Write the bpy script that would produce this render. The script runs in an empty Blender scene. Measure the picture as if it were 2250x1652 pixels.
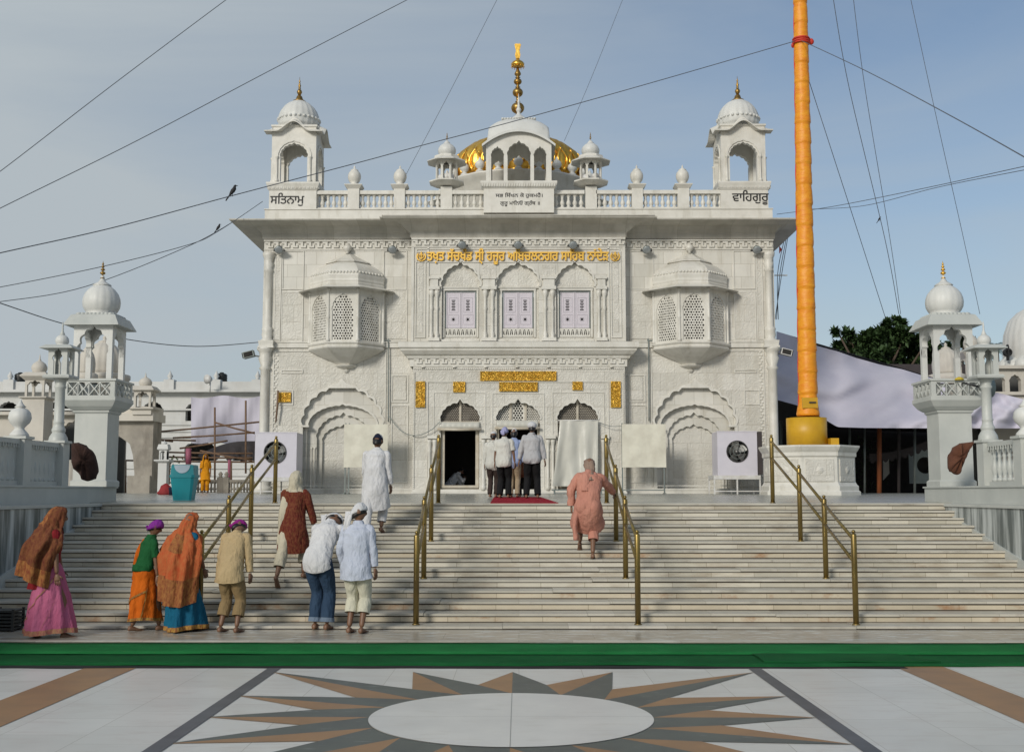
import bpy, math, random
from math import sin, cos, pi, radians, atan, atan2, sqrt
from mathutils import Vector, Matrix, noise
from mathutils.geometry import delaunay_2d_cdt
random.seed(7)
SC = bpy.context.scene
COL = SC.collection
# ------------------------------------------------------------------ camera
FPX, CX, CY = 2500.0, 1125.0, 826.0          # photo measured at 2250 x 1652
EYE = 1.715
PITCH = atan(257/2500); YAW = atan(15/2500)
cam = bpy.data.cameras.new('camera'); cam.lens = 40.0; cam.sensor_width = 36.0
cam.clip_start = 0.1; cam.clip_end = 3000
camo = bpy.data.objects.new('camera', cam); COL.objects.link(camo)
camo.location = (0, 0, EYE); camo.rotation_euler = (pi/2+PITCH, 0, YAW)
SC.camera = camo
RM = camo.rotation_euler.to_matrix()
def ray(x, y): return RM @ Vector(((x-CX)/FPX, (CY-y)/FPX, -1.0))
def P(x, y, Y):
    d = ray(x, y); return Vector((0, 0, EYE)) + d*(Y/d.y)
def PX(x, y, Y): return P(x, y, Y).x
def PZ(y, Y, x=1140): return P(x, y, Y).z
def on_plane(x, y, z0, slope=0.0, Yr=0.0):      # z = z0 + slope*(Y-Yr)
    d = ray(x, y); t = (z0 - slope*Yr - EYE)/(d.z - slope*d.y)
    return Vector((0, 0, EYE)) + d*t
# ------------------------------------------------------------------ light
SUN_EL, SUN_AZ = radians(24), radians(180+30)     # from the left, in front of the facade
w = bpy.data.worlds.new('World'); SC.world = w; w.use_nodes = True
nt = w.node_tree; nt.nodes.clear()
def N(nt, t, **kw):
    n = nt.nodes.new(t)
    for k, v in kw.items(): setattr(n, k, v)
    return n
sky = N(nt, 'ShaderNodeTexSky', sky_type='NISHITA', sun_disc=False)
sky.sun_elevation = SUN_EL; sky.sun_rotation = SUN_AZ; sky.air_density = 1.0; sky.dust_density = 1.5; sky.ozone_density = 1.5
tc = N(nt, 'ShaderNodeTexCoord')
mp = N(nt, 'ShaderNodeMapping'); mp.inputs['Scale'].default_value = (1.0, 1.0, 4.2); mp.inputs['Rotation'].default_value = (.1, .25, .3)
n1 = N(nt, 'ShaderNodeTexNoise'); n1.inputs['Scale'].default_value = 1.6; n1.inputs['Detail'].default_value = 8; n1.inputs['Roughness'].default_value = .52; n1.inputs['Distortion'].default_value = .5
cr = N(nt, 'ShaderNodeValToRGB'); cr.color_ramp.elements[0].position = .38; cr.color_ramp.elements[1].position = .68
cr.color_ramp.elements[0].color = (.10, .10, .10, 1); cr.color_ramp.elements[1].color = (.9, .9, .9, 1)
sx = N(nt, 'ShaderNodeSeparateXYZ')
mr = N(nt, 'ShaderNodeMapRange'); mr.inputs['From Min'].default_value = .36; mr.inputs['From Max'].default_value = -.40
mr.inputs['To Min'].default_value = .0; mr.inputs['To Max'].default_value = .72      # thicker haze to the left
mx = N(nt, 'ShaderNodeMath', operation='ADD'); mx.use_clamp = True
ml = N(nt, 'ShaderNodeMath', operation='MULTIPLY')
mix = N(nt, 'ShaderNodeMix', data_type='RGBA')
mix.inputs['B'].default_value = (4.15, 4.65, 5.0, 1)       # cloud and haze, in the sky's own physical units
bg = N(nt, 'ShaderNodeBackground'); bg.inputs['Strength'].default_value = .082
out = N(nt, 'ShaderNodeOutputWorld')
L = nt.links.new
L(tc.outputs['Generated'], mp.inputs['Vector']); L(mp.outputs[0], n1.inputs['Vector']); L(n1.outputs['Fac'], cr.inputs[0])
L(tc.outputs['Generated'], sx.inputs[0]); L(sx.outputs['X'], mr.inputs['Value'])
L(mr.outputs[0], mx.inputs[0]); L(cr.outputs[0], ml.inputs[0]); ml.inputs[1].default_value = .58; L(ml.outputs[0], mx.inputs[1])
L(mx.outputs[0], mix.inputs['Factor']); L(sky.outputs[0], mix.inputs['A']); L(mix.outputs['Result'], bg.inputs[0]); L(bg.outputs[0], out.inputs[0])
sl = bpy.data.lights.new('sun', 'SUN'); sl.energy = 1.75; sl.angle = radians(13); sl.color = (1, .95, .86)
so = bpy.data.objects.new('sun', sl); COL.objects.link(so); so.location = (-10, -10, 30)
sd = Vector((sin(SUN_AZ)*cos(SUN_EL), cos(SUN_AZ)*cos(SUN_EL), sin(SUN_EL)))
so.rotation_euler = sd.to_track_quat('Z', 'Y').to_euler()
SC.view_settings.view_transform = 'Standard'; SC.view_settings.look = 'None'; SC.view_settings.exposure = 0.38; SC.view_settings.gamma = 1.0
# ------------------------------------------------------------------ materials
MATS = {}
def mat(name, col, rough=.6, metal=0.0, col2=None, nscale=3.0, namt=.5, bump=0.0, bscale=20.0, kind='noise',
        brick=None, stain=None, spec=.5, stretch=(1, 1, 1), detail=4.0, sheen=0.0, cdist=.0065):
    if name in MATS: return MATS[name]
    m = bpy.data.materials.new(name); m.use_nodes = True; t = m.node_tree; b = t.nodes['Principled BSDF']
    b.inputs['Roughness'].default_value = rough; b.inputs['Metallic'].default_value = metal
    b.inputs['Specular IOR Level'].default_value = spec
    if sheen: b.inputs['Sheen Weight'].default_value = sheen
    lk = t.links.new
    tcn = N(t, 'ShaderNodeTexCoord'); mpn = N(t, 'ShaderNodeMapping'); mpn.inputs['Scale'].default_value = stretch
    geo = N(t, 'ShaderNodeNewGeometry')
    lk(geo.outputs['Position'] if brick or stain else tcn.outputs['Object'], mpn.inputs['Vector'])
    nz = N(t, 'ShaderNodeTexNoise'); nz.inputs['Scale'].default_value = nscale; nz.inputs['Detail'].default_value = detail; nz.inputs['Roughness'].default_value = .6
    lk(mpn.outputs[0], nz.inputs['Vector'])
    c2 = col2 or tuple(c*.8 for c in col)
    mxn = N(t, 'ShaderNodeMix', data_type='RGBA'); mxn.inputs['A'].default_value = (*col, 1); mxn.inputs['B'].default_value = (*c2, 1)
    rp = N(t, 'ShaderNodeValToRGB'); rp.color_ramp.elements[0].position = .5-.3*(1-namt)-.05; rp.color_ramp.elements[1].position = .5+.3*(1-namt)+.05
    lk(nz.outputs['Fac'], rp.inputs[0]); lk(rp.outputs[0], mxn.inputs['Factor'])
    last = mxn.outputs['Result']
    hsrc = None
    if brick:
        bw, bh, mort, var, axes = brick
        sp = N(t, 'ShaderNodeSeparateXYZ'); cb = N(t, 'ShaderNodeCombineXYZ'); lk(geo.outputs['Position'], sp.inputs[0])
        lk(sp.outputs[axes[0]], cb.inputs[0]); lk(sp.outputs[axes[1]], cb.inputs[1])
        bt = N(t, 'ShaderNodeTexBrick'); bt.inputs['Scale'].default_value = 1.0; bt.inputs['Brick Width'].default_value = bw; bt.inputs['Row Height'].default_value = bh
        bt.inputs['Mortar Size'].default_value = mort; bt.inputs['Mortar Smooth'].default_value = .3; bt.inputs['Bias'].default_value = 0
        bt.inputs['Color1'].default_value = (1, 1, 1, 1); bt.inputs['Color2'].default_value = (1-var, 1-var, 1-var*1.1, 1)
        bt.inputs['Mortar'].default_value = (.62, .6, .56, 1)
        lk(cb.outputs[0], bt.inputs['Vector'])
        mm = N(t, 'ShaderNodeMix', data_type='RGBA', blend_type='MULTIPLY'); mm.inputs['Factor'].default_value = 1
        lk(last, mm.inputs['A']); lk(bt.outputs['Color'], mm.inputs['B']); last = mm.outputs['Result']
    if stain:
        scol, ssc, lo, hi, sstr = stain
        m2 = N(t, 'ShaderNodeMapping'); m2.inputs['Scale'].default_value = sstr; lk(geo.outputs['Position'], m2.inputs['Vector'])
        n2 = N(t, 'ShaderNodeTexNoise'); n2.inputs['Scale'].default_value = ssc; n2.inputs['Detail'].default_value = 5; n2.inputs['Roughness'].default_value = .65
        lk(m2.outputs[0], n2.inputs['Vector'])
        r2 = N(t, 'ShaderNodeValToRGB'); r2.color_ramp.elements[0].position = lo; r2.color_ramp.elements[1].position = hi; lk(n2.outputs['Fac'], r2.inputs[0])
        m3 = N(t, 'ShaderNodeMix', data_type='RGBA'); m3.inputs['B'].default_value = (*scol, 1); lk(r2.outputs[0], m3.inputs['Factor']); lk(last, m3.inputs['A']); last = m3.outputs['Result']
    lk(last, b.inputs['Base Color'])
    if bump:
        bn = N(t, 'ShaderNodeBump'); bn.inputs['Strength'].default_value = min(1, bump); bn.inputs['Distance'].default_value = .03
        if kind == 'carved':
            n3 = N(t, 'ShaderNodeTexNoise'); n3.inputs['Scale'].default_value = bscale*.35; n3.inputs['Detail'].default_value = 1
            lk(geo.outputs['Position'], n3.inputs['Vector'])
            ad = N(t, 'ShaderNodeVectorMath', operation='SCALE'); ad.inputs['Scale'].default_value = .32
            a2 = N(t, 'ShaderNodeVectorMath', operation='ADD'); lk(n3.outputs['Color'], ad.inputs[0]); lk(geo.outputs['Position'], a2.inputs[0]); lk(ad.outputs[0], a2.inputs[1])
            vz = N(t, 'ShaderNodeTexVoronoi', feature='F1'); vz.inputs['Scale'].default_value = bscale*.24; lk(a2.outputs[0], vz.inputs['Vector'])
            m1 = N(t, 'ShaderNodeMath', operation='MULTIPLY'); m1.inputs[1].default_value = 17.0; lk(vz.outputs['Distance'], m1.inputs[0])
            m2_ = N(t, 'ShaderNodeMath', operation='SINE'); lk(m1.outputs[0], m2_.inputs[0])
            n4 = N(t, 'ShaderNodeTexNoise'); n4.inputs['Scale'].default_value = bscale*.9; n4.inputs['Detail'].default_value = 2; lk(geo.outputs['Position'], n4.inputs['Vector'])
            m3_ = N(t, 'ShaderNodeMath', operation='MULTIPLY'); lk(m2_.outputs[0], m3_.inputs[0]); lk(n4.outputs['Fac'], m3_.inputs[1])
            lk(m3_.outputs[0], bn.inputs['Height'])
            bn.inputs['Distance'].default_value = cdist
        else:
            n3 = N(t, 'ShaderNodeTexNoise'); n3.inputs['Scale'].default_value = bscale; n3.inputs['Detail'].default_value = 3
            lk(mpn.outputs[0], n3.inputs['Vector']); lk(n3.outputs['Fac'], bn.inputs['Height'])
        lk(bn.outputs[0], b.inputs['Normal'])
    MATS[name] = m; return m
GR = (.33, .32, .28)
M = {}
M['marble'] = mat('marble_wall', (.71, .69, .63), .45, col2=(.58, .56, .51), nscale=1.1, namt=.3, bump=.15, bscale=6, brick=(.62, .41, .007, .15, 'XZ'), stain=((.42, .39, .32), 1.5, .52, .85, (1.4, 1, .28)))
M['marble_trim'] = mat('marble_trim', (.72, .70, .645), .45, col2=(.56, .54, .48), nscale=2.2, namt=.3, bump=.1, bscale=9, stain=((.40, .37, .30), 2.4, .53, .85, (1.5, 1, .35)))
M['carved'] = mat('marble_carved', (.70, .68, .62), .5, col2=(.57, .545, .49), nscale=1.5, namt=.3, bump=.9, bscale=17, kind='carved', brick=(.9, .55, .006, .14, 'XZ'), stain=((.44, .41, .34), 1.6, .53, .88, (1.4, 1, .3)))
M['eave'] = mat('marble_eave', (.60, .575, .51), .55, col2=(.44, .42, .37), nscale=1.4, namt=.4, bump=.1, bscale=5, brick=(.85, 3., .006, .16, 'XZ'), stain=((.34, .32, .27), 1.6, .47, .8, (1.6, 1, .3)))
M['grey_marble'] = mat('marble_grey', (.53, .54, .505), .45, col2=(.43, .445, .42), nscale=1.8, namt=.3, bump=.1, bscale=8, stain=((.34, .36, .34), 1.6, .55, .9, (1, 1, .3)))
M['dome_white'] = mat('dome_white', (.66, .66, .63), .5, col2=(.55, .55, .52), nscale=2.5, namt=.3, bump=.1, bscale=8, stain=((.4, .4, .36), 3, .6, .95, (1, 1, .5)))
M['striped'] = mat('striped_marble', (.52, .55, .54), .35, col2=(.09, .11, .11), nscale=3.2, namt=.80, detail=6, stretch=(1.6, 1.6, .16))
M['tread'] = mat('tread_marble', (.63, .60, .53), .35, col2=(.47, .44, .38), nscale=1.6, namt=.3, brick=(1.25, 3, .004, .26, 'XY'), stain=((.22, .19, .15), 1.8, .55, .9, (1, 1, 1)), bump=.08, bscale=8)
M['riser'] = mat('riser_marble', (.66, .62, .52), .4, col2=(.54, .51, .43), nscale=1.4, namt=.35, brick=(.62, 5, .006, .24, 'XZ'), stain=((.25, .18, .11), 1.5, .50, .82, (.6, 1, 3)))
M['riser_rust'] = mat('riser_rust', (.64, .57, .44), .4, col2=(.47, .41, .31), nscale=1.4, namt=.35, brick=(.62, 5, .006, .16, 'XZ'), stain=((.32, .15, .06), 3.2, .55, .76, (.7, 1, 1.0)))
M['floor_joint'] = mat('floor_joint', (.40, .39, .36), .6)
M['joint'] = mat('dark_joint', (.06, .045, .03), .9)
M['paving'] = mat('paving_marble', (.50, .45, .37), .22, col2=(.36, .31, .25), nscale=1.2, namt=.5, brick=(.9, .55, .004, .14, 'XY'), stain=((.58, .60, .57), 3.2, .50, .66, (1, 2.5, 1)))
M['terrace'] = mat('terrace_marble', (.40, .395, .35), .26, col2=(.30, .31, .28), nscale=1.2, namt=.4, brick=(.8, .6, .004, .15, 'XY'))
M['plaza'] = mat('plaza_marble', (.71, .695, .65), .36, col2=(.60, .59, .555), nscale=.9, namt=.2, brick=(.62, .62, .0035, .09, 'YX'), stain=((.54, .50, .455), 2.4, .50, .80, (1, 2.6, 1)), bump=.03, bscale=3, spec=.35)
M['circle'] = mat('circle_marble', (.74, .725, .68), .36, col2=(.60, .59, .56), nscale=1.4, namt=.2, spec=.35, stain=((.55, .52, .46), 2.5, .55, .9, (1, 3, 1)))
M['inlay_brown'] = mat('inlay_brown', (.36, .195, .085), .42, spec=.25, col2=(.26, .15, .075), nscale=2.2, namt=.5, detail=6)
M['inlay_grey'] = mat('inlay_grey', (.10, .115, .10), .42, spec=.25, col2=(.075, .085, .08), nscale=2.0, namt=.6, detail=7, stain=((.28, .30, .29), 4, .6, .8, (1, 4, 1)))
M['inlay_dark'] = mat('inlay_dark', (.055, .058, .065), .4, col2=(.10, .105, .115), nscale=3, namt=.5, spec=.25)
M['ground'] = mat('ground_dust', (.34, .30, .25), .9, nscale=.4)
M['carpet'] = mat('carpet_green', (.026, .225, .065), .95, col2=(.015, .15, .042), nscale=1.5, namt=.4, bump=.7, bscale=160, spec=.1)
M['carpet2'] = mat('carpet_green_dark', (.015, .135, .04), .95, col2=(.010, .09, .028), nscale=1.5, namt=.4, bump=.7, bscale=160, spec=.1)
M['underlay'] = mat('underlay_black', (.012, .012, .012), .9)
M['red_carpet'] = mat('carpet_red', (.36, .02, .035), .95, bump=.5, bscale=120, spec=.1)
M['gold'] = mat('gold_leaf', (.95, .60, .12), .36, 1.0, col2=(.74, .40, .06), nscale=4, bump=.25, bscale=14)
M['gold_plate'] = mat('gold_plate', (.92, .58, .10), .36, .7, col2=(.74, .42, .055), nscale=14, namt=.6, bump=1.0, bscale=30, kind='carved', cdist=.02)
M['gold_letter'] = mat('gold_letter', (.88, .55, .10), .4, .35, col2=(.78, .46, .07), nscale=10)
M['dull_gold'] = mat('dull_gold', (.42, .26, .07), .38, .9, col2=(.25, .15, .05), nscale=9, namt=.5)
M['brass'] = mat('brass', (.36, .26, .085), .36, .85, col2=(.17, .12, .05), nscale=3, namt=.5, stretch=(1, 1, .4), bump=.05, bscale=20)
M['letter_black'] = mat('letter_black', (.012, .012, .012), .6)
M['door_paint'] = mat('door_lavender', (.62, .575, .62), .45, col2=(.56, .52, .565), nscale=5)
M['frame_paint'] = mat('frame_cream', (.58, .54, .46), .5, col2=(.42, .36, .27), nscale=4)
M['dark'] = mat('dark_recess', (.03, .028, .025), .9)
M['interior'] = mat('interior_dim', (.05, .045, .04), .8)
M['plastic'] = mat('plastic_sheet', (.56, .55, .49), .28, col2=(.49, .48, .43), nscale=2, bump=.3, bscale=3)
M['board'] = mat('board_cream', (.74, .72, .61), .5, col2=(.55, .52, .43), nscale=2, bump=.05, bscale=5)
M['cooler'] = mat('cooler_paint', (.60, .58, .64), .5, col2=(.55, .53, .59), nscale=3)
M['white_metal'] = mat('white_metal', (.66, .66, .66), .5, col2=(.5, .48, .44), nscale=6)
M['grey_metal'] = mat('grey_metal', (.22, .25, .24), .45, .5)
M['fan_metal'] = mat('fan_metal', (.25, .25, .24), .4, .6)
M['black_metal'] = mat('black_metal', (.03, .03, .03), .5)
M['lamp_glass'] = mat('lamp_glass', (.38, .41, .42), .25, .2)
M['cloth_lav'] = mat('cloth_lavender', (.56, .54, .62), .85, col2=(.50, .48, .57), nscale=1, bump=.1, bscale=8)
M['cloth_orange'] = mat('cloth_orange', (.80, .33, .010), .5, col2=(.73, .23, .006), nscale=3.5, namt=.6, bump=.5, bscale=7, stretch=(1, 1, 2.6))
M['cloth_red'] = mat('cloth_red', (.62, .04, .02), .6); M['bundle_red'] = mat('bundle_red', (.28, .02, .02), .8, col2=(.18, .012, .015), bump=.8, bscale=12)
M['yellow_paint'] = mat('yellow_paint', (.60, .34, .012), .45, col2=(.5, .27, .01), nscale=3)
M['rug'] = mat('rug_brown', (.05, .022, .016), .95, col2=(.03, .014, .01), nscale=8, bump=.6, bscale=40)
M['rug2'] = mat('rug_rust', (.13, .05, .025), .95, col2=(.085, .03, .016), nscale=8, bump=.6, bscale=40)
M['bamboo'] = mat('bamboo', (.20, .12, .07), .7, col2=(.12, .07, .045), nscale=8)
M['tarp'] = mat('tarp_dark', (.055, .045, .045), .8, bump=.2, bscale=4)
M['teal'] = mat('bin_teal', (.01, .27, .31), .4, col2=(.01, .23, .27), nscale=4)
M['bin_white'] = mat('bin_white', (.5, .6, .68), .4)
M['far_white'] = mat('far_white', (.62, .62, .60), .6, col2=(.52, .52, .50), nscale=.6, stain=((.42, .40, .36), .8, .55, .9, (1, 1, .3)))
M['far_cream'] = mat('far_cream', (.60, .56, .49), .7, col2=(.48, .45, .40), nscale=1.0, stain=((.36, .33, .28), 1.2, .55, .9, (1, 1, .3)))
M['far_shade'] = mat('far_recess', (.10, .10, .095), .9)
M['stone'] = mat('gate_stone', (.38, .345, .29), .8, col2=(.26, .235, .20), nscale=2, bump=.3, bscale=10, stain=((.12, .10, .08), 1.5, .5, .8, (1, 1, .4)))
M['tank'] = mat('tank_black', (.015, .017, .016), .45)
M['leaf'] = mat('leaf_green', (.030, .062, .017), .6, col2=(.050, .095, .026), nscale=1.5, namt=.5)
M['leaf_dark'] = mat('leaf_dark', (.016, .034, .012), .6, col2=(.03, .055, .017), nscale=1.5, namt=.5)
M['bark'] = mat('bark', (.10, .07, .05), .9, bump=.4, bscale=12)
M['cable'] = mat('cable', (.10, .11, .13), .7)
M['bird'] = mat('bird_dark', (.015, .015, .017), .7)
M['orange_pole'] = mat('pole_orange', (.30, .09, .03), .6)
M['red_pole'] = mat('pole_pink', (.35, .10, .16), .6)
# people
M['skin'] = mat('skin_brown', (.20, .105, .06), .5, col2=(.155, .078, .045), nscale=14)
M['hair'] = mat('hair_black', (.010, .008, .008), .45)
def cloth(name, c, c2=None, **kw):
    kw.setdefault('nscale', 4); kw.setdefault('bump', 1.0); kw.setdefault('bscale', 15); kw.setdefault('stretch', (1.2, 1.2, .55))
    return mat('cloth_'+name, c, .85, col2=c2 or tuple(v*.82 for v in c), spec=.2, **kw)
M['white_c'] = cloth('white', (.66, .66, .67)); M['palewhite_c'] = cloth('offwhite', (.62, .61, .56)); M['paleblue_c'] = cloth('paleblue', (.52, .56, .66))
M['blue_c'] = cloth('blue', (.33, .40, .60)); M['grey_c'] = cloth('grey', (.46, .46, .47)); M['cream_c'] = cloth('cream', (.58, .52, .37))
M['capri_c'] = cloth('capri', (.62, .60, .48)); M['beige_c'] = cloth('beige', (.48, .36, .20)); M['tan_c'] = cloth('tan', (.27, .19, .095))
M['black_c'] = cloth('black', (.012, .012, .013)); M['brown_c'] = cloth('brown', (.05, .035, .03)); M['khaki_c'] = cloth('khaki', (.42, .33, .22))
M['denim_c'] = cloth('denim', (.022, .045, .085), (.035, .065, .115), nscale=8); M['cuff_c'] = cloth('denim_cuff', (.16, .21, .28))
M['salmon_c'] = cloth('salmon', (.53, .25, .185), (.45, .20, .15)); M['taupe_c'] = cloth('taupe', (.30, .21, .16))
M['maroon_c'] = cloth('maroon', (.11, .018, .013), (.17, .055, .025), nscale=40, namt=.85); M['ivory_c'] = cloth('ivory', (.55, .50, .38))
M['pink_c'] = cloth('pink', (.50, .14, .25), (.42, .10, .19)); M['orange_c'] = cloth('sari_orange', (.60, .13, .008), (.44, .09, .006)); M['green_c'] = cloth('green', (.012, .10, .03))
M['teal_c'] = cloth('teal', (.008, .12, .21), (.006, .08, .15)); M['purple_c'] = cloth('purple', (.22, .03, .27)); M['magenta_c'] = cloth('magenta', (.30, .02, .22))
M['zari_red'] = cloth('zari_red', (.10, .018, .016), (.23, .095, .035), nscale=26, namt=.3, detail=8); M['zari_orange'] = cloth('zari_orange', (.42, .065, .022), (.42, .15, .05), nscale=18, namt=.3, detail=8)
M['brocade'] = cloth('brocade', (.36, .16, .05), (.20, .055, .025), nscale=30, namt=.6); M['redveil_c'] = cloth('redveil', (.23, .015, .02))
M['saffron_c'] = cloth('saffron', (.66, .27, .01)); M['lilac_c'] = cloth('lilac', (.40, .40, .62)); M['navy_c'] = cloth('navy', (.015, .02, .045))
M['gold_c'] = cloth('goldborder', (.42, .25, .06), (.22, .08, .03), nscale=40, namt=.8); M['pinkborder_c'] = cloth('pinkborder', (.36, .12, .10), (.40, .22, .12), nscale=30, namt=.8)
M['yellow_c'] = cloth('yellow', (.60, .45, .06))
# ------------------------------------------------------------------ objects
def wloc(o):
    v = Vector((0, 0, 0))
    while o: v += o.location; o = o.parent
    return v
def tag(o, label=None, cat=None, group=None, kind=None):
    if label: o['label'] = label
    if cat: o['category'] = cat
    if group: o['group'] = group
    if kind: o['kind'] = kind
    return o
def empty(name, loc, label=None, cat=None, group=None):
    o = bpy.data.objects.new(name, None); COL.objects.link(o); o.location = loc; o.empty_display_size = .2
    return tag(o, label, cat, group)
def copy_tree(o, parent=None):
    c = o.copy(); COL.objects.link(c)
    if parent: c.parent = parent
    for ch in [k for k in bpy.data.objects if k.parent == o]: copy_tree(ch, c)
    return c
def basis(d):
    d = Vector(d).normalized(); a = Vector((0, 0, 1)) if abs(d.z) < .9 else Vector((0, 1, 0))
    u = d.cross(a).normalized(); return u, u.cross(d).normalized()*1.0
def winding(pt, cs):
    wn = 0; px, py = pt
    for c in cs:
        n = len(c)
        for i in range(n):
            x0, y0 = c[i]; x1, y1 = c[(i+1) % n]
            if y0 <= py:
                if y1 > py and (x1-x0)*(py-y0)-(px-x0)*(y1-y0) > 0: wn += 1
            elif y1 <= py and (x1-x0)*(py-y0)-(px-x0)*(y1-y0) < 0: wn -= 1
    return wn
def evenodd(pt, cs):
    px, py = pt; ins = False
    for c in cs:
        n = len(c)
        for i in range(n):
            x0, y0 = c[i]; x1, y1 = c[(i+1) % n]
            if (y0 > py) != (y1 > py) and px < (x1-x0)*(py-y0)/(y1-y0)+x0: ins = not ins
    return ins
def tri2d(cs, rule='eo'):
    vs, es = [], []
    for c in cs:
        b = len(vs); vs += [Vector(p) for p in c]; es += [(b+i, b+(i+1) % len(c)) for i in range(len(c))]
    V, E_, F, _, _, _ = delaunay_2d_cdt(vs, es, [], 0, 1e-6)
    out = []
    for f in F:
        cx_ = sum(V[i].x for i in f)/3; cy_ = sum(V[i].y for i in f)/3
        ok = evenodd((cx_, cy_), cs) if rule == 'eo' else winding((cx_, cy_), cs) != 0
        if ok:
            a, b_, c_ = (V[i] for i in f)
            out.append(tuple(f) if (b_-a).cross(c_-a) > 0 else tuple(reversed(f)))
    return [tuple(v) for v in V], out
class MB:
    def __init__(s): s.v = []; s.f = []; s.sm = []; s.mi = []
    def add(s, vs, fs, smooth=False, mi=0):
        b = len(s.v); s.v += [tuple(v) for v in vs]; s.f += [tuple(b+i for i in f) for f in fs]; s.sm += [smooth]*len(fs); s.mi += [mi]*len(fs); return s
    def box(s, x0, x1, y0, y1, z0, z1, mi=0):
        if x0 > x1: x0, x1 = x1, x0
        if y0 > y1: y0, y1 = y1, y0
        if z0 > z1: z0, z1 = z1, z0
        vs = [(x, y, z) for z in (z0, z1) for y in (y0, y1) for x in (x0, x1)]
        return s.add(vs, [(0, 2, 3, 1), (4, 5, 7, 6), (0, 1, 5, 4), (2, 6, 7, 3), (0, 4, 6, 2), (1, 3, 7, 5)], mi=mi)
    def obox(s, c, u, v, n, a, b, t, mi=0):     # oriented box, half sizes
        c, u, v, n = Vector(c), Vector(u).normalized()*a, Vector(v).normalized()*b, Vector(n).normalized()*t
        vs = [c+u*i+v*j+n*k for k in (-1, 1) for j in (-1, 1) for i in (-1, 1)]
        return s.add(vs, [(0, 2, 3, 1), (4, 5, 7, 6), (0, 1, 5, 4), (2, 6, 7, 3), (0, 4, 6, 2), (1, 3, 7, 5)], mi=mi)
    def loft(s, rings, closed=True, caps=True, smooth=True, mi=0):
        n = len(rings[0]); vs = [p for r in rings for p in r]; fs = []
        for i in range(len(rings)-1):
            for j in range(n if closed else n-1):
                k = (j+1) % n; fs.append((i*n+j, i*n+k, (i+1)*n+k, (i+1)*n+j))
        if caps and closed: fs.append(tuple(range(n-1, -1, -1))); fs.append(tuple((len(rings)-1)*n+j for j in range(n)))
        return s.add(vs, fs, smooth, mi)
    def lathe(s, c, prof, seg=24, ribs=0, amp=0.0, smooth=True, mi=0, caps=True, rot=0.0):
        rings = []
        for q in prof:
            r, z = q[0], q[1]; a_ = q[2] if len(q) > 2 else 1
            rings.append([(c[0]+r*(1+(amp*a_*(abs(cos(ribs*(2*pi*j/seg+rot)/2))-.7) if ribs else 0))*cos(2*pi*j/seg+rot),
                           c[1]+r*(1+(amp*a_*(abs(cos(ribs*(2*pi*j/seg+rot)/2))-.7) if ribs else 0))*sin(2*pi*j/seg+rot), c[2]+z) for j in range(seg)])
        return s.loft(rings, True, caps, smooth, mi)
    def tube(s, pts, r, seg=8, mi=0, smooth=True, caps=True):
        pts = [Vector(p) for p in pts]; rr = r if isinstance(r, (list, tuple)) else [r]*len(pts); rings = []; u = None
        for i, p in enumerate(pts):
            d = (pts[min(i+1, len(pts)-1)]-pts[max(i-1, 0)]).normalized()
            if u is None: u, v = basis(d)
            else:
                u = (u-d*u.dot(d)).normalized(); v = u.cross(d)*1.0
            rings.append([p+u*(rr[i]*cos(2*pi*j/seg))-v*(rr[i]*sin(2*pi*j/seg)) for j in range(seg)])
        return s.loft(rings, True, caps, smooth, mi)
    def plate(s, cs, o=(0, 0, 0), u=(1, 0, 0), v=(0, 0, 1), n=(0, 1, 0), t=.1, rule='eo', back=True, mi=0):
        # contours in (u,v); front face at o, body extends along n by t
        o, u, v, n = Vector(o), Vector(u), Vector(v), Vector(n)
        V, F = tri2d(cs, rule)
        fr = [o+u*a+v*b for a, b in V]; bk = [p+n*t for p in fr]; m = len(V); flip = (u.cross(v)).dot(n) > 0
        fs = [(tuple(reversed(f)) if flip else f) for f in F]
        if back: fs += [tuple(m+i for i in (f if flip else reversed(f))) for f in F]
        cnt = {}
        for f in F:
            for i in range(3):
                e = (f[i], f[(i+1) % 3]); cnt[e] = cnt.get(e, 0)+1
        for (a, b) in list(cnt):
            if (b, a) not in cnt: fs.append((a, b, m+b, m+a) if flip else (b, a, m+a, m+b))
        return s.add(fr+bk, fs, mi=mi)
    def sweep(s, plan, prof, closed=False, smooth=False, mi=0, capends=True):
        # plan: (x,y) walked with the outside on the right-hand side; prof: (outward offset, z)
        n = len(plan); rings = []
        for i in range(n):
            p = Vector(plan[i])
            a = Vector(plan[(i-1) % n]) if (closed or i > 0) else None; b = Vector(plan[(i+1) % n]) if (closed or i < n-1) else None
            d1 = (p-a).normalized() if a is not None else (b-p).normalized(); d2 = (b-p).normalized() if b is not None else d1
            n1_, n2_ = Vector((d1.y, -d1.x)), Vector((d2.y, -d2.x)); m_ = (n1_+n2_); m_ = m_/max(m_.length_squared, 1e-6)*2
            rings.append([(p.x+m_.x*o_, p.y+m_.y*o_, z) for o_, z in prof])
        k = len(prof); vs = [q for r in rings for q in r]; fs = []
        for i in range(n if closed else n-1):
            i2 = (i+1) % n
            for j in range(k-1): fs.append((i*k+j, i2*k+j, i2*k+j+1, i*k+j+1))
        if not closed and capends: fs += [tuple(range(k)), tuple((n-1)*k+j for j in reversed(range(k)))]
        return s.add(vs, fs, smooth, mi)
    def prism(s, poly, z0, z1, mi=0):
        n = len(poly); return s.loft([[(x, y, z0) for x, y in poly], [(x, y, z1) for x, y in poly]], True, True, False, mi)
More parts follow.
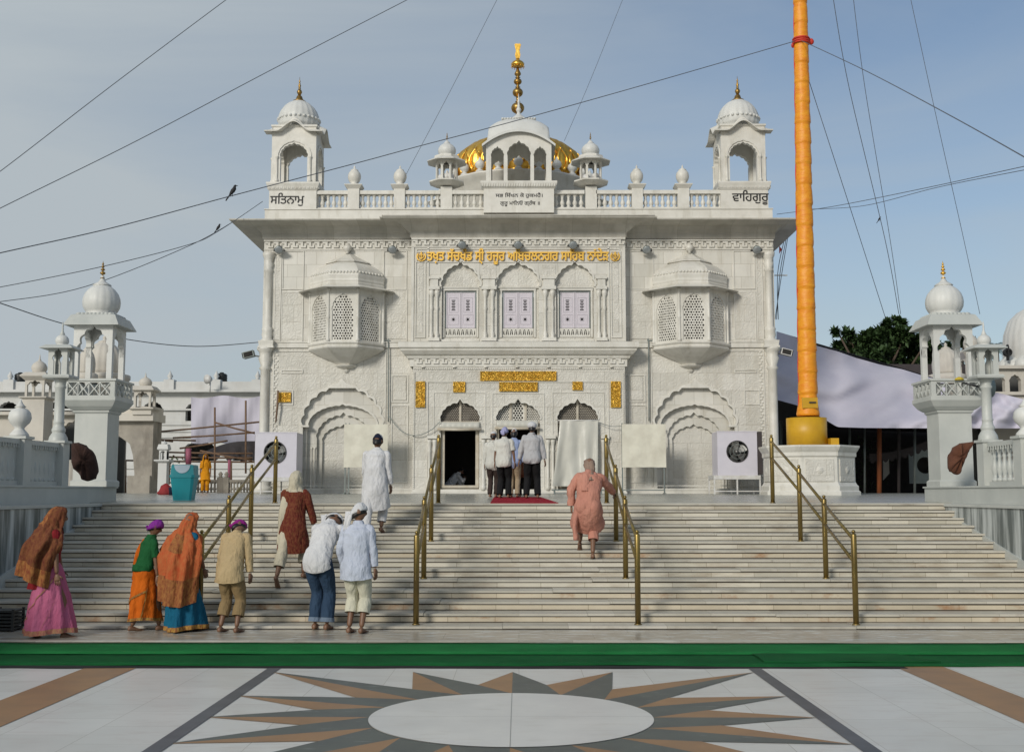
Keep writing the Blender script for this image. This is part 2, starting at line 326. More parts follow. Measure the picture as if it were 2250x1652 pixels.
    def ball(s, c, rx, ry=None, rz=None, seg=16, rg=10, mi=0):
        ry = ry or rx; rz = rz or rx
        rings = [[(c[0]+rx*sin(pi*(i+.02)/(rg+.04))*cos(2*pi*j/seg), c[1]+ry*sin(pi*(i+.02)/(rg+.04))*sin(2*pi*j/seg), c[2]-rz*cos(pi*i/rg)) for j in range(seg)] for i in range(rg+1)]
        return s.loft(rings, True, True, True, mi)
    def build(s, name, m, parent=None, **tg):
        off = wloc(parent) if parent else None
        if off is None:
            xs = [v[0] for v in s.v]; ys = [v[1] for v in s.v]; zs = [v[2] for v in s.v]
            off = Vector(((min(xs)+max(xs))/2, (min(ys)+max(ys))/2, min(zs)))
        me = bpy.data.meshes.new(name); me.from_pydata([(v[0]-off.x, v[1]-off.y, v[2]-off.z) for v in s.v], [], s.f); me.update()
        ms = m if isinstance(m, (list, tuple)) else [m]
        for q in ms: me.materials.append(M[q] if isinstance(q, str) else q)
        me.polygons.foreach_set('use_smooth', s.sm); me.polygons.foreach_set('material_index', s.mi)
        o = bpy.data.objects.new(name, me); COL.objects.link(o)
        if parent: o.parent = parent
        else: o.location = off
        return tag(o, **tg) if tg else o
def structure(name, mb, m, parent=None):
    o = mb.build(name, m, parent)
    if not parent: o['kind'] = 'structure'
    return o
# ---- arch outlines (x,z), from left spring to right spring
def arch(cx, zs, hw, hh, cusps=9, lobe=.16, ogee=.10, seg=6):
    n = cusps; nodes = []
    for i in range(n+1):
        a = pi-pi*i/n; nodes.append((cx+hw*cos(a), zs+hh*sin(a)*(1.0)))
    pts = [nodes[0]]
    for i in range(n):
        (x0, z0), (x1, z1) = nodes[i], nodes[i+1]; dx, dz = x1-x0, z1-z0; ln = sqrt(dx*dx+dz*dz); nx, nz_ = -dz/ln, dx/ln
        if nx*(x0-cx)+nz_*(z0-zs) < 0: nx, nz_ = -nx, -nz_
        for k in range(1, seg+1):
            t_ = k/seg; b = sin(pi*t_)*lobe*ln*1.6
            if n % 2 and i == n//2: b += ogee*hh*max(0, 1-abs(t_-.5)*2.6)
            pts.append((x0+dx*t_+nx*b, z0+dz*t_+nz_*b))
    return pts
def arch_hole(cx, z0, zs, hw, hh, **kw):
    a = arch(cx, zs, hw, hh, **kw); return [(a[0][0], z0)]+a+[(a[-1][0], z0)]
def rect(x0, x1, z0, z1): return [(x0, z0), (x1, z0), (x1, z1), (x0, z1)]
def circ(cx, cz, r, n=16, rz=None): return [(cx+r*cos(2*pi*i/n), cz+(rz or r)*sin(2*pi*i/n)) for i in range(n)]
def inside(pts, c): return all(evenodd(p, [c]) for p in pts)
def jali_holes(outline, cx, z0, x0, x1, z1, sp, style='net', fill=.36):
    holes = []; nx = int((x1-x0)/sp)+2
    for j in range(int((z1-z0)/sp)+2):
        for i in range(-nx, nx+1):
            if style == 'net': ox = (j % 2)*.5; h = circ(cx+(i+ox)*sp, z0+(j+.5)*sp*.86, sp*fill, 6)
            else:
                k = (abs(i)*7+j*5) % 6; r = sp*(.35+.13*((abs(i)*3+j*2) % 4)/3)
                ox = sp*.5*(j % 2); h = [(cx+ox+i*sp+(r*(1.15 if (q+k) % 2 else .62))*cos(2*pi*q/8+k), z0+(j+.5)*sp+(r*(1.15 if (q+k) % 2 else .62))*sin(2*pi*q/8+k)) for q in range(8)]
                if i < 0: h = [(2*cx-(cx+(sp-ox if ox else 0)-(i+(1 if ox else 0))*sp+(r*(1.15 if (q+k) % 2 else .62))*cos(2*pi*q/8+k)), z0+(j+.5)*sp+(r*(1.15 if (q+k) % 2 else .62))*sin(2*pi*q/8+k)) for q in range(8)]
            if inside(h, outline): holes.append(h)
    return holes
# ---- Gurmukhi lettering from Blender's own built-in interface font, laid out in visual order
def text_contours(s):
    c = bpy.data.curves.new('tmp', 'FONT'); c.body = s; c.resolution_u = 4; o = bpy.data.objects.new('tmp', c); COL.objects.link(o)
    bpy.context.view_layer.update()
    cu = o.to_curve(bpy.context.evaluated_depsgraph_get()); res = []
    for sp in cu.splines:
        pts = []
        if sp.type == 'BEZIER':
            bp = sp.bezier_points; n = len(bp)
            for i in range(n):
                a, b = bp[i], bp[(i+1) % n]; p0, p1, p2, p3 = a.co, a.handle_right, b.handle_left, b.co
                st = 1 if ((p1-p0).cross(p3-p0).length < 1e-6 and (p2-p0).cross(p3-p0).length < 1e-6) else 5
                for k in range(st):
                    t_ = k/st; q = p0*(1-t_)**3+p1*3*t_*(1-t_)**2+p2*3*t_*t_*(1-t_)+p3*t_**3; pts.append((q.x, q.y))
        else: pts = [(p.co.x, p.co.y) for p in sp.points]
        if len(pts) > 2: res.append(pts)
    o.to_curve_clear(); bpy.data.objects.remove(o); bpy.data.curves.remove(c)
    return res
def lettering(mb, s, x0, x1, zbase, height, y, t, bold=0.0):
    cs = text_contours(s); xs = [p[0] for c in cs for p in c]; a, b = min(xs), max(xs); sc = (x1-x0)/(b-a)
    sz = height
    V, F = tri2d([[(x0+(p[0]-a)*sc, zbase+p[1]*sz) for p in c] for c in cs], 'nz')
    for dx, dz in ([(0, 0)] if not bold else [(-bold, 0), (bold, .5*bold), (0, -bold)]):
        yy = y+(.001 if dx else 0)
        m = len(V); fs = [tuple(f) for f in F]; cnt = {}
        for f in F:
            for i in range(3): cnt[(f[i], f[(i+1) % 3])] = 1
        for (p, q) in list(cnt):
            if (q, p) not in cnt: fs.append((q, p, m+p, m+q))
        mb.add([(v[0]+dx, yy-abs(dz)*.2, v[1]+dz) for v in V]+[(v[0]+dx, yy+t, v[1]+dz) for v in V], fs)
# ================================================================== ground, plaza, stairs
Y0 = 20.0; TREAD = .41; RISE = .115; ZT = EYE-.18; SLP = .0103; YW = 36.0
XL, XR = PX(222, 1104, Y0), PX(2076, 1104, Y0)
def zt(k): return ZT-RISE*k
def zterr(Y): return ZT+SLP*(min(Y, 37)-Y0)
ZP = -.05; PSL = .008; YC = 13.45
def zpl(Y): return ZP+PSL*(YC-Y)
structure('ground', MB().add([(-900, -300, -.6), (900, -300, -.6), (900, 1500, -.6), (-900, 1500, -.6)], [(0, 1, 2, 3)]), 'ground')
structure('far_ground', MB().add([(-300, 58, 1.3), (300, 58, 1.3), (300, 600, 1.3), (-300, 600, 1.3)], [(0, 1, 2, 3)]), 'ground')
m = MB(); m.add([(-60, -40, zpl(-40)), (60, -40, zpl(-40)), (60, YC, ZP), (-60, YC, ZP)], [(0, 1, 2, 3)])
structure('plaza_floor', m, 'plaza')
# step up to the paving at the foot of the stairs
m = MB(); m.box(-40, 40, YC, 15.2, -.4, 0.0); structure('pavement', m, 'paving')
m = MB()
for a in range(-13, 14): m.box(a*1.3+.003, a*1.3+1.297, YC-.02, YC+.10, -.004, .006)
structure('pavement_edge', m, 'tread')
# stairs: treads with nosings, risers, dark joints, nosing shade as dark strips
mt, mr_, mrr, mj = MB(), MB(), MB(), MB()
rnd = random.Random(3)
for k in range(14):
    ye = Y0-TREAD*k; z = zt(k); xl, xr = XL-(.0), XR+.0
    yb = ye+TREAD+.02 if k else Y0+.9
    x = xl
    while x < xr:
        x2 = min(x+rnd.uniform(1.6, 3.6), xr); dz = rnd.uniform(-.005, .005); dy = rnd.uniform(-.014, .014)
        if k: mt.box(x+.002, x2-.002, ye-.022+dy, yb, z-.03+dz, z+dz)
        else: mt.add([(x, ye-.022+dy, z), (x2-.003, ye-.022+dy, z), (x2-.003, yb, z+.004), (x, yb, z+.004), (x, ye-.022+dy, z-.03), (x2-.003, ye-.022+dy, z-.03), (x2-.003, yb, z-.03), (x, yb, z-.03)],
                     [(0, 1, 2, 3), (4, 5, 1, 0), (7, 6, 5, 4)])
        x = x2
    mj.box(xl, xr, ye-.006, ye+.03, z-.043, z-.0315)  # lip shadow under the nosing, painted as a dark strip
    if k < 13: mj.box(xl, xr, ye-.006, ye+.003, zt(k+1)+.0005, zt(k+1)+.009)
    (mrr if k in (6, 10, 11, 12) else mr_).box(xl, xr, ye+.004, ye+.06, (zt(k+1) if k < 13 else -.02)-.002, z-.04)
structure('stair_treads', mt, 'tread'); structure('stair_risers', mr_, 'riser'); structure('stair_risers_stained', mrr, 'riser_rust'); structure('stair_joints', mj, 'joint')
m = MB(); m.add([(-70, Y0+.85, zterr(Y0+.85)), (70, Y0+.85, zterr(Y0+.85)), (70, 37, zterr(37)), (-70, 37, zterr(37)), (-70, 95, zterr(37)), (70, 95, zterr(37))], [(0, 1, 2, 3), (3, 2, 5, 4)])
m.add([(-70, Y0+.85, .2), (70, Y0+.85, .2), (70, Y0+.85, zterr(Y0+.85)), (-70, Y0+.85, zterr(Y0+.85))], [(0, 1, 2, 3)])
structure('terrace', m, 'terrace')
# green carpet in two overlapping strips, black underlay
def strip(y0, y1, x0, x1, z, nm, mm, amp0, amp1, seed, lift=.0, th=.014):
    g = MB(); n = 200; top, bot = [], []
    for i in range(n+1):
        x = x0+(x1-x0)*i/n
        a = y0+amp0*noise.noise(Vector((x*.5, seed, 0)))+.4*amp0*noise.noise(Vector((x*2.3, seed+9, 0))); b = y1+amp1*noise.noise(Vector((x*.6, seed+5, 0)))
        rows = []
        for q in range(5):
            t_ = q/4; y = a+(b-a)*t_; rows.append((x, y, zpl(y)+z+.008*max(0, noise.noise(Vector((x*1.1, y*2, seed))))+lift*(1-t_)*max(0, noise.noise(Vector((x*.7, seed*2, 3))))))
        top.append(rows)
    vs = [p for r in top for p in r]; fs = [(i*5+q, (i+1)*5+q, (i+1)*5+q+1, i*5+q+1) for i in range(n) for q in range(4)]
    b0 = len(vs); vs += [(r[0][0], r[0][1], r[0][2]-th) for r in top]; fs += [(b0+i, b0+i+1, (i+1)*5, i*5) for i in range(n)]
    b1 = len(vs); vs += [(r[4][0], r[4][1]+.002, r[4][2]-th) for r in top]; fs += [(i*5+4, (i+1)*5+4, b1+i+1, b1+i) for i in range(n)]
    g.add(vs, fs, True); return g
yA = on_plane(1140, 1434, ZP+.038, -PSL, YC).y; yB = on_plane(1140, 1464, ZP, -PSL, YC).y
u_ = strip(yB-.15, yB+.4, -7.5, 3.9, .006, 'u', None, .06, .02, 2.2); o = u_.build('carpet_underlay', 'underlay'); tag(o, 'black rubber underlay showing along the near edge of the green carpet', 'underlay')
o = strip(yB-.01, yA+.06, -14, 14, .020, 'c', None, .075, .05, 1.0, .012).build('carpet', 'carpet2'); tag(o, 'darker green carpet strip nearest the star floor', 'carpet', 'green carpet strips across the plaza')
o = strip(yA, YC-.03, -14, 14, .038, 'c', None, .02, .03, 6.0).build('carpet', 'carpet'); tag(o, 'brighter green carpet strip lying against the paving edge', 'carpet', 'green carpet strips across the plaza')
ya_, yb_ = yB+.14, yA+.03; xa_, xb_ = on_plane(1650, 1433, ZP+.04, -PSL, YC).x, on_plane(1960, 1433, ZP+.04, -PSL, YC).x
m = MB(); vs = []; nx_ = 24
for j in range(9):
    for i in range(nx_+1):
        u_, v_ = i/nx_, j/8; x = xa_+(xb_-xa_)*u_+.28*(1-v_)*u_; y = ya_+(yb_-ya_)*v_+.03*noise.noise(Vector((x*1.5, v_, 0))); vs.append((x, y, zpl(y)+.036+.012*max(0, noise.noise(Vector((x*2.2, y*3, 4))))))
m.add(vs, [(j*(nx_+1)+i, j*(nx_+1)+i+1, (j+1)*(nx_+1)+i+1, (j+1)*(nx_+1)+i) for j in range(8) for i in range(nx_)], True)
e_ = len(m.v); m.add([(v[0], v[1], v[2]-.012) for v in vs[:nx_+1]]+vs[:nx_+1], [(i, i+1, nx_+2+i, nx_+1+i) for i in range(nx_)])
o = m.build('carpet', 'carpet2'); tag(o, 'short piece of green carpet overlapping the long strips right of the star', 'carpet', 'green carpet strips across the plaza')
# floor star: square of inlay with a sixteen-pointed star round a white disc
zc = 1/((1/on_plane(1123, 1522.5, ZP, -PSL, YC).y+1/on_plane(1123, 1645, ZP, -PSL, YC).y)/2)
yf, yn = on_plane(1123, 1522.5, ZP, -PSL, YC).y, on_plane(1123, 1645, ZP, -PSL, YC).y
SCY = (yf+yn)/2; SR = (yf-yn)/2*.972; SCX = on_plane(1123, 1576, ZP, -PSL, YC).x
HA = SR/.972/.478
def onp(pts, dz): return [(x, y, zpl(y)+dz) for x, y in pts]
gb, gg = MB(), MB()
def pol(r, a): return (SCX+r*sin(a), SCY+r*cos(a))
for i in range(16):
    a = 2*pi*i/16; r = HA/max(abs(sin(a)), abs(cos(a))); vr = SR*1.46; ha = pi/16
    T, VL, VR_, C0 = pol(r, a), pol(vr, a-ha), pol(vr, a+ha), pol(SR, a)
    gb.add(onp([T, VL, C0], .004), [(2, 1, 0)])
    arcR = [pol(SR*1.002, a+ha*q/4) for q in range(5)]; arcL = [pol(SR*1.002, a-ha*q/4) for q in range(5)]
    gg.add(onp([T]+arcR+[VR_], .004), [(0, 6, 5, 4, 3, 2, 1)]); gg.add(onp([VL]+arcL, .004), [tuple(range(6))])
structure('star_brown_points', gb, 'inlay_brown'); structure('star_grey_points', gg, 'inlay_grey')
m = MB(); cc = circ(SCX, SCY, SR, 96); m.add(onp(cc, .008), [tuple(range(96))]); structure('star_centre', m, 'circle')
m = MB(); jl = .003
m.add(onp([(SCX-jl, SCY-SR), (SCX+jl, SCY-SR), (SCX+jl, SCY+SR), (SCX-jl, SCY+SR)], .0095), [(0, 1, 2, 3)])
m.add(onp([(SCX-SR, SCY-jl*.6), (SCX+SR, SCY-jl*.6), (SCX+SR, SCY+jl*.6), (SCX-SR, SCY+jl*.6)], .0108), [(0, 1, 2, 3)])
rr = 96
for i in range(0): m.add(onp([pol(SR*.998, 2*pi*i/rr), pol(SR*.998, 2*pi*(i+1)/rr), pol(SR*1.01, 2*pi*(i+1)/rr), pol(SR*1.01, 2*pi*i/rr)], .012), [(0, 1, 2, 3)])
structure('star_joints', m, 'floor_joint')
def fx_(x, y): return on_plane(x, y, ZP, -PSL, YC)
m = MB(); bw = .13
for s_, px_ in ((-1, (600, 1470)), (1, (1660, 1470))):
    x = fx_(*px_).x; m.add([(x-bw/2, -20, zpl(-20)+.004), (x+bw/2, -20, zpl(-20)+.004), (x+bw/2, YC, ZP+.004), (x-bw/2, YC, ZP+.004)], [(0, 1, 2, 3)])
structure('floor_dark_bands', m, 'inlay_dark')
m = MB()
for a, b in (((188, 1467), (300, 1467)), ((1972, 1467), (2078, 1467)), ((-230, 1467), (-118, 1467)), ((2400, 1467), (2500, 1467))):
    xa, xb = fx_(*a).x, fx_(*b).x; m.add([(xa, -20, zpl(-20)+.004), (xb, -20, zpl(-20)+.004), (xb, YC, ZP+.004), (xa, YC, ZP+.004)], [(0, 1, 2, 3)])
structure('floor_brown_bands', m, 'inlay_brown')
# shoe mat / rack at the left edge
t = empty('shoe_rack', on_plane(2, 1388, 0), 'black slatted rack standing on the wet paving at the left edge', 'rack')
c = on_plane(2, 1388, 0); m = MB()
for i in range(6): m.box(c.x-.5, c.x+.14, c.y+.01, c.y+.32, .02+i*.043, .045+i*.043)
m.build('shelf', 'black_metal', t)
m = MB()
for x in (c.x-.5, c.x-.18, c.x+.12):
    for y in (c.y, c.y+.3): m.box(x, x+.03, y, y+.03, .001, .275)
m.build('frame', 'black_metal', t)
# ================================================================== sides of the stairs
for s_, XE in ((-1, XL), (1, XR)):
    x0, x1 = sorted((XE, XE+s_*26))
    structure('side_terrace', MB().box(x0, x1, 6, Y0+.84, -.5, ZT-.055), 'striped')
    structure('side_terrace_top', MB().box(x0-(.03 if s_ > 0 else 0), x1+(.03 if s_ < 0 else 0), 5.9, Y0+.86, ZT-.05, ZT-.004), 'grey_marble')
# sloping pale band where the stairs meet the side wall
for s_, XE in ((-1, XL), (1, XR)):
    m = MB(); n = 14; x0, x1 = sorted((XE-s_*.035, XE+s_*.0))
    q = [(Y0+.1, ZT-.052), (Y0+.1-TREAD*13.2, zt(13.2)+.08), (Y0-TREAD*14.0, zt(14)+.02), (Y0-TREAD*14.0, -.0), (Y0+.1, ZT-.25)]
    vs = [(x0, y, z) for y, z in q]+[(x1, y, z) for y, z in q]
    q = [(Y0+.3, ZT-.053), (Y0-TREAD*13, zt(13)+.17), (Y0-TREAD*13.8, zt(13.6)+.10), (Y0-TREAD*13.8, 0), (Y0+.3, ZT-.5)]
    vs = [(x0, y, z) for y, z in q]+[(x1, y, z) for y, z in q]
    m.add(vs, [(0, 1, 2, 3, 4), (9, 8, 7, 6, 5), (0, 5, 6, 1), (1, 6, 7, 2), (2, 7, 8, 3), (3, 8, 9, 4)])
    structure('stair_skirting', m, 'grey_marble')
# ---- brass handrails
def handrail(bases, tops, label):
    pts = []
    for (bx, by), (tx, ty), k in zip(bases, tops, (0, 5, 9, 13)):
        Y = Y0+.14 if k == 0 else Y0-TREAD*k+.14
        z = zterr(Y)+.003 if k == 0 else zt(k); x = PX(bx, by, Y); pts.append(Vector((x, Y, z)))
    t = empty('handrail', pts[0], label, 'handrail', 'brass handrails on the stairs')
    hs = []
    for i, p in enumerate(pts):
        h = PZ(tops[i][1]+8, p.y, tops[i][0])-p.z; hs.append(h); r = .037
        m = MB(); m.lathe(p, [(r, 0), (r, h-.03), (r*.85, h-.01), (r*.4, h)], 16)
        m.lathe(p, [(r*1.35, 0), (r*1.35, .012), (r, .02)], 16)
        po = m.build('post', 'brass', t)
        MB().lathe(p+Vector((0, 0, h)), [(.012, -.005), (.02, .006), (.026, .02), (.02, .036), (.004, .044)], 12).build('knob', 'brass', po)
    for fr in (.93, .68):
        q = [p+Vector((0, 0, h*fr)) for p, h in zip(pts, hs)]
        for a, b in zip(q[:-1], q[1:]): MB().tube([a, b], .022, 10).build('rail', 'brass', t)
    return pts, hs
TT = [(952), (1018), (1086), (1164)]
handrail([(604, 1100), (550, 1184), (499, 1268), (438, 1367)], [(604, 955), (550, 1018), (500, 1086), (438, 1163)], 'brass handrail at the far left of the stairs beside the left cooler')
handrail([(963, 1100.5), (947, 1184.7), (931, 1268), (914, 1367)], [(963, 952), (947, 1018), (930, 1088), (914, 1165)], 'brass handrail left of the centre flight in front of the open door')
RAIL3, RH3 = handrail([(1333, 1100.5), (1354, 1184.7), (1375, 1267), (1402, 1367)], [(1333, 952), (1354, 1018), (1375, 1087), (1402, 1163)], 'brass handrail held by the salmon-robed person')
handrail([(1698, 1099), (1759, 1180), (1815, 1262), (1881, 1361)], [(1698, 952), (1759, 1019), (1815, 1086), (1884, 1163)], 'brass handrail at the right of the stairs by the flagpole pedestal')
# red carpet on terrace
a = on_plane(1077, 1104, ZT, 0); b = on_plane(1226, 1104, ZT, 0)
bk = [on_plane(x, 1092.5, ZT, SLP, Y0) for x in (1083, 1187)]
m = MB(); yb_ = 27.5
q = [(PX(1077, 1103, Y0+.02), Y0+.0), (PX(1226, 1103, Y0+.02), Y0+.0), (PX(1191, 1092, 26.5), yb_), (PX(1083, 1092, 26.5), yb_)]
q = [(-.50, Y0-.0), (.69, Y0-.0), (.52, 27.5), (-.60, 27.5)]
top = [(x, y, zterr(y)+.012) for x, y in q]; m.add(top+[(x, y, z-.01) for x, y, z in top], [(0, 1, 2, 3), (4, 5, 1, 0), (5, 6, 2, 1), (7, 4, 0, 3)])
o = m.build('entrance_carpet', 'red_carpet'); tag(o, 'red runner carpet on the terrace under the men at the centre door', 'carpet')
# ---- minaret-like towers on the stair walls, both sides (mirrored)
def plan_rect(x0, x1, y0, y1): return [(x0, y0), (x0, y1), (x1, y1), (x1, y0)][::-1]   # outside on the right
def sq(c, h): return [(c[0]-h, c[1]-h), (c[0]+h, c[1]-h), (c[0]+h, c[1]+h), (c[0]-h, c[1]+h)]
def onion(r, bulge=1.12, ribs=16, flat=1.0):
    return [(r*.62, 0), (r*.80, r*.02), (r*.82, r*.12), (r*.78, r*.16), (r*.86, r*.28), (r*.97, r*.5, 1), (r*1.0, r*.78), (r*.97, r*1.02), (r*.87, r*1.28), (r*.70, r*1.5), (r*.50, r*1.66), (r*.36, r*1.74)]
def spire(c, h, r):
    pr = [(r*.9, 0), (r*.5, h*.05), (r*.25, h*.16)]
    for z0, rr_, hh in ((.20, 1.0, .2), (.42, .8, .16), (.60, .6, .13), (.76, .42, .10)):
        pr += [(r*.22, h*z0), (r*rr_*.75, h*(z0+hh*.2)), (r*rr_, h*(z0+hh*.5)), (r*rr_*.7, h*(z0+hh*.8)), (r*.2, h*(z0+hh))]
    pr += [(r*.14, h*.9), (r*.02, h)]
    return MB().lathe(c, pr, 14)
def open_arches(m, c, h, z0, z1, col_w, cusps=7, spring=.55, th=None, mi=0):
    # four arched sides of a square kiosk
    th = th or col_w; hw = h-col_w
    for (u, v) in (((1, 0), (0, 1)), ((0, 1), (-1, 0)), ((-1, 0), (0, -1)), ((0, -1), (1, 0))):
        o_ = Vector((c[0]-v[0]*h, c[1]-v[1]*h, 0)); e = .0 if u[0] else th
        cs = [rect(-h+e, h-e, z0, z1), arch_hole(0, z0-.0005, z0+(z1-z0)*spring, hw, (z1-z0)*(.93-spring), cusps=cusps)]
        ah = cs[1]; out_ = [(-h+e, z0)]+[(p[0], max(p[1], z0)) for p in ah]+[(h-e, z0), (h-e, z1), (-h+e, z1)]
        m.plate([out_], o_, (u[0], u[1], 0), (0, 0, 1), (v[0], v[1], 0), th, mi=mi)
def tower(side):
    s = side; Yt = 21.45
    # measured on the left tower: front face x 160..231 at Yt
    if s < 0: x0, x1 = PX(160, 1069, Yt), PX(231, 1069, Yt)
    else: x0, x1 = PX(2039, 1069, Yt), PX(2142, 1069, Yt); x0 = PX(2068, 1069, Yt)
    if s > 0: x1 = x0+.62
    else: x0 = x1-.62
    cx, cy = (x0+x1)/2, Yt+.31; c = (cx, cy); zb = PZ(1069, Yt, 230)
    def Z(y): return PZ(y, Yt, 200 if s < 0 else 2080)
    lab = 'tall white kiosk tower on the left stair wall' if s < 0 else 'tall white kiosk tower on the right stair wall'
    t = empty('stair_tower', (cx, cy, zb), lab+(' beside the dark brown rug' if s < 0 else ' beside the rust brown rug'), 'tower', 'kiosk towers flanking the stairs')
    z = {k: Z(v) for k, v in dict(cap0=905, cap1=876, bal1=836, col1=712, eave=700, dome0=686, dome1=608, sp0=600, sp1=566).items()}
    m = MB(); m.prism(sq(c, .31), zb, z['cap0']); m.sweep(sq(c, .31), [(.0, zb), (.035, zb), (.035, zb+.10), (.0, zb+.13)], True)
    m.build('shaft', 'grey_marble', t)
    m = MB(); m.sweep(sq(c, .312), [(0, z['cap0']-.03), (.03, z['cap0']), (.03, z['cap0']+.03), (.06, z['cap0']+.04), (.13, z['cap0']+.10), (.20, z['cap1']-.04), (.20, z['cap1']), (-.3, z['cap1'])], True)
    m.build('capital', 'grey_marble', t)
    # balcony with pierced panels
    h = .49; zz0, zz1 = z['cap1'], z['bal1']; bal = MB(); hl = MB()
    for (u, v) in (((1, 0), (0, 1)), ((0, 1), (-1, 0)), ((-1, 0), (0, -1)), ((0, -1), (1, 0))):
        e = 0 if u[0] else .05; a = h-e; hh = zz1-zz0
        out_ = rect(-a, a, zz0, zz1); holes = []; n = 4; w_ = (2*h-.16)/n
        for i in range(n):
            xa = -h+.08+i*w_; xb = xa+w_; xm = (xa+xb)/2; za, zb_, zm = zz0+.05, zz1-.05, (zz0+zz1)/2; g = .012
            for tri in (((xa+g, za), (xb-g, za), (xm, zm-g)), ((xa+g, zb_), (xm, zm+g), (xb-g, zb_)), ((xa+g*.6, za+g*1.6), (xm-g*1.2, zm), (xa+g*.6, zb_-g*1.6)), ((xb-g*.6, za+g*1.6), (xb-g*.6, zb_-g*1.6), (xm+g*1.2, zm))):
                holes.append(list(tri))
        bal.plate([out_]+holes, (c[0]-v[0]*h, c[1]-v[1]*h, 0), (u[0], u[1], 0), (0, 0, 1), (v[0], v[1], 0), .05)
    bal.sweep(sq(c, h), [(0, zz1-.02), (.025, zz1-.02), (.025, zz1+.02), (-.07, zz1+.02)], True); bal.sweep(sq(c, h), [(0, zz0), (.02, zz0), (.02, zz0+.03), (0, zz0+.03)], True)
    bal.prism(sq(c, h-.08), zz0+.002, zz0+.05)
    bal.build('balcony', 'grey_marble', t)
    k = MB(); open_arches(k, c, .37, zz0+.05, z['col1'], .10, 7, .58, .10); k.build('kiosk', 'dome_white', t)
    e = MB(); hk = .37; ez = z['col1']
    e.sweep(sq(c, hk), [(0, ez-.03), (.05, ez-.01), (.15, ez-.04), (.15, ez-.025), (.05, z['eave']+.06), (0, z['eave']+.08), (-.12, z['eave']+.09), (-.37, z['eave']+.09)], True)
    for i in range(4):
        for j in range(-4, 5):
            u, v = ((1, 0), (0, 1), (-1, 0), (0, -1))[i], ((0, -1), (1, 0), (0, 1), (-1, 0))[i]
            e.ball((cx+u[0]*j*.075+v[0]*.33, cy+u[1]*j*.075+v[1]*.33, z['eave']+.085), .05, .05, .035, 8, 5)
    e.build('roof_eave', 'grey_marble', t)
    R = .33*((z['dome1']-z['dome0'])/.60)*.92; d = MB(); db = (cx, cy, z['eave']+.09)
    d.lathe(db, [(r_, z_, 1 if .2*R < z_ < 1.6*R else .0) for r_, z_ in [(q[0], q[1]) for q in onion(R)]], 48, 16, .06); dd = d.build('dome', 'dome_white', t)
    top = db[2]+R*1.74
    cp = MB().lathe((cx, cy, top), [(R*.42, -.02), (R*.50, 0), (R*.38, .03), (R*.2, .07), (R*.1, .13), (.03, .19)], 24, 12, .15); cp.build('lotus_cap', 'dome_white', t)
    spire((cx, cy, top+.14), z['sp1']-top-.14, .055).build('finial', 'dull_gold' if s < 0 else 'gold', t)
    return c, zb, t
TWL = tower(-1); TWR = tower(1)
# ---- plinth, railing and lantern columns in front of each tower
def lantern(cx, Y, ybase, side, lab):
    zb = PZ(ybase, Y, 140); Zq = lambda y: PZ(y, Y, 140 if side < 0 else 2170)
    t = empty('lantern_column', (cx, Y, zb), lab, 'column', 'small lantern columns on the stair railings')
    prof = [(.16, 0), (.165, .05), (.15, .12), (.11, .19), (.10, .20), (.115, .22), (.115, .26), (.10, .28), (.09, .32), (.085, .36), (.098, .38), (.085, .40)]
    zt_ = Zq(832)-zb; prof += [(.082, zt_-.18), (.10, zt_-.16), (.10, zt_-.13), (.085, zt_-.12), (.10, zt_-.04), (.14, zt_)]
    MB().lathe((cx, Y, zb), prof, 24, 12, .02).build('column', 'grey_marble', t)
    z0, z1 = Zq(830), Zq(766); k = MB(); k.sweep(sq((cx, Y), .165), [(-.15, z0-.02), (.06, z0-.02), (.07, z0+.01), (.05, z0+.04), (-.15, z0+.04)], True)
    open_arches(k, (cx, Y), .165, z0+.04, z1, .095, 5, .50, .03)
    k.build('lantern', 'grey_marble', t)
    e = MB(); e.sweep(sq((cx, Y), .165), [(0, z1-.01), (.03, z1), (.12, z1-.02), (.12, z1-.008), (.04, z1+.05), (-.15, z1+.06)], True); e.build('roof_eave', 'grey_marble', t)
    R = .115; MB().lathe((cx, Y, z1+.055), [(q[0], q[1]*.92) for q in onion(R)], 32, 12, .06).build('dome', 'dome_white', t)
    zt2 = z1+.055+R*1.6; MB().lathe((cx, Y, zt2), [(.05, -.01), (.035, .03), (.015, .08), (.02, .10), (.012, .13), (.018, .15), (.004, .24)], 12).build('finial', 'grey_marble' if side < 0 else 'dome_white', t)
    return t
def baluster(m, c, h, r=.035, seg=10):
    m.lathe(c, [(r*1.1, 0), (r*1.1, h*.08), (r*.6, h*.11), (r*.75, h*.2), (r*1.15, h*.34), (r*.9, h*.48), (r*.5, h*.66), (r*.75, h*.72), (r*.5, h*.78), (r*.9, h*.88), (r*1.1, h*.93), (r*1.1, h)], seg)
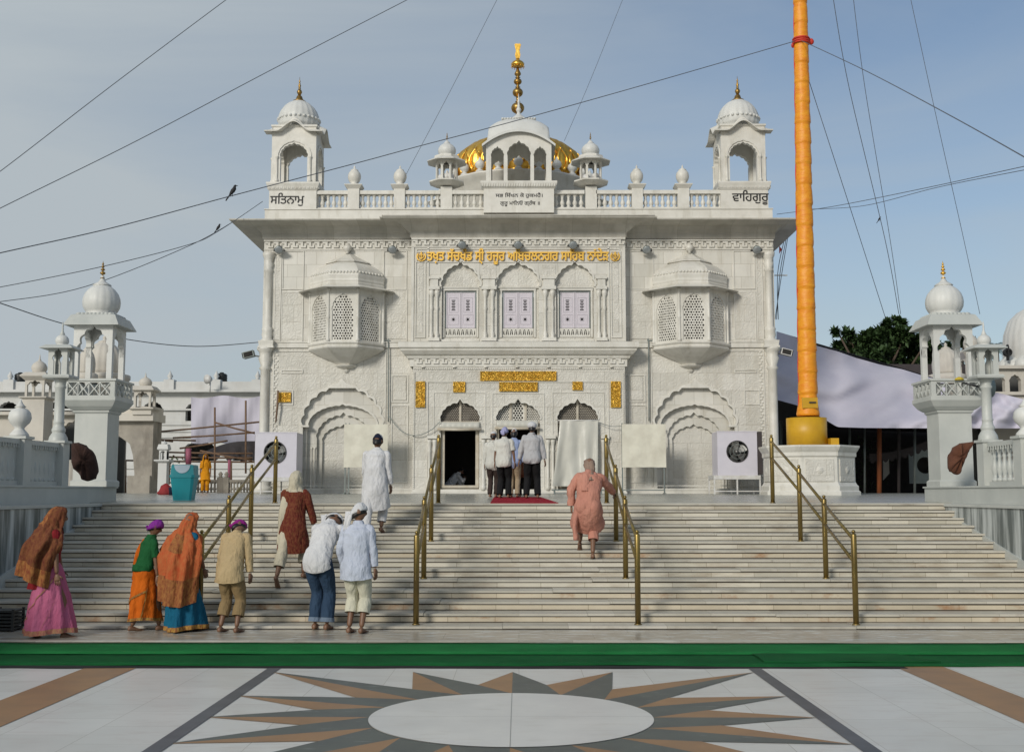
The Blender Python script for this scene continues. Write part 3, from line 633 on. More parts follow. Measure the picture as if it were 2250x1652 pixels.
def railing(side):
    s = side; xf = -7.83 if s < 0 else 7.86        # face of the plinth towards the stairs
    ye = 22.2; y0 = 7.0; lx = lambda a: xf+s*a
    zp0 = ZT-.004; zp1 = PZ(1068, 20.5, 300)
    t = empty('plinth_wall', (lx(.5), 14, zp0), 'grey marble plinth wall under the %s stair railing' % ('left' if s < 0 else 'right'), 'wall', 'plinths beside the stairs')
    m = MB(); a, b = sorted((lx(0), lx(.95))); m.box(a, b, y0, ye, zp0+.001, zp1-.03); m.build('wall', 'grey_marble', t)
    m = MB(); m.box(a-.025, b+.025, y0-.03, ye+.03, zp1-.029, zp1); m.build('coping', 'grey_marble', t)
    H = PZ(966, 18.3, 60)-zp1
    t = empty('stone_railing', (lx(.2), 16, zp1), ('white marble railing with slotted panels left of the stairs' if s < 0 else 'white marble railing with turned balusters right of the stairs'), 'railing', 'stone railings beside the stairs')
    xr_ = lx(.16); ys = [11.8, 13.4, 15.0, 16.6, 18.15, 19.7] if s < 0 else [11.6, 13.2, 14.8, 16.4, 18.05, 19.5]
    for i in range(5):
        ya, yb = ys[i]+.14, ys[i+1]-.14
        m = MB(); m.box(xr_-.07, xr_+.07, ya, yb, zp1+.001, zp1+.07); m.box(xr_-.085, xr_+.085, ya, yb, zp1+H-.075, zp1+H)
        n = int((yb-ya)/.17)
        for j in range(n):
            y = ya+(j+.5)*(yb-ya)/n
            baluster(m, (xr_, y, zp1+.07), H-.145, .05)
        for j in range(n*2): y = ya+(j+.25)*(yb-ya)/n/2; m.box(xr_-s*.085-.006, xr_-s*.085+.006, y, y+.03, zp1+H-.135, zp1+H-.075)
        if s < 0: m.box(xr_+.0, xr_+.03, ya, yb, zp1+.07, zp1+H-.14)
        m.build('balustrade', 'grey_marble', t)
    for i, y in enumerate(ys):
        m = MB(); m.box(xr_-.15, xr_+.15, y-.139, y+.139, zp1+.001, zp1+H+.015); m.sweep([(xr_-.15, y-.139), (xr_+.15, y-.139), (xr_+.15, y+.139), (xr_-.15, y+.139)], [(0, zp1+H+.0), (.03, zp1+H+.005), (.03, zp1+H+.045), (-.13, zp1+H+.045)], True)
        p_ = m.build('pier', 'grey_marble', t)
        if i < 5:
            zb = zp1+H+.045
            MB().lathe((xr_, y, zb), [(.15, 0), (.14, .04), (.08, .11), (.07, .13), (.10, .17), (.15, .22), (.175, .29), (.16, .38), (.12, .43), (.06, .46), (.09, .47), (.05, .51), (.02, .56), (.004, .60)], 32, 14, .06).build('urn', 'dome_white', p_)
    lantern(xr_, ys[-1], 976 if s < 0 else 972, s, 'white lantern column on the %s railing next to the kiosk tower' % ('left' if s < 0 else 'right'))
    return xr_, zp1, H
RLL = railing(-1); RLR = railing(1)
# rugs thrown over the railing ends
def rug(side, label, mm):
    s = side; xr_, zp1, H = RLL if s < 0 else RLR
    Y = 20.5; Zq = lambda y: PZ(y, Y, 190)
    if s < 0: pts = [(157, 974), (172, 972), (188, 978), (203, 992), (211, 1012), (214, 1036), (208, 1052), (190, 1057), (176, 1050), (164, 1030), (158, 1000)]
    else: pts = [(2141, 970), (2125, 972), (2107, 974), (2093, 984), (2083, 1004), (2080, 1028), (2086, 1036), (2101, 1043), (2113, 1035), (2118, 1010), (2128, 990)]
    cs = [(P(x, y, Y).x, P(x, y, Y).z) for x, y in pts]
    V, F = tri2d([cs]); mnx = min(p[0] for p in cs); mxx = max(p[0] for p in cs)
    n = len(pts); ring = []
    cxx = sum(p[0] for p in cs)/n; czz = sum(p[1] for p in cs)/n
    rings = []
    for q, (sc_, dy) in enumerate(((.15, -.11), (.55, -.10), (.88, -.085), (1, -.04), (1, .04), (.8, .09), (.3, .10))):
        r_ = []
        for i in range(n*4):
            a, b = cs[i//4], cs[(i//4+1) % n]; f_ = (i % 4)/4; x = a[0]+(b[0]-a[0])*f_; z = a[1]+(b[1]-a[1])*f_
            r_.append((cxx+(x-cxx)*sc_, Y+dy+.16*noise.noise(Vector((x*11, z*1.2, 0)))+.05*noise.noise(Vector((x*25, z*6, 0))), czz+(z-czz)*sc_))
        rings.append(r_)
    o = MB().loft(rings).build('rug', mm); tag(o, label, 'rug', 'rugs hung over the railing ends')
rug(-1, 'dark brown rug draped beside the left kiosk tower', 'rug'); rug(1, 'rust brown rug draped beside the right kiosk tower', 'rug2')
# ================================================================== the temple
YC_ = 35.6; XC = PX(1139, 700, YW)
def fX(x, Y=YW, y=700): return PX(x, y, Y)
def fZ(y, Y=YW): return PZ(y, Y, 1140)
def mx_(x, s, Y=YW): return XC+(-s)*(fX(x, Y)-XC) if s > 0 else fX(x, Y)
ZB = zterr(36)
TP = empty('temple', (XC, YW, ZB), 'large white marble temple with gold lettering and a golden dome above the stairs', 'temple')
xw = fX(577); xe = 2*XC-xw; zc0 = fZ(528); zstr1, zstr0 = fZ(751), fZ(764); zlow = ZB
xb0, xb1 = fX(903, YC_), 2*XC-fX(903, YC_)         # centre bay
ACX = 5.60
# -- outer walls
for s in (-1, 1):
    a, b = sorted((xw if s < 0 else xe, XC+s*3.30)); c = XC+s*ACX
    m = MB(); zs = fZ(934)
    m.plate([rect(a, b, zlow, zstr0), arch_hole(c, zlow-.0, zs, 1.25, fZ(852)-zs, cusps=11, lobe=.15, ogee=.14)], (0, YW, 0), t=.16) if False else None
    ah = arch_hole(c, zlow, zs, 1.25, fZ(852)-zs, cusps=11, lobe=.15, ogee=.14)
    m.plate([[(a, zlow)]+ah+[(b, zlow), (b, zstr0), (a, zstr0)]], (0, YW, 0), t=.14)
    m.build('lower_wall', 'carved', TP)
    m = MB(); m.box(a, b, YW+.0, YW+.14, zstr1-.001, zc0+.3); m.build('upper_wall', 'marble', TP)
    ba = MB()
    def lay(hw, top, zsp, cus, y, t, lb=.12):
        z_ = fZ(zsp); ah = arch_hole(c, zlow, z_, hw, fZ(top)-z_, cusps=cus, lobe=lb, ogee=.1)
        ba.plate([[(c-1.4, zlow)]+ah+[(c+1.4, zlow), (c+1.4, fZ(836)), (c-1.4, fZ(836))]], (0, y, 0), t=t)
    lay(1.13, 890, 934, 15, YW+.142, .16, .06)
    lay(.84, 912, 962, 11, YW+.304, .12); lay(.68, 936, 968, 9, YW+.426, .10)
    ba.build('blind_arch', 'marble_trim' if False else 'marble', TP)
    MB().box(c-1.4, c+1.4, YW+.528, YW+.60, zlow, fZ(836)).build('arch_panel', 'carved', TP)
    # hood moulding with a small crest, pilasters in the recess
    m = MB(); z_ = fZ(934); oa = arch(c, z_, 1.30, fZ(848)-z_, cusps=11, lobe=.15, ogee=.14); ia = arch(c, z_, 1.235, fZ(853)-z_, cusps=11, lobe=.15, ogee=.14)
    m.plate([oa+ia[::-1]], (0, YW-.035, 0), t=.035)
    oa = arch(c, z_, 1.14, fZ(886)-z_, cusps=15, lobe=.06, ogee=.05); ia = arch(c, z_, 1.08, fZ(891)-z_, cusps=15, lobe=.06, ogee=.05)
    m.plate([oa+ia[::-1]], (0, YW+.10, 0), t=.04)
    zk = fZ(850); m.plate([[(c-.44, zk-.04), (c+.44, zk-.04), (c+.30, zk+.05), (c+.14, zk+.12), (c, zk+.26), (c-.14, zk+.12), (c-.30, zk+.05)]], (0, YW-.06, 0), t=.06)
    for q in (-1, 1):
        m.box(c+q*1.28-.05, c+q*1.28+.05, YW-.035, YW, zlow+.1, z_); m.box(c+q*1.16-.12, c+q*1.16+.12, YW-.05, YW+.13, z_-.06, z_)
        for xx in (1.0, .90): m.lathe((c+q*xx, YW+.29, zlow+.1), [(.05, 0), (.05, .08), (.028, .12), (.028, .9), (.04, .95), (.028, 1.0), (.028, 1.3), (.05, 1.36)], 8)
    m.build('arch_moulding', 'marble_trim', TP)
    # carved panels and frames
    m = MB()
    for (x0, x1, y0, y1) in ((620, 664, 643, 749), (845, 893, 639, 745), (603.5, 615, 560, 747)):
        xa, xb = sorted((mx_(x0, s), mx_(x1, s))); MB().box(xa, xb, YW-.018, YW, fZ(y1), fZ(y0)).build('carved_panel', 'carved', TP)
    for (x0, x1, y0, y1) in ((868, 894, 829, 879),):
        xa, xb = sorted((mx_(x0, s), mx_(x1, s))); MB().box(xa, xb, YW-.03, YW, fZ(y1), fZ(y0)).build('carved_panel', 'carved', TP)
    m = MB()
    def frame(mm, x0, x1, y0, y1, w_=.03, pr=.03, Y=YW, mir=True):
        xa, xb = sorted((mx_(x0, s, Y), mx_(x1, s, Y))) if mir else (fX(x0, Y), fX(x1, Y)); za, zb = fZ(y1, Y), fZ(y0, Y)
        mm.box(xa, xb, Y-pr, Y, za, za+w_); mm.box(xa, xb, Y-pr, Y, zb-w_, zb); mm.box(xa, xa+w_, Y-pr+.001, Y, za+w_, zb-w_); mm.box(xb-w_, xb, Y-pr+.001, Y, za+w_, zb-w_)
    for q in ((618, 666, 641, 751), (843, 895, 637, 750), (602, 616.5, 556, 750), (618, 666, 551, 636), (841, 893, 551, 636), (620, 668, 812, 820), (862, 899, 824, 884), (862, 899, 890, 1060), (614, 648, 857, 890)):
        frame(m, *q)
    frame(m, 603, 850, 770, 1068)
    m.box(a-.001, b, YW-.06, YW+.1, zstr0, zstr1); m.box(a-.003, b, YW-.085, YW-.055, zstr1-.03, zstr1)
    m.box(a, b, YW-.05, YW, zlow+.0, zlow+.14); m.box(a-.002, b, YW-.07, YW-.045, zlow+.10, zlow+.16)
    m.build('wall_moulding', 'marble_trim', TP)
    # corner columns
    xc = XC+s*(abs(xw-XC)-.17); col = MB(); zt_ = fZ(556)
    h1 = zt_-zstr1; z1 = zstr1
    col.lathe((xc, YW-.02, z1), [(.22, 0), (.22, .06), (.16, .10), (.19, .22), (.17, .34), (.19, .42), (.12, .48), (.12, h1-.62), (.16, h1-.58), (.12, h1-.5), (.17, h1-.36), (.13, h1-.30), (.15, h1-.2), (.2, h1-.1), (.21, h1)], 16, 8, .05)
    xl = XC+s*(abs(xw-XC)-.12); h0 = zstr0-ZB-.0
    col.lathe((xl, YW-.03, ZB), [(.30, 0), (.30, .2), (.22, .26), (.25, .42), (.20, .55), (.14, .62), (.14, h0-.72), (.19, h0-.66), (.14, h0-.58), (.22, h0-.34), (.18, h0-.26), (.2, h0-.14), (.27, h0-.06), (.27, h0)], 16, 8, .05)
    col.sweep(sq((xc, YW-.02), .20), [(-.2, zstr0-.02), (.05, zstr0-.02), (.05, zstr0+.04), (.02, zstr0+.05), (.04, zstr1+.0), (.04, zstr1+.02), (-.2, zstr1+.02)], True)
    col.build('corner_column', 'marble_trim', TP)
    # scroll band down the wall beside the column
    m = MB(); xx = mx_(609, s)
    for i in range(46):
        z = ZB+.25+i*.094
        if z < fZ(768): m.ball((xx+.03*(-1)**i, YW-.005, z), .05, .02, .04, 8, 5)
    m.build('scroll_band', 'marble_trim', TP)
# side walls, back, roof
YB = 50.0
m = MB(); m.box(xw+.02, xw+.42, YW+.14, YB, -.3, zc0+.5); m.build('side_wall', 'marble', TP)
m = MB(); m.box(xe-.42, xe-.02, YW+.14, YB, -.3, zc0+.5); m.build('side_wall', 'marble', TP)
MB().box(xw+.42, xe-.42, YB-.4, YB, -.3, zc0+.5).build('rear_wall', 'marble', TP)
MB().box(xw+.03, xe-.03, YW+.15, YB-.01, fZ(478), fZ(470)).build('roof', 'eave', TP)
# hall inside the open doors
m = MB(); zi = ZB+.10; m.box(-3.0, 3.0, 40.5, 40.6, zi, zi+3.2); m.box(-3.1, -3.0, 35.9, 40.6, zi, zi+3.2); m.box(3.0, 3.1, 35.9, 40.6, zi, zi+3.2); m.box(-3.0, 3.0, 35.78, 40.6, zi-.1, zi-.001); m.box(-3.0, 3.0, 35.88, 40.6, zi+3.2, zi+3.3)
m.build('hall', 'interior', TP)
# -- frieze and cornice
def key_frieze(m, x0, x1, Y, z0, z1, per=.27):
    n = max(1, round((x1-x0)/per)); p = (x1-x0)/n; h = z1-z0
    for i in range(n):
        a = x0+i*p
        m.box(a+.0*p, a+.62*p, Y-.05, Y, z0+.70*h, z1); m.box(a+.34*p, a+.62*p, Y-.049, Y, z0+.34*h, z0+.70*h); m.box(a+.34*p, a+.98*p, Y-.048, Y, z0+.18*h, z0+.38*h); m.box(a+.82*p, a+.98*p, Y-.047, Y, z0+.38*h, z0+.6*h)
m = MB(); zf1, zf0 = fZ(531), fZ(547)
key_frieze(m, xw+.04, xb0, YW, zf0, zf1); m.build('key_frieze', 'marble_trim', TP); m = MB(); key_frieze(m, xb1, xe-.04, YW, zf0, zf1); m.build('key_frieze', 'marble_trim', TP); m = MB()
zg1, zg0 = fZ(527, YC_), fZ(541, YC_); key_frieze(m, xb0+.03, xb1-.03, YC_, zg0, zg1)
m.build('key_frieze', 'marble_trim', TP)
m = MB()
for a, b, Y, z0, z1 in ((xw, xb0, YW, zf0, zf1), (xb1, xe, YW, zf0, zf1), (xb0, xb1, YC_, zg0, zg1)):
    m.box(a, b, Y-.08, Y+.05, z1, z1+.05); m.box(a, b, Y-.03, Y+.04, z0-.035, z0-.005)
m.build('frieze_moulding', 'marble_trim', TP)
zl = fZ(482, 35.08); zr = fZ(476, 36)
def corn(z0, zlip, o): return [(-.05, z0+.04), (.05, z0+.05), (.06, z0+.22), (.10, z0+.26), (.14, z0+.34), (.24, z0+.42), (.40, zlip-.06), (o-.02, zlip-.02), (o, zlip), (o, zlip+.035), (.25, zlip+.10), (-.02, zlip+.14)]
yv = YB+.0
plan = [(xw, yv), (xw, YW), (xb0-.02, YW), (xb0-.02, YC_+.12), (xb1+.02, YC_+.12), (xb1+.02, YW), (xe, YW), (xe, yv)]
m = MB(); m.sweep(plan, corn(fZ(529), zl, .92)); m.build('eave', 'eave', TP)
m = MB()
plan2 = [(xb0-.02, YC_+.3), (xb0-.02, YC_), (xb1+.02, YC_), (xb1+.02, YC_+.3)]
m.sweep(plan2, [(-.05, zg1+.051), (.0, zg1+.06), (.02, zg1+.22), (.06, zg1+.26), (.12, zl-.25), (.3, zl-.1), (.66, zl+.0), (.84, zl+.035), (.84, zl+.07), (.2, zl+.16), (-.1, zl+.18)]); m.build('centre_eave', 'eave', TP)
# -- parapet
YP = 35.92; zp0 = fZ(476, YP); zp1 = fZ(460.5, YP); zr1 = fZ(418, YP)
m = MB(); m.box(xw+.01, xe-.01, YP, YP+.5, zl+.1, zp1); m.box(xw-.01, xe+.01, YP-.03, YP+.53, zp1-.001, zp1+.03)
m.build('parapet', 'marble_trim', TP)
posts = [(760, 785.5), (862.6, 887)]; seg = [(683.4, 760), (785.5, 862.6), (887, 966), (992, 1062)]
for s in (-1, 1):
    for (x0, x1) in seg:
        a, b = sorted((mx_(x0, s, YP), mx_(x1, s, YP))); m = MB(); z0 = zp1+.03
        m.box(a, b, YP+.04, YP+.26, z0, z0+.05); m.box(a, b, YP+.01, YP+.29, zr1-.12, zr1)
        n = max(2, round((b-a)/.185)); h = zr1-.12-z0-.05
        for j in range(n): baluster(m, (a+(j+.5)*(b-a)/n, YP+.15, z0+.05), h, .07)
        m.build('balustrade', 'marble_trim', TP)
    for (x0, x1) in posts:
        a, b = sorted((mx_(x0, s, YP), mx_(x1, s, YP))); c = ((a+b)/2, YP+.15); hw = (b-a)/2
        m = MB(); m.prism(sq(c, hw), zp1+.03, fZ(414, YP)); m.sweep(sq(c, hw), [(0, fZ(415, YP)), (.10, fZ(407.5, YP)), (.10, fZ(406, YP)), (0, fZ(404, YP)), (-hw, fZ(404, YP))], True)
        o = m.build('parapet_post', 'marble_trim', TP)
        z = fZ(404, YP); m = MB(); R = .205
        m.lathe((c[0], c[1], z), [(.13, 0), (.15, .03), (.11, .06), (.17, .12), (R, .22), (R*1.02, .30), (R*.94, .38), (R*.7, .45), (R*.55, .475), (R*.62, .49), (R*.38, .52), (.03, .55), (.028, .58), (.035, .60), (.012, .63), (.004, .67)], 32, 14, .06)
        m.build('urn', 'marble_trim', o)
    # octagonal kiosks
    def octa(cx, cy, zb, sc, back=False):
        o8 = [(cx+.35*sc/cos(pi/8)*cos(pi/8+i*pi/4), cy+.35*sc/cos(pi/8)*sin(pi/8+i*pi/4)) for i in range(8)]
        m = MB(); H = (fZ(353, YP)-fZ(398, YP))*sc
        m.sweep(o8, [(-.3*sc, zb-.12*sc), (.0, zb-.12*sc), (.20*sc, zb-.02*sc), (.20*sc, zb+.02*sc), (-.3*sc, zb+.03*sc)], True)
        for i in range(8):
            A, B = Vector(o8[i]), Vector(o8[(i+1) % 8]); d = (B-A); ln = d.length; d = d/ln; nrm = Vector((-d.y, d.x))
            ah = arch_hole(ln/2, 0, H*.60, ln*.34, H*.24, cusps=5, lobe=.12, ogee=.3)
            m.plate([[(0, 0)]+ah+[(ln, 0), (ln, H), (0, H)]], (A.x, A.y, zb+.03*sc), (d.x, d.y, 0), (0, 0, 1), (nrm.x, nrm.y, 0), .06*sc)
        o = m.build('roof_kiosk', 'marble_trim', TP)
        ze = zb+.03*sc+H; e = MB(); e.sweep(o8, [(-.02, ze), (.04*sc, ze+.0), (.27*sc, ze-.05*sc), (.27*sc, ze-.03*sc), (.05*sc, ze+.09*sc), (.03*sc, ze+.17*sc), (-.3*sc, ze+.18*sc)], True); e.build('eave', 'marble_trim', o)
        R = .29*sc; d_ = MB(); d_.lathe((cx, cy, ze+.17*sc), [(q[0], q[1]*.86) for q in onion(R)], 32, 12, .05)
        d_.lathe((cx, cy, ze+.17*sc+R*1.47), [(R*.45, -.01), (R*.3, .05*sc), (.03*sc, .12*sc)], 16); d_.build('dome', 'dome_white', o)
        spire((cx, cy, ze+.17*sc+R*1.47+.10*sc), .30*sc, .035*sc).build('finial', 'dull_gold', o)
    xk = XC+s*abs(fX(979 if s < 0 else 1301, YP)-XC); cy = YP+.20
    MB().box(xk-.185, xk+.185, YP+.01, YP+.42, zp1+.03, fZ(409, YP)).build('kiosk_pier', 'marble_trim', TP)
    octa(xk, cy, fZ(399, YP), 1.0)
    octa(XC+s*2.85, 44.0, fZ(399, YP)+.62, 1.12)
    # bullhorn loudspeakers inside the kiosk
    for dx, dz in ((-.16, .12), (.14, .16)):
        t = empty('loudspeaker', (xk+dx, YP+.12, fZ(399, YP)+dz), 'pale horn loudspeaker in the %s roof kiosk, on its %s side' % ('left' if s < 0 else 'right', 'left' if dx < 0 else 'right'), 'loudspeaker', 'horn loudspeakers in the roof kiosks')
        p = Vector((xk+dx, YP-.02, fZ(399, YP)+dz+.02))
        MB().tube([p+Vector((0, .2, .02)), p+Vector((0, .12, .01)), p+Vector((0, .03, -.02)), p+Vector((0, -.04, -.04))], [.04, .05, .085, .125], 14).build('horn', 'white_metal', t)
        MB().box(p.x-.015, p.x+.015, p.y+.12, p.y+.15, p.z-.16, p.z-.0).build('bracket', 'grey_metal', t)
# -- corner towers on the roof
for s in (-1, 1):
    cx = XC+s*7.28; hw = .72; cy = YP+.02+hw; c = (cx, cy)
    xo = xw if s < 0 else xe
    m = MB(); zt0 = fZ(419, YP); m.prism(sq(c, .765), zp1+.031, zt0)
    m.build('tower_pedestal', 'marble_trim', TP)
    m = MB(); z1 = fZ(401, YP); m.sweep(sq(c, .765), [(-.1, zt0), (.0, zt0), (.03, zt0+.03), (.04, zt0+.06), (.09, z1-.05), (.09, z1), (-.7, z1)], True)
    for i in range(4):
        u, v = ((1, 0), (0, 1), (-1, 0), (0, -1))[i], ((0, -1), (1, 0), (0, 1), (-1, 0))[i]
        for j in range(-6, 7):
            for w_ in (-.022, .022): m.box(*sorted((cx+u[0]*(j*.125+w_)-.012+v[0]*.81, cx+u[0]*(j*.125+w_)+.012+v[0]*.84)), *sorted((cy+u[1]*(j*.125+w_)-.012+v[1]*.81, cy+u[1]*(j*.125+w_)+.012+v[1]*.84)), zt0+.06, zt0+.15)
    kt = m.build('tower_moulding', 'marble_trim', TP)
    zA, zBt = z1, fZ(290, YP); m = MB(); th = .17
    for (u, v) in (((1, 0), (0, 1)), ((0, 1), (-1, 0)), ((-1, 0), (0, -1)), ((0, -1), (1, 0))):
        e = 0 if u[0] else th; H = zBt-zA; w_ = .44; zs_ = zA+H*.52
        ah = arch_hole(0, zA, zs_, w_, fZ(316, YP)-zs_, cusps=9, lobe=.13, ogee=.08)
        m.plate([[(-hw+e, zA)]+ah+[(hw-e, zA), (hw-e, zBt), (-hw+e, zBt)]], (cx-v[0]*hw, cy-v[1]*hw, 0), (u[0], u[1], 0), (0, 0, 1), (v[0], v[1], 0), th)
        # hood ring and pilaster mouldings
        oa = arch(0, zs_, w_+.13, fZ(306, YP)-zs_, cusps=9, lobe=.06, ogee=0.05); ia = arch(0, zs_, w_+.06, fZ(311, YP)-zs_, cusps=9, lobe=.06, ogee=.05)
        m.plate([oa+ia[::-1]], (cx-v[0]*(hw+.03), cy-v[1]*(hw+.03), 0), (u[0], u[1], 0), (0, 0, 1), (v[0], v[1], 0), .03)
        for q in (-1, 1):
            px_, py_ = cx-v[0]*(hw+.02)+u[0]*q*(w_+.10), cy-v[1]*(hw+.02)+u[1]*q*(w_+.10)
            m.lathe((px_, py_, zA), [(.06, 0), (.06, .1), (.035, .14), (.035, H*.48), (.06, H*.5), (.06, H*.52)], 8)
    kk = m.build('corner_tower', 'marble_trim', TP)
    # eave with a hump over each arch
    m = MB(); nn = 24
    for (u, v) in (((1, 0), (0, 1)), ((0, 1), (-1, 0)), ((-1, 0), (0, -1)), ((0, -1), (1, 0))):
        rings = []
        for i in range(nn+1):
            a_ = -1+2*i/nn; hump = .30*max(0, cos(a_*pi*.62))**1.5 if abs(a_) < .8 else 0
            hump = .34*(.5+.5*cos(min(1, abs(a_)/.62)*pi)); r_ = []
            for off, dz, k in ((-.02, .16, 1), (.0, .02, 1), (.22, -.02, .95), (.22, .01, .95), (.0, .10, 1), (-.04, .16, 1)):
                L_ = hw+max(off, 0); x_ = a_*L_
                r_.append((cx-v[0]*(hw+off)+u[0]*x_, cy-v[1]*(hw+off)+u[1]*x_, zBt+dz+hump*k-.0))
            rings.append(r_)
        m.loft(rings, True, True, False)
    m.prism(sq(c, hw-.01), zBt-.02, fZ(276, YP)); m.sweep(sq(c, hw-.03), [(0, fZ(280, YP)), (.06, fZ(277, YP)), (.06, fZ(273.5, YP)), (-.6, fZ(273, YP))], True)
    m.build('eave', 'marble_trim', kk)
    zd = fZ(273, YP); R = .675; d = MB()
    d.lathe((cx, cy, zd), [(R*.86, -.1), (R*.9, 0), (R*.92, .12), (R*.96, .14), (R*.98, .2), (R*1.0, .32, 1), (R*1.0, .40, 1), (R*.97, .50), (R*.88, .66), (R*.74, .80), (R*.55, .92), (R*.35, 1.0), (R*.2, 1.04)], 64, 20, .05)
    zb_ = d.v[0][2]
    for i in range(28): d.ball((cx+R*1.0*cos(i*pi/14), cy+R*1.0*sin(i*pi/14), zd+.36), .055, .055, .05, 8, 5)
    d.build('dome', 'dome_white', kk)
    zf = zd+1.03; m = MB(); m.lathe((cx, cy, zf), [(.20, -.02), (.22, 0), (.12, .06), (.09, .16), (.04, .22)], 20, 10, .1)
    m.lathe((cx, cy, zf+.2), [(.03, 0), (.06, .05), (.09, .12), (.06, .19), (.03, .22), (.05, .26), (.025, .28), (.05, .33), (.025, .39), (.035, .41), (.015, .43), (.03, .48), (.01, .54), (.004, .64)], 14); m.build('finial', 'dull_gold', kk)
# lettering on the pedestals
m = MB(); yq = YP+.02-.04-.765+.72-.02
yq = (YP+.02+.72)-.765-.006
lettering(m, 'ਸਿਤਨਾਮੁ', fX(594, yq, 437), fX(668, yq, 437), fZ(447, yq)+.0, .40, yq, .005, .008)
m.build('lettering', 'letter_black', TP)
m = MB(); lettering(m, 'ਵਾਿਹਗੁਰੂ', fX(1609, yq, 435), fX(1689, yq, 435), fZ(443, yq), .40, yq, .005, .008); m.build('lettering', 'letter_black', TP)
# -- centre block and curved-roof pavilion
x0c, x1c = fX(1062.5, YP), fX(1218, YP); yb_ = 35.72
m = MB(); m.box(x0c, x1c, yb_, yb_+2.0, zp1-.15, fZ(415, yb_)); m.build('inscription_block', 'marble_trim', TP)
m = MB(); lettering(m, 'ਸਭ ਿਸੱਖਨ ਕੋ ਹੁਕਮਹੈ।', fX(1089, yb_, 430), fX(1192, yb_, 430), fZ(433.5, yb_), .165, yb_-.006, .005, .003)
lettering(m, 'ਗੁਰੂ ਮਾਿਨਓ ਗ੍ਰੰਥ ॥', fX(1099, yb_, 447), fX(1186, yb_, 447), fZ(450.5, yb_), .165, yb_-.006, .005, .003); m.build('lettering', 'letter_black', TP)
m = MB(); za_, zb_ = fZ(415, yb_), fZ(399, yb_); pl = [(x0c, yb_), (x1c, yb_), (x1c, yb_+2), (x0c, yb_+2)]
m.sweep(pl, [(-.05, za_), (.0, za_), (.05, za_+.05), (.10, zb_-.07), (.10, zb_), (-.9, zb_)], True)
for j in range(30): m.box(x0c-.06+j*.08, x0c-.025+j*.08, yb_-.095, yb_-.0, za_+.06, zb_-.07)
m.build('pavilion_floor', 'marble_trim', TP)
yq = yb_+.12; xa, xb = fX(1067, yq), fX(1213, yq); zf = zb_; zt_ = fZ(300, yq); pc = (xa+xb)/2; hwp = (xb-xa)/2
def ux(x): return fX(x, yq)
eave_z = lambda u_: fZ(289.5, yq)-(fZ(289.5, yq)-fZ(322, yq))*abs(u_)**2.0
m = MB()
def pav_wall(y):
    o_ = [(xa, zf)]
    for (a, b, yt, ysp) in ((1078.5, 1106.5, 325, 344), (1115, 1166, 314.5, 342), (1174, 1201, 325, 344)):
        cx = (ux(a)+ux(b))/2; z_ = fZ(ysp, yq); o_ += arch_hole(cx, zf, z_, (ux(b)-ux(a))/2, fZ(yt, yq)-z_, cusps=7, lobe=.12, ogee=.16)
    o_ += [(xb, zf)]+[(pc+hwp*(1-2*i/20), eave_z((1-2*i/20)*.9)+.03) for i in range(21)]
    m.plate([o_], (0, y, 0), t=.13)
pav_wall(yq); pav_wall(yq+1.5)
for xx in (xa, xb-.13):
    H = fZ(330, yq)-zf; m.plate([[(yq+.13, zf)]+arch_hole(yq+.82, zf, zf+H*.62, .45, H*.3, cusps=5)+[(yq+1.5, zf), (yq+1.5, zf+H), (yq+.13, zf+H)]], (xx, 0, 0), (0, 1, 0), (0, 0, 1), (1, 0, 0), .13)
m.build('pavilion', 'marble_trim', TP)
m = MB(); nu, nv = 32, 16; vs = []; ztop = fZ(264, yq+.7); HW = hwp*1.12; yc = yq+.82; HB = .95
for i in range(nu+1):
    u_ = -1+2*i/nu
    for j in range(nv+1):
        v_ = -1+2*j/nv
        ze = eave_z(u_); x = pc+HW*u_; y = yc+HB*v_
        vs.append((x, y, ze-.02)) if abs(v_) > .999 else vs.append((x, y, ze-.02+(.05 if abs(v_) > .85 else .05)))
m.add(vs, [(i*(nv+1)+j, (i+1)*(nv+1)+j, (i+1)*(nv+1)+j+1, i*(nv+1)+j+1) for i in range(nu) for j in range(nv)], True)
vs = []                                                    # swelling shell above the eave sheet
for i in range(nu+1):
    u_ = -1+2*i/nu
    for j in range(nv+1):
        v_ = -1+2*j/nv; x = pc+hwp*.99*u_; y = yc+HB*.86*v_; ze = eave_z(u_*.9)+.0
        zz = ze+(ztop-.36*abs(u_)**3.2-ze)*(1-abs(v_)**2.6)**.55*(1 if abs(u_) < .999 else .0); vs.append((x, y, zz))
m.add(vs, [(i*(nv+1)+j, (i+1)*(nv+1)+j, (i+1)*(nv+1)+j+1, i*(nv+1)+j+1) for i in range(nu) for j in range(nv)], True)
# front fascia following the curve
rg = []
for i in range(nu+1):
    u_ = -1+2*i/nu; x = pc+HW*u_; ze = eave_z(u_); rg.append([(x, yc-HB-.03, ze-.045), (x, yc-HB-.03, ze+.035), (x, yc-HB+.05, ze+.06), (x, yc-HB+.1, ze-.02)])
m.loft(rg, True, True, False)
rg = []
m.build('curved_roof', 'dome_white', TP)
m = MB(); zz = ztop-.03; m.box(pc-.57, pc+.57, yc-.25, yc+.25, zz, zz+.05)
for j in range(-6, 7): m.ball((pc+j*.088, yc-.24, zz+.04), .05, .05, .035, 8, 5)
m.lathe((pc, yc, zz+.05), [(.32, 0), (.25, .06), (.14, .14), (.07, .22), (.05, .28), (.075, .31), (.09, .36), (.07, .41), (.04, .45), (.06, .48), (.04, .52), (.03, .60), (.045, .64), (.03, .68), (.02, .78), (.006, .92)], 20, 10, .08)
m.build('roof_crest', 'dome_white', TP)
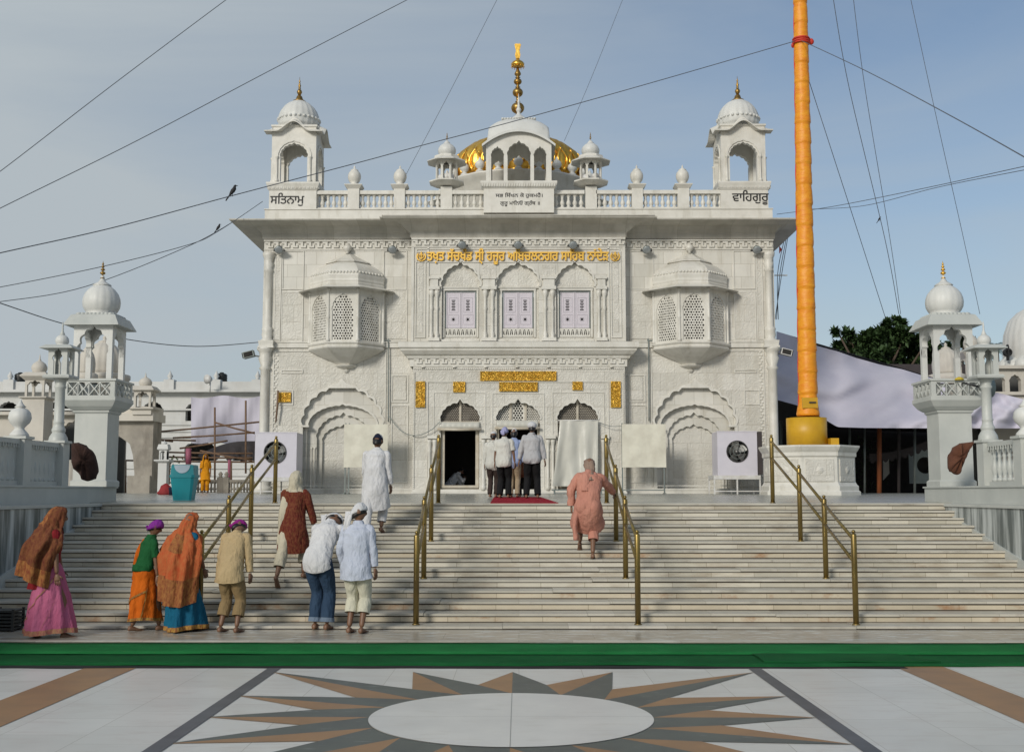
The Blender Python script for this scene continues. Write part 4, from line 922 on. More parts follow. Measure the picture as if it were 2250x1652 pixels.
# -- golden dome
DY = 41.0; dz = fZ(371, DY-2.86)+.06; R = 2.42
m = MB(); pf = [(R*.95, -.15), (R*1.0, -.05), (R*1.03, .02), (R*.99, .10), (R*1.0, .14), (R*1.03, .34, 1), (R*1.03, .62, 1), (R*.99, .92, 1), (R*.90, 1.20), (R*.74, 1.50), (R*.5, 1.76), (R*.28, 1.92), (R*.12, 2.02), (.12, 2.1)]
m.lathe((XC, DY, dz), pf, 144, 36, .055)
o = m.build('golden_dome', 'gold', TP)
m = MB()                                                    # swirling leaf relief round the foot of the dome
for i in range(30):
    a0 = i*2*pi/28
    for q in (-1, 1):
        pts = []
        for k in range(9):
            t_ = k/8; a = a0+q*(.085*sin(t_*pi*1.1)); z = .14+.88*t_; r_ = R*(1.05-.06*t_**2.2); pts.append((XC+r_*sin(a), DY-r_*cos(a), dz+z))
        m.tube(pts, [.05, .06, .06, .055, .05, .045, .04, .03, .015], 6)
m.build('leaf_relief', 'gold', o)
m = MB(); zf = dz+1.75; f = lambda y: fZ(y, DY)-zf
pr = [(.35, f(268)), (.3, f(262)), (.10, f(258)), (.07, f(254))]
for yc_, rx, ry in ((238, 15, 13), (204, 12, 10.5), (180, 9.2, 7.5)):
    k = DY/2500
    for a in range(-70, 71, 20): pr.append((max(.06, rx*k*cos(radians(a))), f(yc_)+ry*k*sin(radians(a))))
    pr += [(.05, f(yc_)+(ry+1)*k), (.10, f(yc_)+(ry+2)*k), (.05, f(yc_)+(ry+3.2)*k)]
pr += [(.06, f(168.5)), (.12, f(164.5)), (.12, f(162)), (.06, f(155)), (.04, f(148))]
m.lathe((XC-.02, DY, zf), pr, 24)
m.build('finial', 'dull_gold', o)
m = MB(); m.lathe((XC-.02, DY, zf), [(.23, f(146)), (.25, f(141)), (.22, f(140.5)), (.21, f(138)), (.12, f(134)), (.05, f(131)), (.05, f(129))], 24)
for i in range(12): a = i*pi/6; m.tube([(XC-.02+.24*cos(a), DY+.24*sin(a), zf+f(146)), (XC-.02+.24*cos(a), DY+.24*sin(a), zf+f(149.5))], .012, 6)
m.build('canopy', 'gold', o)
m = MB()
zq = lambda y: fZ(y, DY)
out_ = [(-.07, zq(130)), (.07, zq(130)), (.10, zq(122)), (.07, zq(112)), (.12, zq(99)), (.06, zq(96)), (.03, zq(98)), (0, zq(96.5)), (-.03, zq(98)), (-.06, zq(96)), (-.12, zq(99)), (-.07, zq(112)), (-.10, zq(122))]
m.plate([[(x+XC-.02, z) for x, z in out_]], (0, DY-.03, 0), t=.06); m.build('plume', 'gold', o)
# drum with scalloped cornice and little white urns
m = MB(); Rd = 2.70; zr_ = dz-.05
m.lathe((XC, DY, 0), [(Rd-.12, fZ(478)), (Rd-.12, zr_-.35), (Rd-.02, zr_-.26), (Rd+.02, zr_-.16), (Rd+.16, zr_-.06), (Rd+.16, zr_), (Rd-.4, zr_+.02)], 96, 24, .012, True)
dr = m.build('dome_drum', 'marble_trim', TP)
m = MB()
for i in range(24):
    a = i*2*pi/24; p = (XC+(Rd-.02)*sin(a), DY-(Rd-.02)*cos(a), zr_+.01)
    MB().lathe(p, [(.17, 0), (.12, .08), (.06, .12), (.12, .17), (.17, .27), (.15, .37), (.08, .43), (.04, .46), (.05, .48), (.01, .56)], 14).build('urn', 'dome_white', dr)

# -- oriels
def half_oct(cx, hw, fw, yb, pr): return [(cx-hw, YW+.0), (cx-hw, YW-pr[0]), (cx-fw, YW-pr[1]), (cx+fw, YW-pr[1]), (cx+hw, YW-pr[0]), (cx+hw, YW)]
for s in (-1, 1):
    cx = XC+s*5.48; hw, fw, p0, p1 = 1.17, .46, .14, .86
    base = half_oct(cx, hw, fw, 0, (p0, p1)); Yf = YW-p1
    o = empty('oriel', (cx, YW, fZ(751, Yf)), None)
    o.parent = TP; o.location = Vector((cx, YW, fZ(751, Yf)))-wloc(TP)
    zs0, zs1, zw1 = fZ(766, Yf), fZ(751, Yf), fZ(633, Yf)
    def scaled(k, kw=None): return [(cx+(x-cx)*k, YW+(y-YW)*(kw or k)) for x, y in base]
    # bracket bowl
    m = MB(); rg = []
    for k, y in ((.06, 816), (.10, 812), (.05, 809), (.16, 806), (.26, 803), (.30, 800), (.24, 798), (.34, 793), (.60, 783), (.82, 773), (.94, 767), (1.02, 763), (1.04, 760), (1.0, 757), (1.03, 754), (1.06, 752.5), (1.06, 750)):
        z = fZ(y, Yf+(1-k)*.6); rg.append([(x, yy, z) for x, yy in scaled(k)])
    m.loft(rg, True, True, False)
    for q in range(-9, 10):
        x = cx+q*.115
    m.build('bracket', 'marble_trim', o)
    # pierced screens: front and two canted faces
    zj0, zj1 = zs1+.0, zw1; H = zj1-zj0; fr = MB(); sc = MB()
    faces = [(base[1], base[2]), (base[2], base[3]), (base[3], base[4])]
    for A, B in faces:
        A, B = Vector(A), Vector(B); d = B-A; ln = d.length; d = d/ln; nn_ = Vector((-d.y, d.x))
        am = .10; ah = [(am+.02, zj0+.06)]+[(x, z) for x, z in arch(ln/2, zj0+H*.58, ln/2-am-.02, H*.30, cusps=9, lobe=.10, ogee=.1)]+[(ln-am-.02, zj0+.06)]
        fr.plate([rect(0, ln, zj0, zj1), ah], (A.x, A.y, 0), (d.x, d.y, 0), (0, 0, 1), (nn_.x, nn_.y, 0), .08)
        holes = jali_holes(ah, ln/2, zj0+.075, am, ln-am, zj1, .082, 'flower')
        big = [[(x, z) for x, z in ah]]
        sc.plate([[(am, zj0+.04)]+[(x, z) for x, z in arch(ln/2, zj0+H*.58, ln/2-am, H*.32, cusps=9, lobe=.10, ogee=.1)]+[(ln-am, zj0+.04)]]+holes, (A.x+nn_.x*.03, A.y+nn_.y*.03, 0), (d.x, d.y, 0), (0, 0, 1), (nn_.x, nn_.y, 0), .03)
        fr.box(0, 0, 0, 0, 0, 0)
    for x, y in base[1:5]:
        fr.lathe((x, y+.01, zj0), [(.065, 0), (.065, .10), (.045, .14), (.045, H*.44), (.06, H*.46), (.045, H*.49), (.045, H-.12), (.07, H-.05), (.07, H)], 8)
    fr.box(cx-hw-.0, cx-hw+.06, YW-p0, YW, zj0, zj1); fr.box(cx+hw-.06, cx+hw, YW-p0, YW, zj0, zj1)
    fr.build('frame', 'marble_trim', o); sc.build('screen', 'marble_trim', o)
    MB().plate([[(x, y) for x, y in scaled(.90)]], (0, 0, zj0+.01), (1, 0, 0), (0, 1, 0), (0, 0, 1), .02).build('floor', 'dark', o)
    # near-black panel: the shade behind the screens is put into its colour
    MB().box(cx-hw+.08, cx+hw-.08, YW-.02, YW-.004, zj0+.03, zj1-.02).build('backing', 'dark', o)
    m = MB(); ze = zw1
    m.sweep([(x, y) for x, y in base], [(-.3, ze), (.02, ze), (.06, ze+.04), (.34, ze-.02), (.36, ze-.01), (.10, ze+.09), (.03, ze+.12), (-.5, ze+.12)])
    m.build('eave', 'marble_trim', o)
    m = MB(); rg = []
    for k, y in ((1.0, 627), (1.02, 622), (.99, 620), (1.01, 616), (1.0, 612), (1.02, 604), (1.0, 598), (.95, 592), (.86, 586), (.74, 581), (.60, 577), (.54, 575.5), (.56, 574.5), (.60, 574), (.60, 572.5), (.46, 569), (.30, 564), (.16, 559), (.06, 556)):
        z = fZ(y, Yf+(1-k)*.8)+.02; rg.append([(x, yy, z) for x, yy in scaled(k)])
    m.loft(rg, True, True, False)
    cxy = (cx, YW-.10*p1-.05, fZ(558, YW-.1)); m.lathe(cxy, [(.05, 0), (.04, .05), (.07, .08), (.13, .14), (.14, .20), (.10, .27), (.05, .31), (.01, .36)], 16, 8, .08)
    # rib lines along the roof and a row of petals
    for i in range(1, 5):
        for A, B in ((base[i], base[i+1]),) if i < 4 else ():
            for q in range(9 if i == 2 else 8):
                t_ = (q+.5)/(9 if i == 2 else 8); x = A[0]+(B[0]-A[0])*t_; y = A[1]+(B[1]-A[1])*t_
                m.ball((x, y-.0, fZ(598, Yf)+.02), .05, .05, .045, 6, 4)
    m.build('cupola', 'marble_trim', o)
# -- centre bay upper storey
zL0 = fZ(750, YC_); z1u = zg0-.03
m = MB(); nich = []
NX = [(970.5, 1052.5), (1092, 1184), (1222, 1305)]
pts = [(xb0, zL0)]
for a, b in NX:
    cx = (fX(a, YC_)+fX(b, YC_))/2; hw = (fX(b, YC_)-fX(a, YC_))/2; zs = fZ(630, YC_); nich.append((cx, hw)); pts += arch_hole(cx, zL0, zs, hw, fZ(583, YC_)-zs, cusps=9, lobe=.13, ogee=.16)
pts += [(xb1, zL0), (xb1, zc0+.1), (xb0, zc0+.1)]
m.plate([pts], (0, YC_, 0), t=.13); m.box(xb0, xb0+.1, YC_+.13, YW+.1, zL0, zc0+.1); m.box(xb1-.1, xb1, YC_+.13, YW+.1, zL0, zc0+.1)
m.build('centre_wall', 'marble', TP)
m = MB(); mo = MB()
for (cx, hw) in nich:
    wx = .455; zw0, zw1 = fZ(740, YC_), fZ(640, YC_)
    m.plate([rect(cx-hw-.15, cx+hw+.15, zL0, fZ(570, YC_)), rect(cx-wx-.05, cx+wx+.05, zw0, zw1+.04)], (0, YC_+.14, 0), t=.1)
    zs = fZ(630, YC_); oa = arch(cx, zs, hw+.06, fZ(579.5, YC_)-zs, cusps=9, lobe=.13, ogee=.16); ia = arch(cx, zs, hw-.003, fZ(583, YC_)-zs, cusps=9, lobe=.13, ogee=.16)
    mo.plate([oa+ia[::-1]], (0, YC_-.03, 0), t=.03)
    mo.box(cx-wx-.12, cx+wx+.12, YC_+.09, YC_+.14, zw1+.04, zw1+.10); mo.box(cx-hw, cx+hw, YC_+.07, YC_+.14, fZ(630, YC_)-.03, fZ(630, YC_)+.01)
    for q in (-1, 1): mo.box(cx+q*(wx+.08)-.03, cx+q*(wx+.08)+.03, YC_+.10, YC_+.14, zw0, zw1+.04)
    mo.box(cx-hw, cx+hw, YC_-.02, YC_+.14, zL0, zL0+.06)
m.build('niche_panel', 'carved', TP)
# pilasters
PXs = [(948, 1), (960, 0), (1066, 1), (1082, 1), (1198, 1), (1214, 1), (1316, 0), (1328, 1)]
for px_, q in PXs:
    x = fX(px_, YC_); z0 = zL0; H = fZ(637, YC_)-z0
    mo.lathe((x, YC_-.03, z0), [(.085, 0), (.085, .12), (.06, .15), (.08, .22), (.05, .30), (.045, .34), (.045, H*.6), (.065, H*.64), (.045, H*.7), (.05, H*.86), (.085, H*.92), (.085, H)], 10)
for a, b in ((942, 966), (1058, 1091), (1190, 1222), (1310, 1334)):
    xa, xb = fX(a, YC_), fX(b, YC_); mo.box(xa, xb, YC_-.13, YC_, fZ(637, YC_), fZ(630, YC_)); mo.box(xa+.05, xb-.05, YC_-.09, YC_, fZ(630, YC_), fZ(614, YC_)); mo.box(xa, xb, YC_-.12, YC_, fZ(614, YC_), fZ(609, YC_)); mo.box(xa, xb, YC_-.13, YC_, zL0, zL0+.10)
for a, b in ((903, 909), (938, 942), (1336, 1340), (1369, 1375)): mo.box(fX(a, YC_), fX(b, YC_), YC_-.03, YC_, zL0, z1u)
s = -1
for a, b, y0, y1 in ((912, 935, 553, 742), (1343, 1366, 553, 742), (914, 1363, 547, 577)):
    frame(mo, a, b, y0, y1, .025, .03, YC_, False)
mo.build('arcade_moulding', 'marble_trim', TP)
m = MB()
for a, b, y0, y1 in ((918, 929, 577, 730), (1349, 1360, 577, 730), (1060, 1090, 582, 609), (1192, 1221, 582, 609)): MB().box(fX(a, YC_), fX(b, YC_), YC_-.012, YC_, fZ(y1, YC_), fZ(y0, YC_)).build('carved_panel', 'carved', TP)
for i, (cx, hw) in enumerate(nich):
    wx = .455; z0, z1 = fZ(719, YC_), fZ(640.5, YC_); yy = YC_+.17
    win = MB(); win.box(cx-wx-.04, cx-wx, yy-.02, yy+.06, z0, z1); win.box(cx+wx, cx+wx+.04, yy-.02, yy+.06, z0, z1); win.box(cx-wx-.04, cx+wx+.04, yy-.02, yy+.06, z1, z1+.035)
    wo = win.build('window', 'grey_metal', TP)
    for q in (-1, 1):
        lf = MB(); xa, xb = sorted((cx+q*.004, cx+q*wx)); xm = (xa+xb)/2; H = z1-z0
        sl = [rect(xm-.06+.016*((k % 2)), xm+.06-.016*(k % 2), z0+H*(.49+.045*k), z0+H*(.49+.045*k+.028)) for k in range(7)]
        st = [(xm+(.095 if k % 2 == 0 else .030)*cos(k*pi/8+.0), z0+H*.24+(.095 if k % 2 == 0 else .030)*sin(k*pi/8)) for k in range(16)]
        lf.plate([rect(xa, xb, z0, z1), st]+sl, (0, yy, 0), t=.03)
        for (a_, b_, c_, d_) in ((xa+.06, xb-.06, z0+H*.10, z0+H*.38), (xa+.08, xb-.08, z0+H*.44, z0+H*.86)):
            for bx in ((a_, b_, c_, c_+.015), (a_, b_, d_-.015, d_), (a_, a_+.015, c_+.015, d_-.015), (b_-.015, b_, c_+.015, d_-.015)): lf.box(bx[0], bx[1], yy-.012, yy, bx[2], bx[3])
        lf.box(xa, xa+.03, yy-.015, yy, z0, z1); lf.box(xb-.03, xb, yy-.015, yy, z0, z1)
        lf.build('shutter', 'door_paint', wo)
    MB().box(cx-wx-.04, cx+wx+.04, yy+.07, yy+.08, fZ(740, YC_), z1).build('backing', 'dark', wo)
    jl = MB(); zj0, zj1 = fZ(739, YC_), z0-.01; hh = zj1-zj0; hs = []
    for k in range(-3, 4):
        xk_ = cx+k*.135
        for q in (-1, 1):
            hs.append([(xk_+q*.018, zj0+hh*.2), (xk_+q*.05, zj0+hh*.28), (xk_+q*.058, zj0+hh*.55), (xk_+q*.035, zj0+hh*.8), (xk_+q*.03, zj0+hh*.55)])
        if k < 3: hs.append([(xk_+.0675-.02, zj0+hh*.85), (xk_+.0675, zj0+hh*.62), (xk_+.0675+.02, zj0+hh*.85)])
    jl.plate([rect(cx-wx-.04, cx+wx+.04, zj0, zj1)]+hs, (0, yy-.01, 0), t=.03); jl.build('sill_screen', 'marble_trim', wo)
# balcony ledge and the band of brackets beneath
m = MB(); xa, xb = fX(910, YC_), fX(1370, YC_); zz = lambda y: fZ(y, YC_-.3)
pl = [(xb0, YW+.0), (xb0, YC_), (xb1, YC_), (xb1, YW)]
m.sweep(pl, [(-.02, zz(803)), (.02, zz(803)), (.03, zz(788)), (.10, zz(785)), (.12, zz(780)), (.20, zz(777)), (.30, zz(769)), (.30, zz(766)), (.36, zz(763)), (.36, zz(752)), (.32, zz(750.5)), (-.1, zz(749.5))])
m.build('ledge', 'marble_trim', TP)
m = MB(); key_frieze(m, xa, xb, YC_-.022, fZ(802, YC_), fZ(787, YC_), .265); m.build('key_frieze', 'marble_trim', TP); m = MB()
z = fZ(810, YC_); n = int((xb-xa)/.06)
for i in range(n): m.box(xa+i*.06, xa+i*.06+.04, YC_-.03, YC_, z-.02, z+.02)
for i in range(7): MB().lathe((xa+(i+.3)*(xb-xa)/6.7, YC_-.035, z+.045), [(.055, -.02), (.06, 0), (.055, .02)], 12).build('ring_boss', 'marble_trim', TP)
n = int((fZ(812, YC_)-ZB-.2)/.06)
for xx in (xa+.005, xb-.045):
    for i in range(n): m.box(xx, xx+.04, YC_-.03, YC_, ZB+.15+i*.06, ZB+.15+i*.06+.042)
m.build('bead_moulding', 'marble_trim', TP)
# -- porch wall with three doorways
xa, xb = fX(909, YC_), fX(1372, YC_); ztop = fZ(803, YC_-.02); DR = [(1010.6, 42.5), (1138.4, 47.5), (1269.5, 44)]; pts = [(xa, ZB)]; drs = []
for c_, h_ in DR:
    cx = fX(c_, YC_, 950); hw = h_/2500*YC_; zs = fZ(922, YC_); drs.append((cx, hw)); pts += arch_hole(cx, ZB, zs, hw, fZ(886, YC_)-zs, cusps=9, lobe=.12, ogee=.20)
pts += [(xb, ZB), (xb, ztop), (xa, ztop)]
m = MB(); m.plate([pts], (0, YC_, 0), t=.14); m.box(xa, xa+.1, YC_+.14, YW, ZB, ztop); m.box(xb-.1, xb, YC_+.14, YW, ZB, ztop); m.build('porch_wall', 'carved', TP)
m = MB(); frame(m, 940.5, 1336, 838, 1082, .025, .03, YC_, False)
for c_ in (1010.6, 1138.4, 1269.5):
    frame(m, c_-57, c_+57, 862 if c_ != 1138.4 else 864, 1080, .022, .022, YC_, False)
    cx = fX(c_, YC_, 950); hw = [d[1] for d in drs if abs(d[0]-cx) < .01][0]; zs = fZ(922, YC_)
    oa = arch(cx, zs, hw+.05, fZ(882, YC_)-zs, cusps=9, lobe=.12, ogee=.2); ia = arch(cx, zs, hw-.002, fZ(886, YC_)-zs, cusps=9, lobe=.12, ogee=.2); m.plate([oa+ia[::-1]], (0, YC_-.028, 0), t=.028)
for px_ in (946, 957, 1063, 1075, 1203, 1214, 1323, 1331):
    x = fX(px_, YC_); H = fZ(962, YC_)-ZB
    m.lathe((x, YC_-.03, ZB+.1), [(.08, 0), (.08, .12), (.055, .15), (.075, .22), (.05, .27), (.07, .35), (.045, .40), (.045, H-.55), (.06, H-.5), (.045, H-.45), (.06, H-.3), (.08, H-.22), (.08, H-.16)], 10)
for a, b in ((941, 962), (1058, 1081), (1197, 1220), (1318, 1336)): m.box(fX(a, YC_), fX(b, YC_), YC_-.12, YC_, fZ(964, YC_), fZ(957, YC_))
m.box(xa, xb, YC_-.06, YC_, ZB, ZB+.13); m.box(xa-.02, xb+.02, YC_-.14, YC_-.061, ZB+.0, ZB+.05)
m.build('porch_moulding', 'marble_trim', TP)
for i, (cx, hw) in enumerate(drs):
    yd = YC_+.15; zs = fZ(926, YC_); op = .485 if i != 1 else .60; zo = fZ(945 if i != 1 else 943, YC_); sill = fZ(1066, YC_) if i != 1 else ZB+.02
    d = empty('doorway', (cx, yd, ZB)); d.parent = TP; d.location = Vector((cx, yd, ZB))-wloc(TP)
    m = MB(); ztp = fZ(868, YC_)
    m.plate([[(cx-hw-.25, ZB), (cx-op, ZB), (cx-op, zo), (cx+op, zo), (cx+op, ZB), (cx+hw+.25, ZB), (cx+hw+.25, zs-.06), (cx-hw-.25, zs-.06)]] if sill < ZB+.1 else [rect(cx-hw-.25, cx+hw+.25, ZB, zs-.06), rect(cx-op, cx+op, sill, zo)], (0, yd, 0), t=.12)
    m.box(cx-hw-.1, cx+hw+.1, yd-.05, yd+.12, zs-.059, zs+.015)
    for q in (-1, 1): m.box(cx+q*(op+.05)-.05, cx+q*(op+.05)+.05, yd-.04, yd, max(sill-.08, ZB), zo+.03)
    m.box(cx-op-.1, cx+op+.1, yd-.06, yd, max(sill-.08, ZB), max(sill, ZB+.02))
    mull = (0,) if i != 1 else (-.235, .235)
    for q in mull: m.box(cx+q-.035, cx+q+.035, yd-.02, yd+.05, zs+.015, ztp)
    m.build('frame', 'frame_paint', d)
    ol = [(cx-hw-.2, zs+.016), (cx+hw+.2, zs+.016), (cx+hw+.2, ztp), (cx-hw-.2, ztp)]
    if i == 1:
        hh = jali_holes(ol, cx, zs+.02, cx-.2, cx+.2, ztp-.02, .085, 'net', .40); hh = [h for h in hh if all(abs(p[0]-cx) < .2 for p in h)]
        h2 = [h for h in jali_holes(ol, cx, zs+.02, cx-.8, cx+.8, ztp-.02, .062, 'net', .36) if all(abs(p[0]-cx) > .27 for p in h)]
        MB().plate([ol]+hh+h2, (0, yd+.03, 0), t=.02).build('lattice', 'marble_trim', d)
    else:
        hh = [h for h in jali_holes(ol, cx, zs+.02, cx-.9, cx+.9, ztp-.02, .06, 'net', .40)]
        MB().plate([ol]+hh, (0, yd+.03, 0), t=.02).build('lattice', 'stone' , d)
# -- gold plaques
for (x0, x1, y0, y1, Y) in ((1055.5, 1222, 816, 837, YC_), (1097, 1181, 839.5, 860, YC_), (996.6, 1023, 838.7, 862, YC_), (1256.8, 1279, 838.7, 857.4, YC_), (915.2, 935.6, 838, 895, YC_), (1340.3, 1362, 838, 895.5, YC_), (616, 643.5, 862, 883.5, YW)):
    m = MB(); a, b, c_, d_ = fX(x0, Y), fX(x1, Y), fZ(y1, Y), fZ(y0, Y)
    m.box(a, b, Y-.045, Y-.02, c_, d_); w_ = .03
    for bx in ((a, b, c_, c_+w_), (a, b, d_-w_, d_), (a, a+w_, c_+w_, d_-w_), (b-w_, b, c_+w_, d_-w_)): m.box(bx[0], bx[1], Y-.06, Y-.045, bx[2], bx[3])
    rr_ = random.Random(int(x0))
    for _ in range(int((b-a)*(d_-c_)*130)):
        x, z = rr_.uniform(a+.05, b-.05), rr_.uniform(c_+.05, d_-.05); m.ball((x, Y-.045, z), rr_.uniform(.015, .045), .018, rr_.uniform(.012, .03), 6, 4)
    m.build('gold_plaque', 'gold_plate', TP)
# -- the golden inscription
yl = YC_-.07; m = MB()
lettering(m, 'ਤਖ਼ਤ ਸੱਚਖੰਡ ਸ੍ੀ ਹਜ਼ੂਰ ਅਿਬਚਲਨਗਰ ਸਾਿਹਬ ਨਾਂਦੇੜ', fX(938, yl, 563), fX(1337, yl, 563), fZ(572, yl), .43, yl, .05, .011)
m.build('lettering', 'gold_letter', TP)
def khanda(cx, cz, R, y):
    m = MB()
    m.plate([circ(cx, cz+R*.08, R*.52, 24), circ(cx, cz+R*.08, R*.38, 24)], (0, y, 0), t=.04)
    m.plate([[(cx-R*.06, cz-R*.75), (cx+R*.06, cz-R*.75), (cx+R*.12, cz+R*.45), (cx+R*.16, cz+R*.75), (cx, cz+R*1.1), (cx-R*.16, cz+R*.75), (cx-R*.12, cz+R*.45)]], (0, y-.01, 0), t=.05)
    for s in (-1, 1):
        o_ = [(cx+s*R*(1.0*cos(radians(a))), cz+R*(1.0*sin(radians(a)))) for a in range(52, -62, -8)]+[(cx+s*R*.55, cz-R*.78), (cx-s*R*.35, cz-R*1.02), (cx-s*R*.30, cz-R*.88)]
        i_ = [(cx+s*R*(.72*cos(radians(a))+.02), cz+R*(.74*sin(radians(a))-.02)) for a in range(-62, 50, 8)]
        m.plate([o_+i_], (0, y-.003*s, 0), t=.045, rule='nz')
        m.box(cx-R*.2, cx+R*.2, y-.012, y+.02, cz-R*.80, cz-R*.70)
    m.build('emblem', 'gold_letter', TP)
for px_ in (925.5, 1351.5): khanda(fX(px_, yl, 563), fZ(563.5, yl), .155, yl)
# ================================================================== things on the facade and terrace
for i, (px_, py_, w_) in enumerate(((613, 548, 'at the far left end of the frieze'), (862.6, 548, 'left of the golden inscription above the left wing'), (1015.5, 538, 'above the left window niche'), (1138.5, 538, 'above the middle window niche'), (1259.5, 538, 'above the right window niche'), (1420.7, 548, 'right of the golden inscription above the right wing'), (1663, 548, 'at the far right end of the frieze'))):
    Y = (YW if i in (0, 1, 5, 6) else YC_)-.30; p = P(px_, py_, Y)
    t = empty('floodlight', p, 'round grey floodlight '+w_, 'floodlight', 'floodlights under the cornice')
    m = MB(); d = Vector((0, -.75, -.65)).normalized(); m.tube([p-d*.12, p-d*.10, p-d*.02, p+d*.05], [.05, .09, .12, .14], 16); m.build('housing', 'grey_metal', t)
    MB().tube([p+d*.051, p+d*.055, p+d*.07], [.13, .128, .09], 16).build('lens', 'lamp_glass', t)
    m = MB(); m.box(p.x-.17, p.x-.145, p.y-.03, p.y+.05, p.z-.06, p.z+.02); m.box(p.x+.145, p.x+.17, p.y-.03, p.y+.05, p.z-.06, p.z+.02); m.box(p.x-.19, p.x+.19, p.y+.05, p.y+.08, p.z-.04, p.z-.01); m.box(p.x-.02, p.x+.02, p.y+.08, p.y+.29, p.z-.04, p.z-.01); m.build('bracket', 'black_metal', t)
def wire(name, pts, r, label, mm='cable', cat='cable', group=None, n=10):
    pts = [Vector(p) for p in pts]; out = []
    for i in range(len(pts)-1):
        p0, p1, p2, p3 = pts[max(i-1, 0)], pts[i], pts[i+1], pts[min(i+2, len(pts)-1)]
        for k in range(n):
            t = k/n; out.append(.5*((2*p1)+(-p0+p2)*t+(2*p0-5*p1+4*p2-p3)*t*t+(-p0+3*p1-3*p2+p3)*t**3))
    out.append(pts[-1]); o = MB().tube(out, r, 6).build(name, mm); return tag(o, label, cat, group)
wire('conduit', [P(832, 748, 35.9), P(852.5, 749, 35.9), P(853, 760, 35.9), P(853.5, 927, 35.9)], .02, 'thin grey conduit running down the wall right of the left oriel', 'grey_metal', 'pipe', 'conduits on the facade')
wire('conduit', [P(1447, 748, 35.9), P(1425, 749, 35.9), P(1425, 760, 35.9), P(1426, 925, 35.9)], .02, 'thin grey conduit running down the wall left of the right oriel', 'grey_metal', 'pipe', 'conduits on the facade')
wire('hanging_wire', [P(854, 914, 35.85), P(880, 945, 35.7), P(912, 957, 35.5), P(945, 946, 35.45), P(967, 926, 35.45)], .012, 'thin wire sagging across the wall left of the open door', 'grey_metal', 'wire')
wire('hanging_wire', [P(1312, 926, 35.45), P(1340, 936, 35.4), P(1368, 936, 35.4)], .010, 'thin wire from the curtained door to the right screen', 'grey_metal', 'wire')
# rolled blinds over the first two doors
for (x0, x1, y0, y1, w_) in ((961, 1058, 927, 946.5, 'left door'), (1087, 1187, 923, 944, 'centre door')):
    Y = YC_-.10; a, b = PX(x0, 930, Y), PX(x1, 930, Y); zt_, zb_ = PZ(y0, Y), PZ(y1, Y)
    t = empty('rolled_blind', ((a+b)/2, Y, zb_), 'rolled white blind above the dark opening of the '+w_, 'blind', 'rolled blinds over the doors')
    m = MB(); n = 24; rg = []
    for i in range(n+1):
        x = a+.06+(b-a-.12)*i/n; w2 = .01*sin(i*1.9); rg.append([(x, Y+.03+w2, zt_), (x, Y-.02+w2, (zt_+zb_)/2), (x, Y+.02, zb_+.05), (x, Y+.04, zb_+.05), (x, Y+.0+w2, (zt_+zb_)/2), (x, Y+.05+w2, zt_)])
    m.loft(rg, True, True, True); m.build('cloth', 'plastic', t)
    MB().tube([(a, Y-.02, zb_+.05), ((a+b)/2, Y-.02, zb_+.035), (b, Y-.02, zb_+.055)], .042, 10).build('roll', 'frame_paint', t)
# plastic curtain over the right door
Y = YC_-.12; m = MB(); n, k = 60, 24; vs = []
for j in range(k+1):
    t_ = j/k; y = 924+(1068-924)*t_; xl = 1230-17*t_**1.3; xr = 1313.5; z = PZ(y, Y)
    for i in range(n+1):
        u_ = i/n; x = PX(xl+(xr-xl)*u_, y, Y); f_ = (.02+.065*t_)*(.55*sin(u_*21+1.3*sin(t_*2+u_*5))+.45*sin(u_*9+t_*2.2)+.5*noise.noise(Vector((u_*7, t_*3, 2))))
        vs.append((x, Y-.04-f_*.9-.10*t_, z))
m.add(vs, [(j*(n+1)+i, j*(n+1)+i+1, (j+1)*(n+1)+i+1, (j+1)*(n+1)+i) for j in range(k) for i in range(n)], True)
t = empty('door_curtain', (PX(1270, 1068, Y), Y, PZ(1068, Y)), 'wrinkled white plastic curtain hanging over the right door', 'curtain'); m.build('cloth', 'plastic', t)
MB().tube([P(1226, 923.5, Y-.03), P(1315, 923.5, Y-.03)], .02, 8).build('rod', 'white_metal', t)
# bench in front of the curtain
Y = 34.9; z = zterr(Y); a, b = PX(1213, 1080, Y), PX(1326, 1080, Y)
m = MB(); m.box(a, b, Y-.15, Y+.15, z+.10, z+.14); m.box(a+.05, b-.05, Y-.1, Y+.1, z+.02, z+.05)
for x in (a+.05, b-.1): m.box(x, x+.05, Y-.13, Y+.13, z, z+.10)
tag(m.build('door_grating', 'grey_metal'), 'low grey metal drain frame on the floor under the plastic curtain', 'frame')
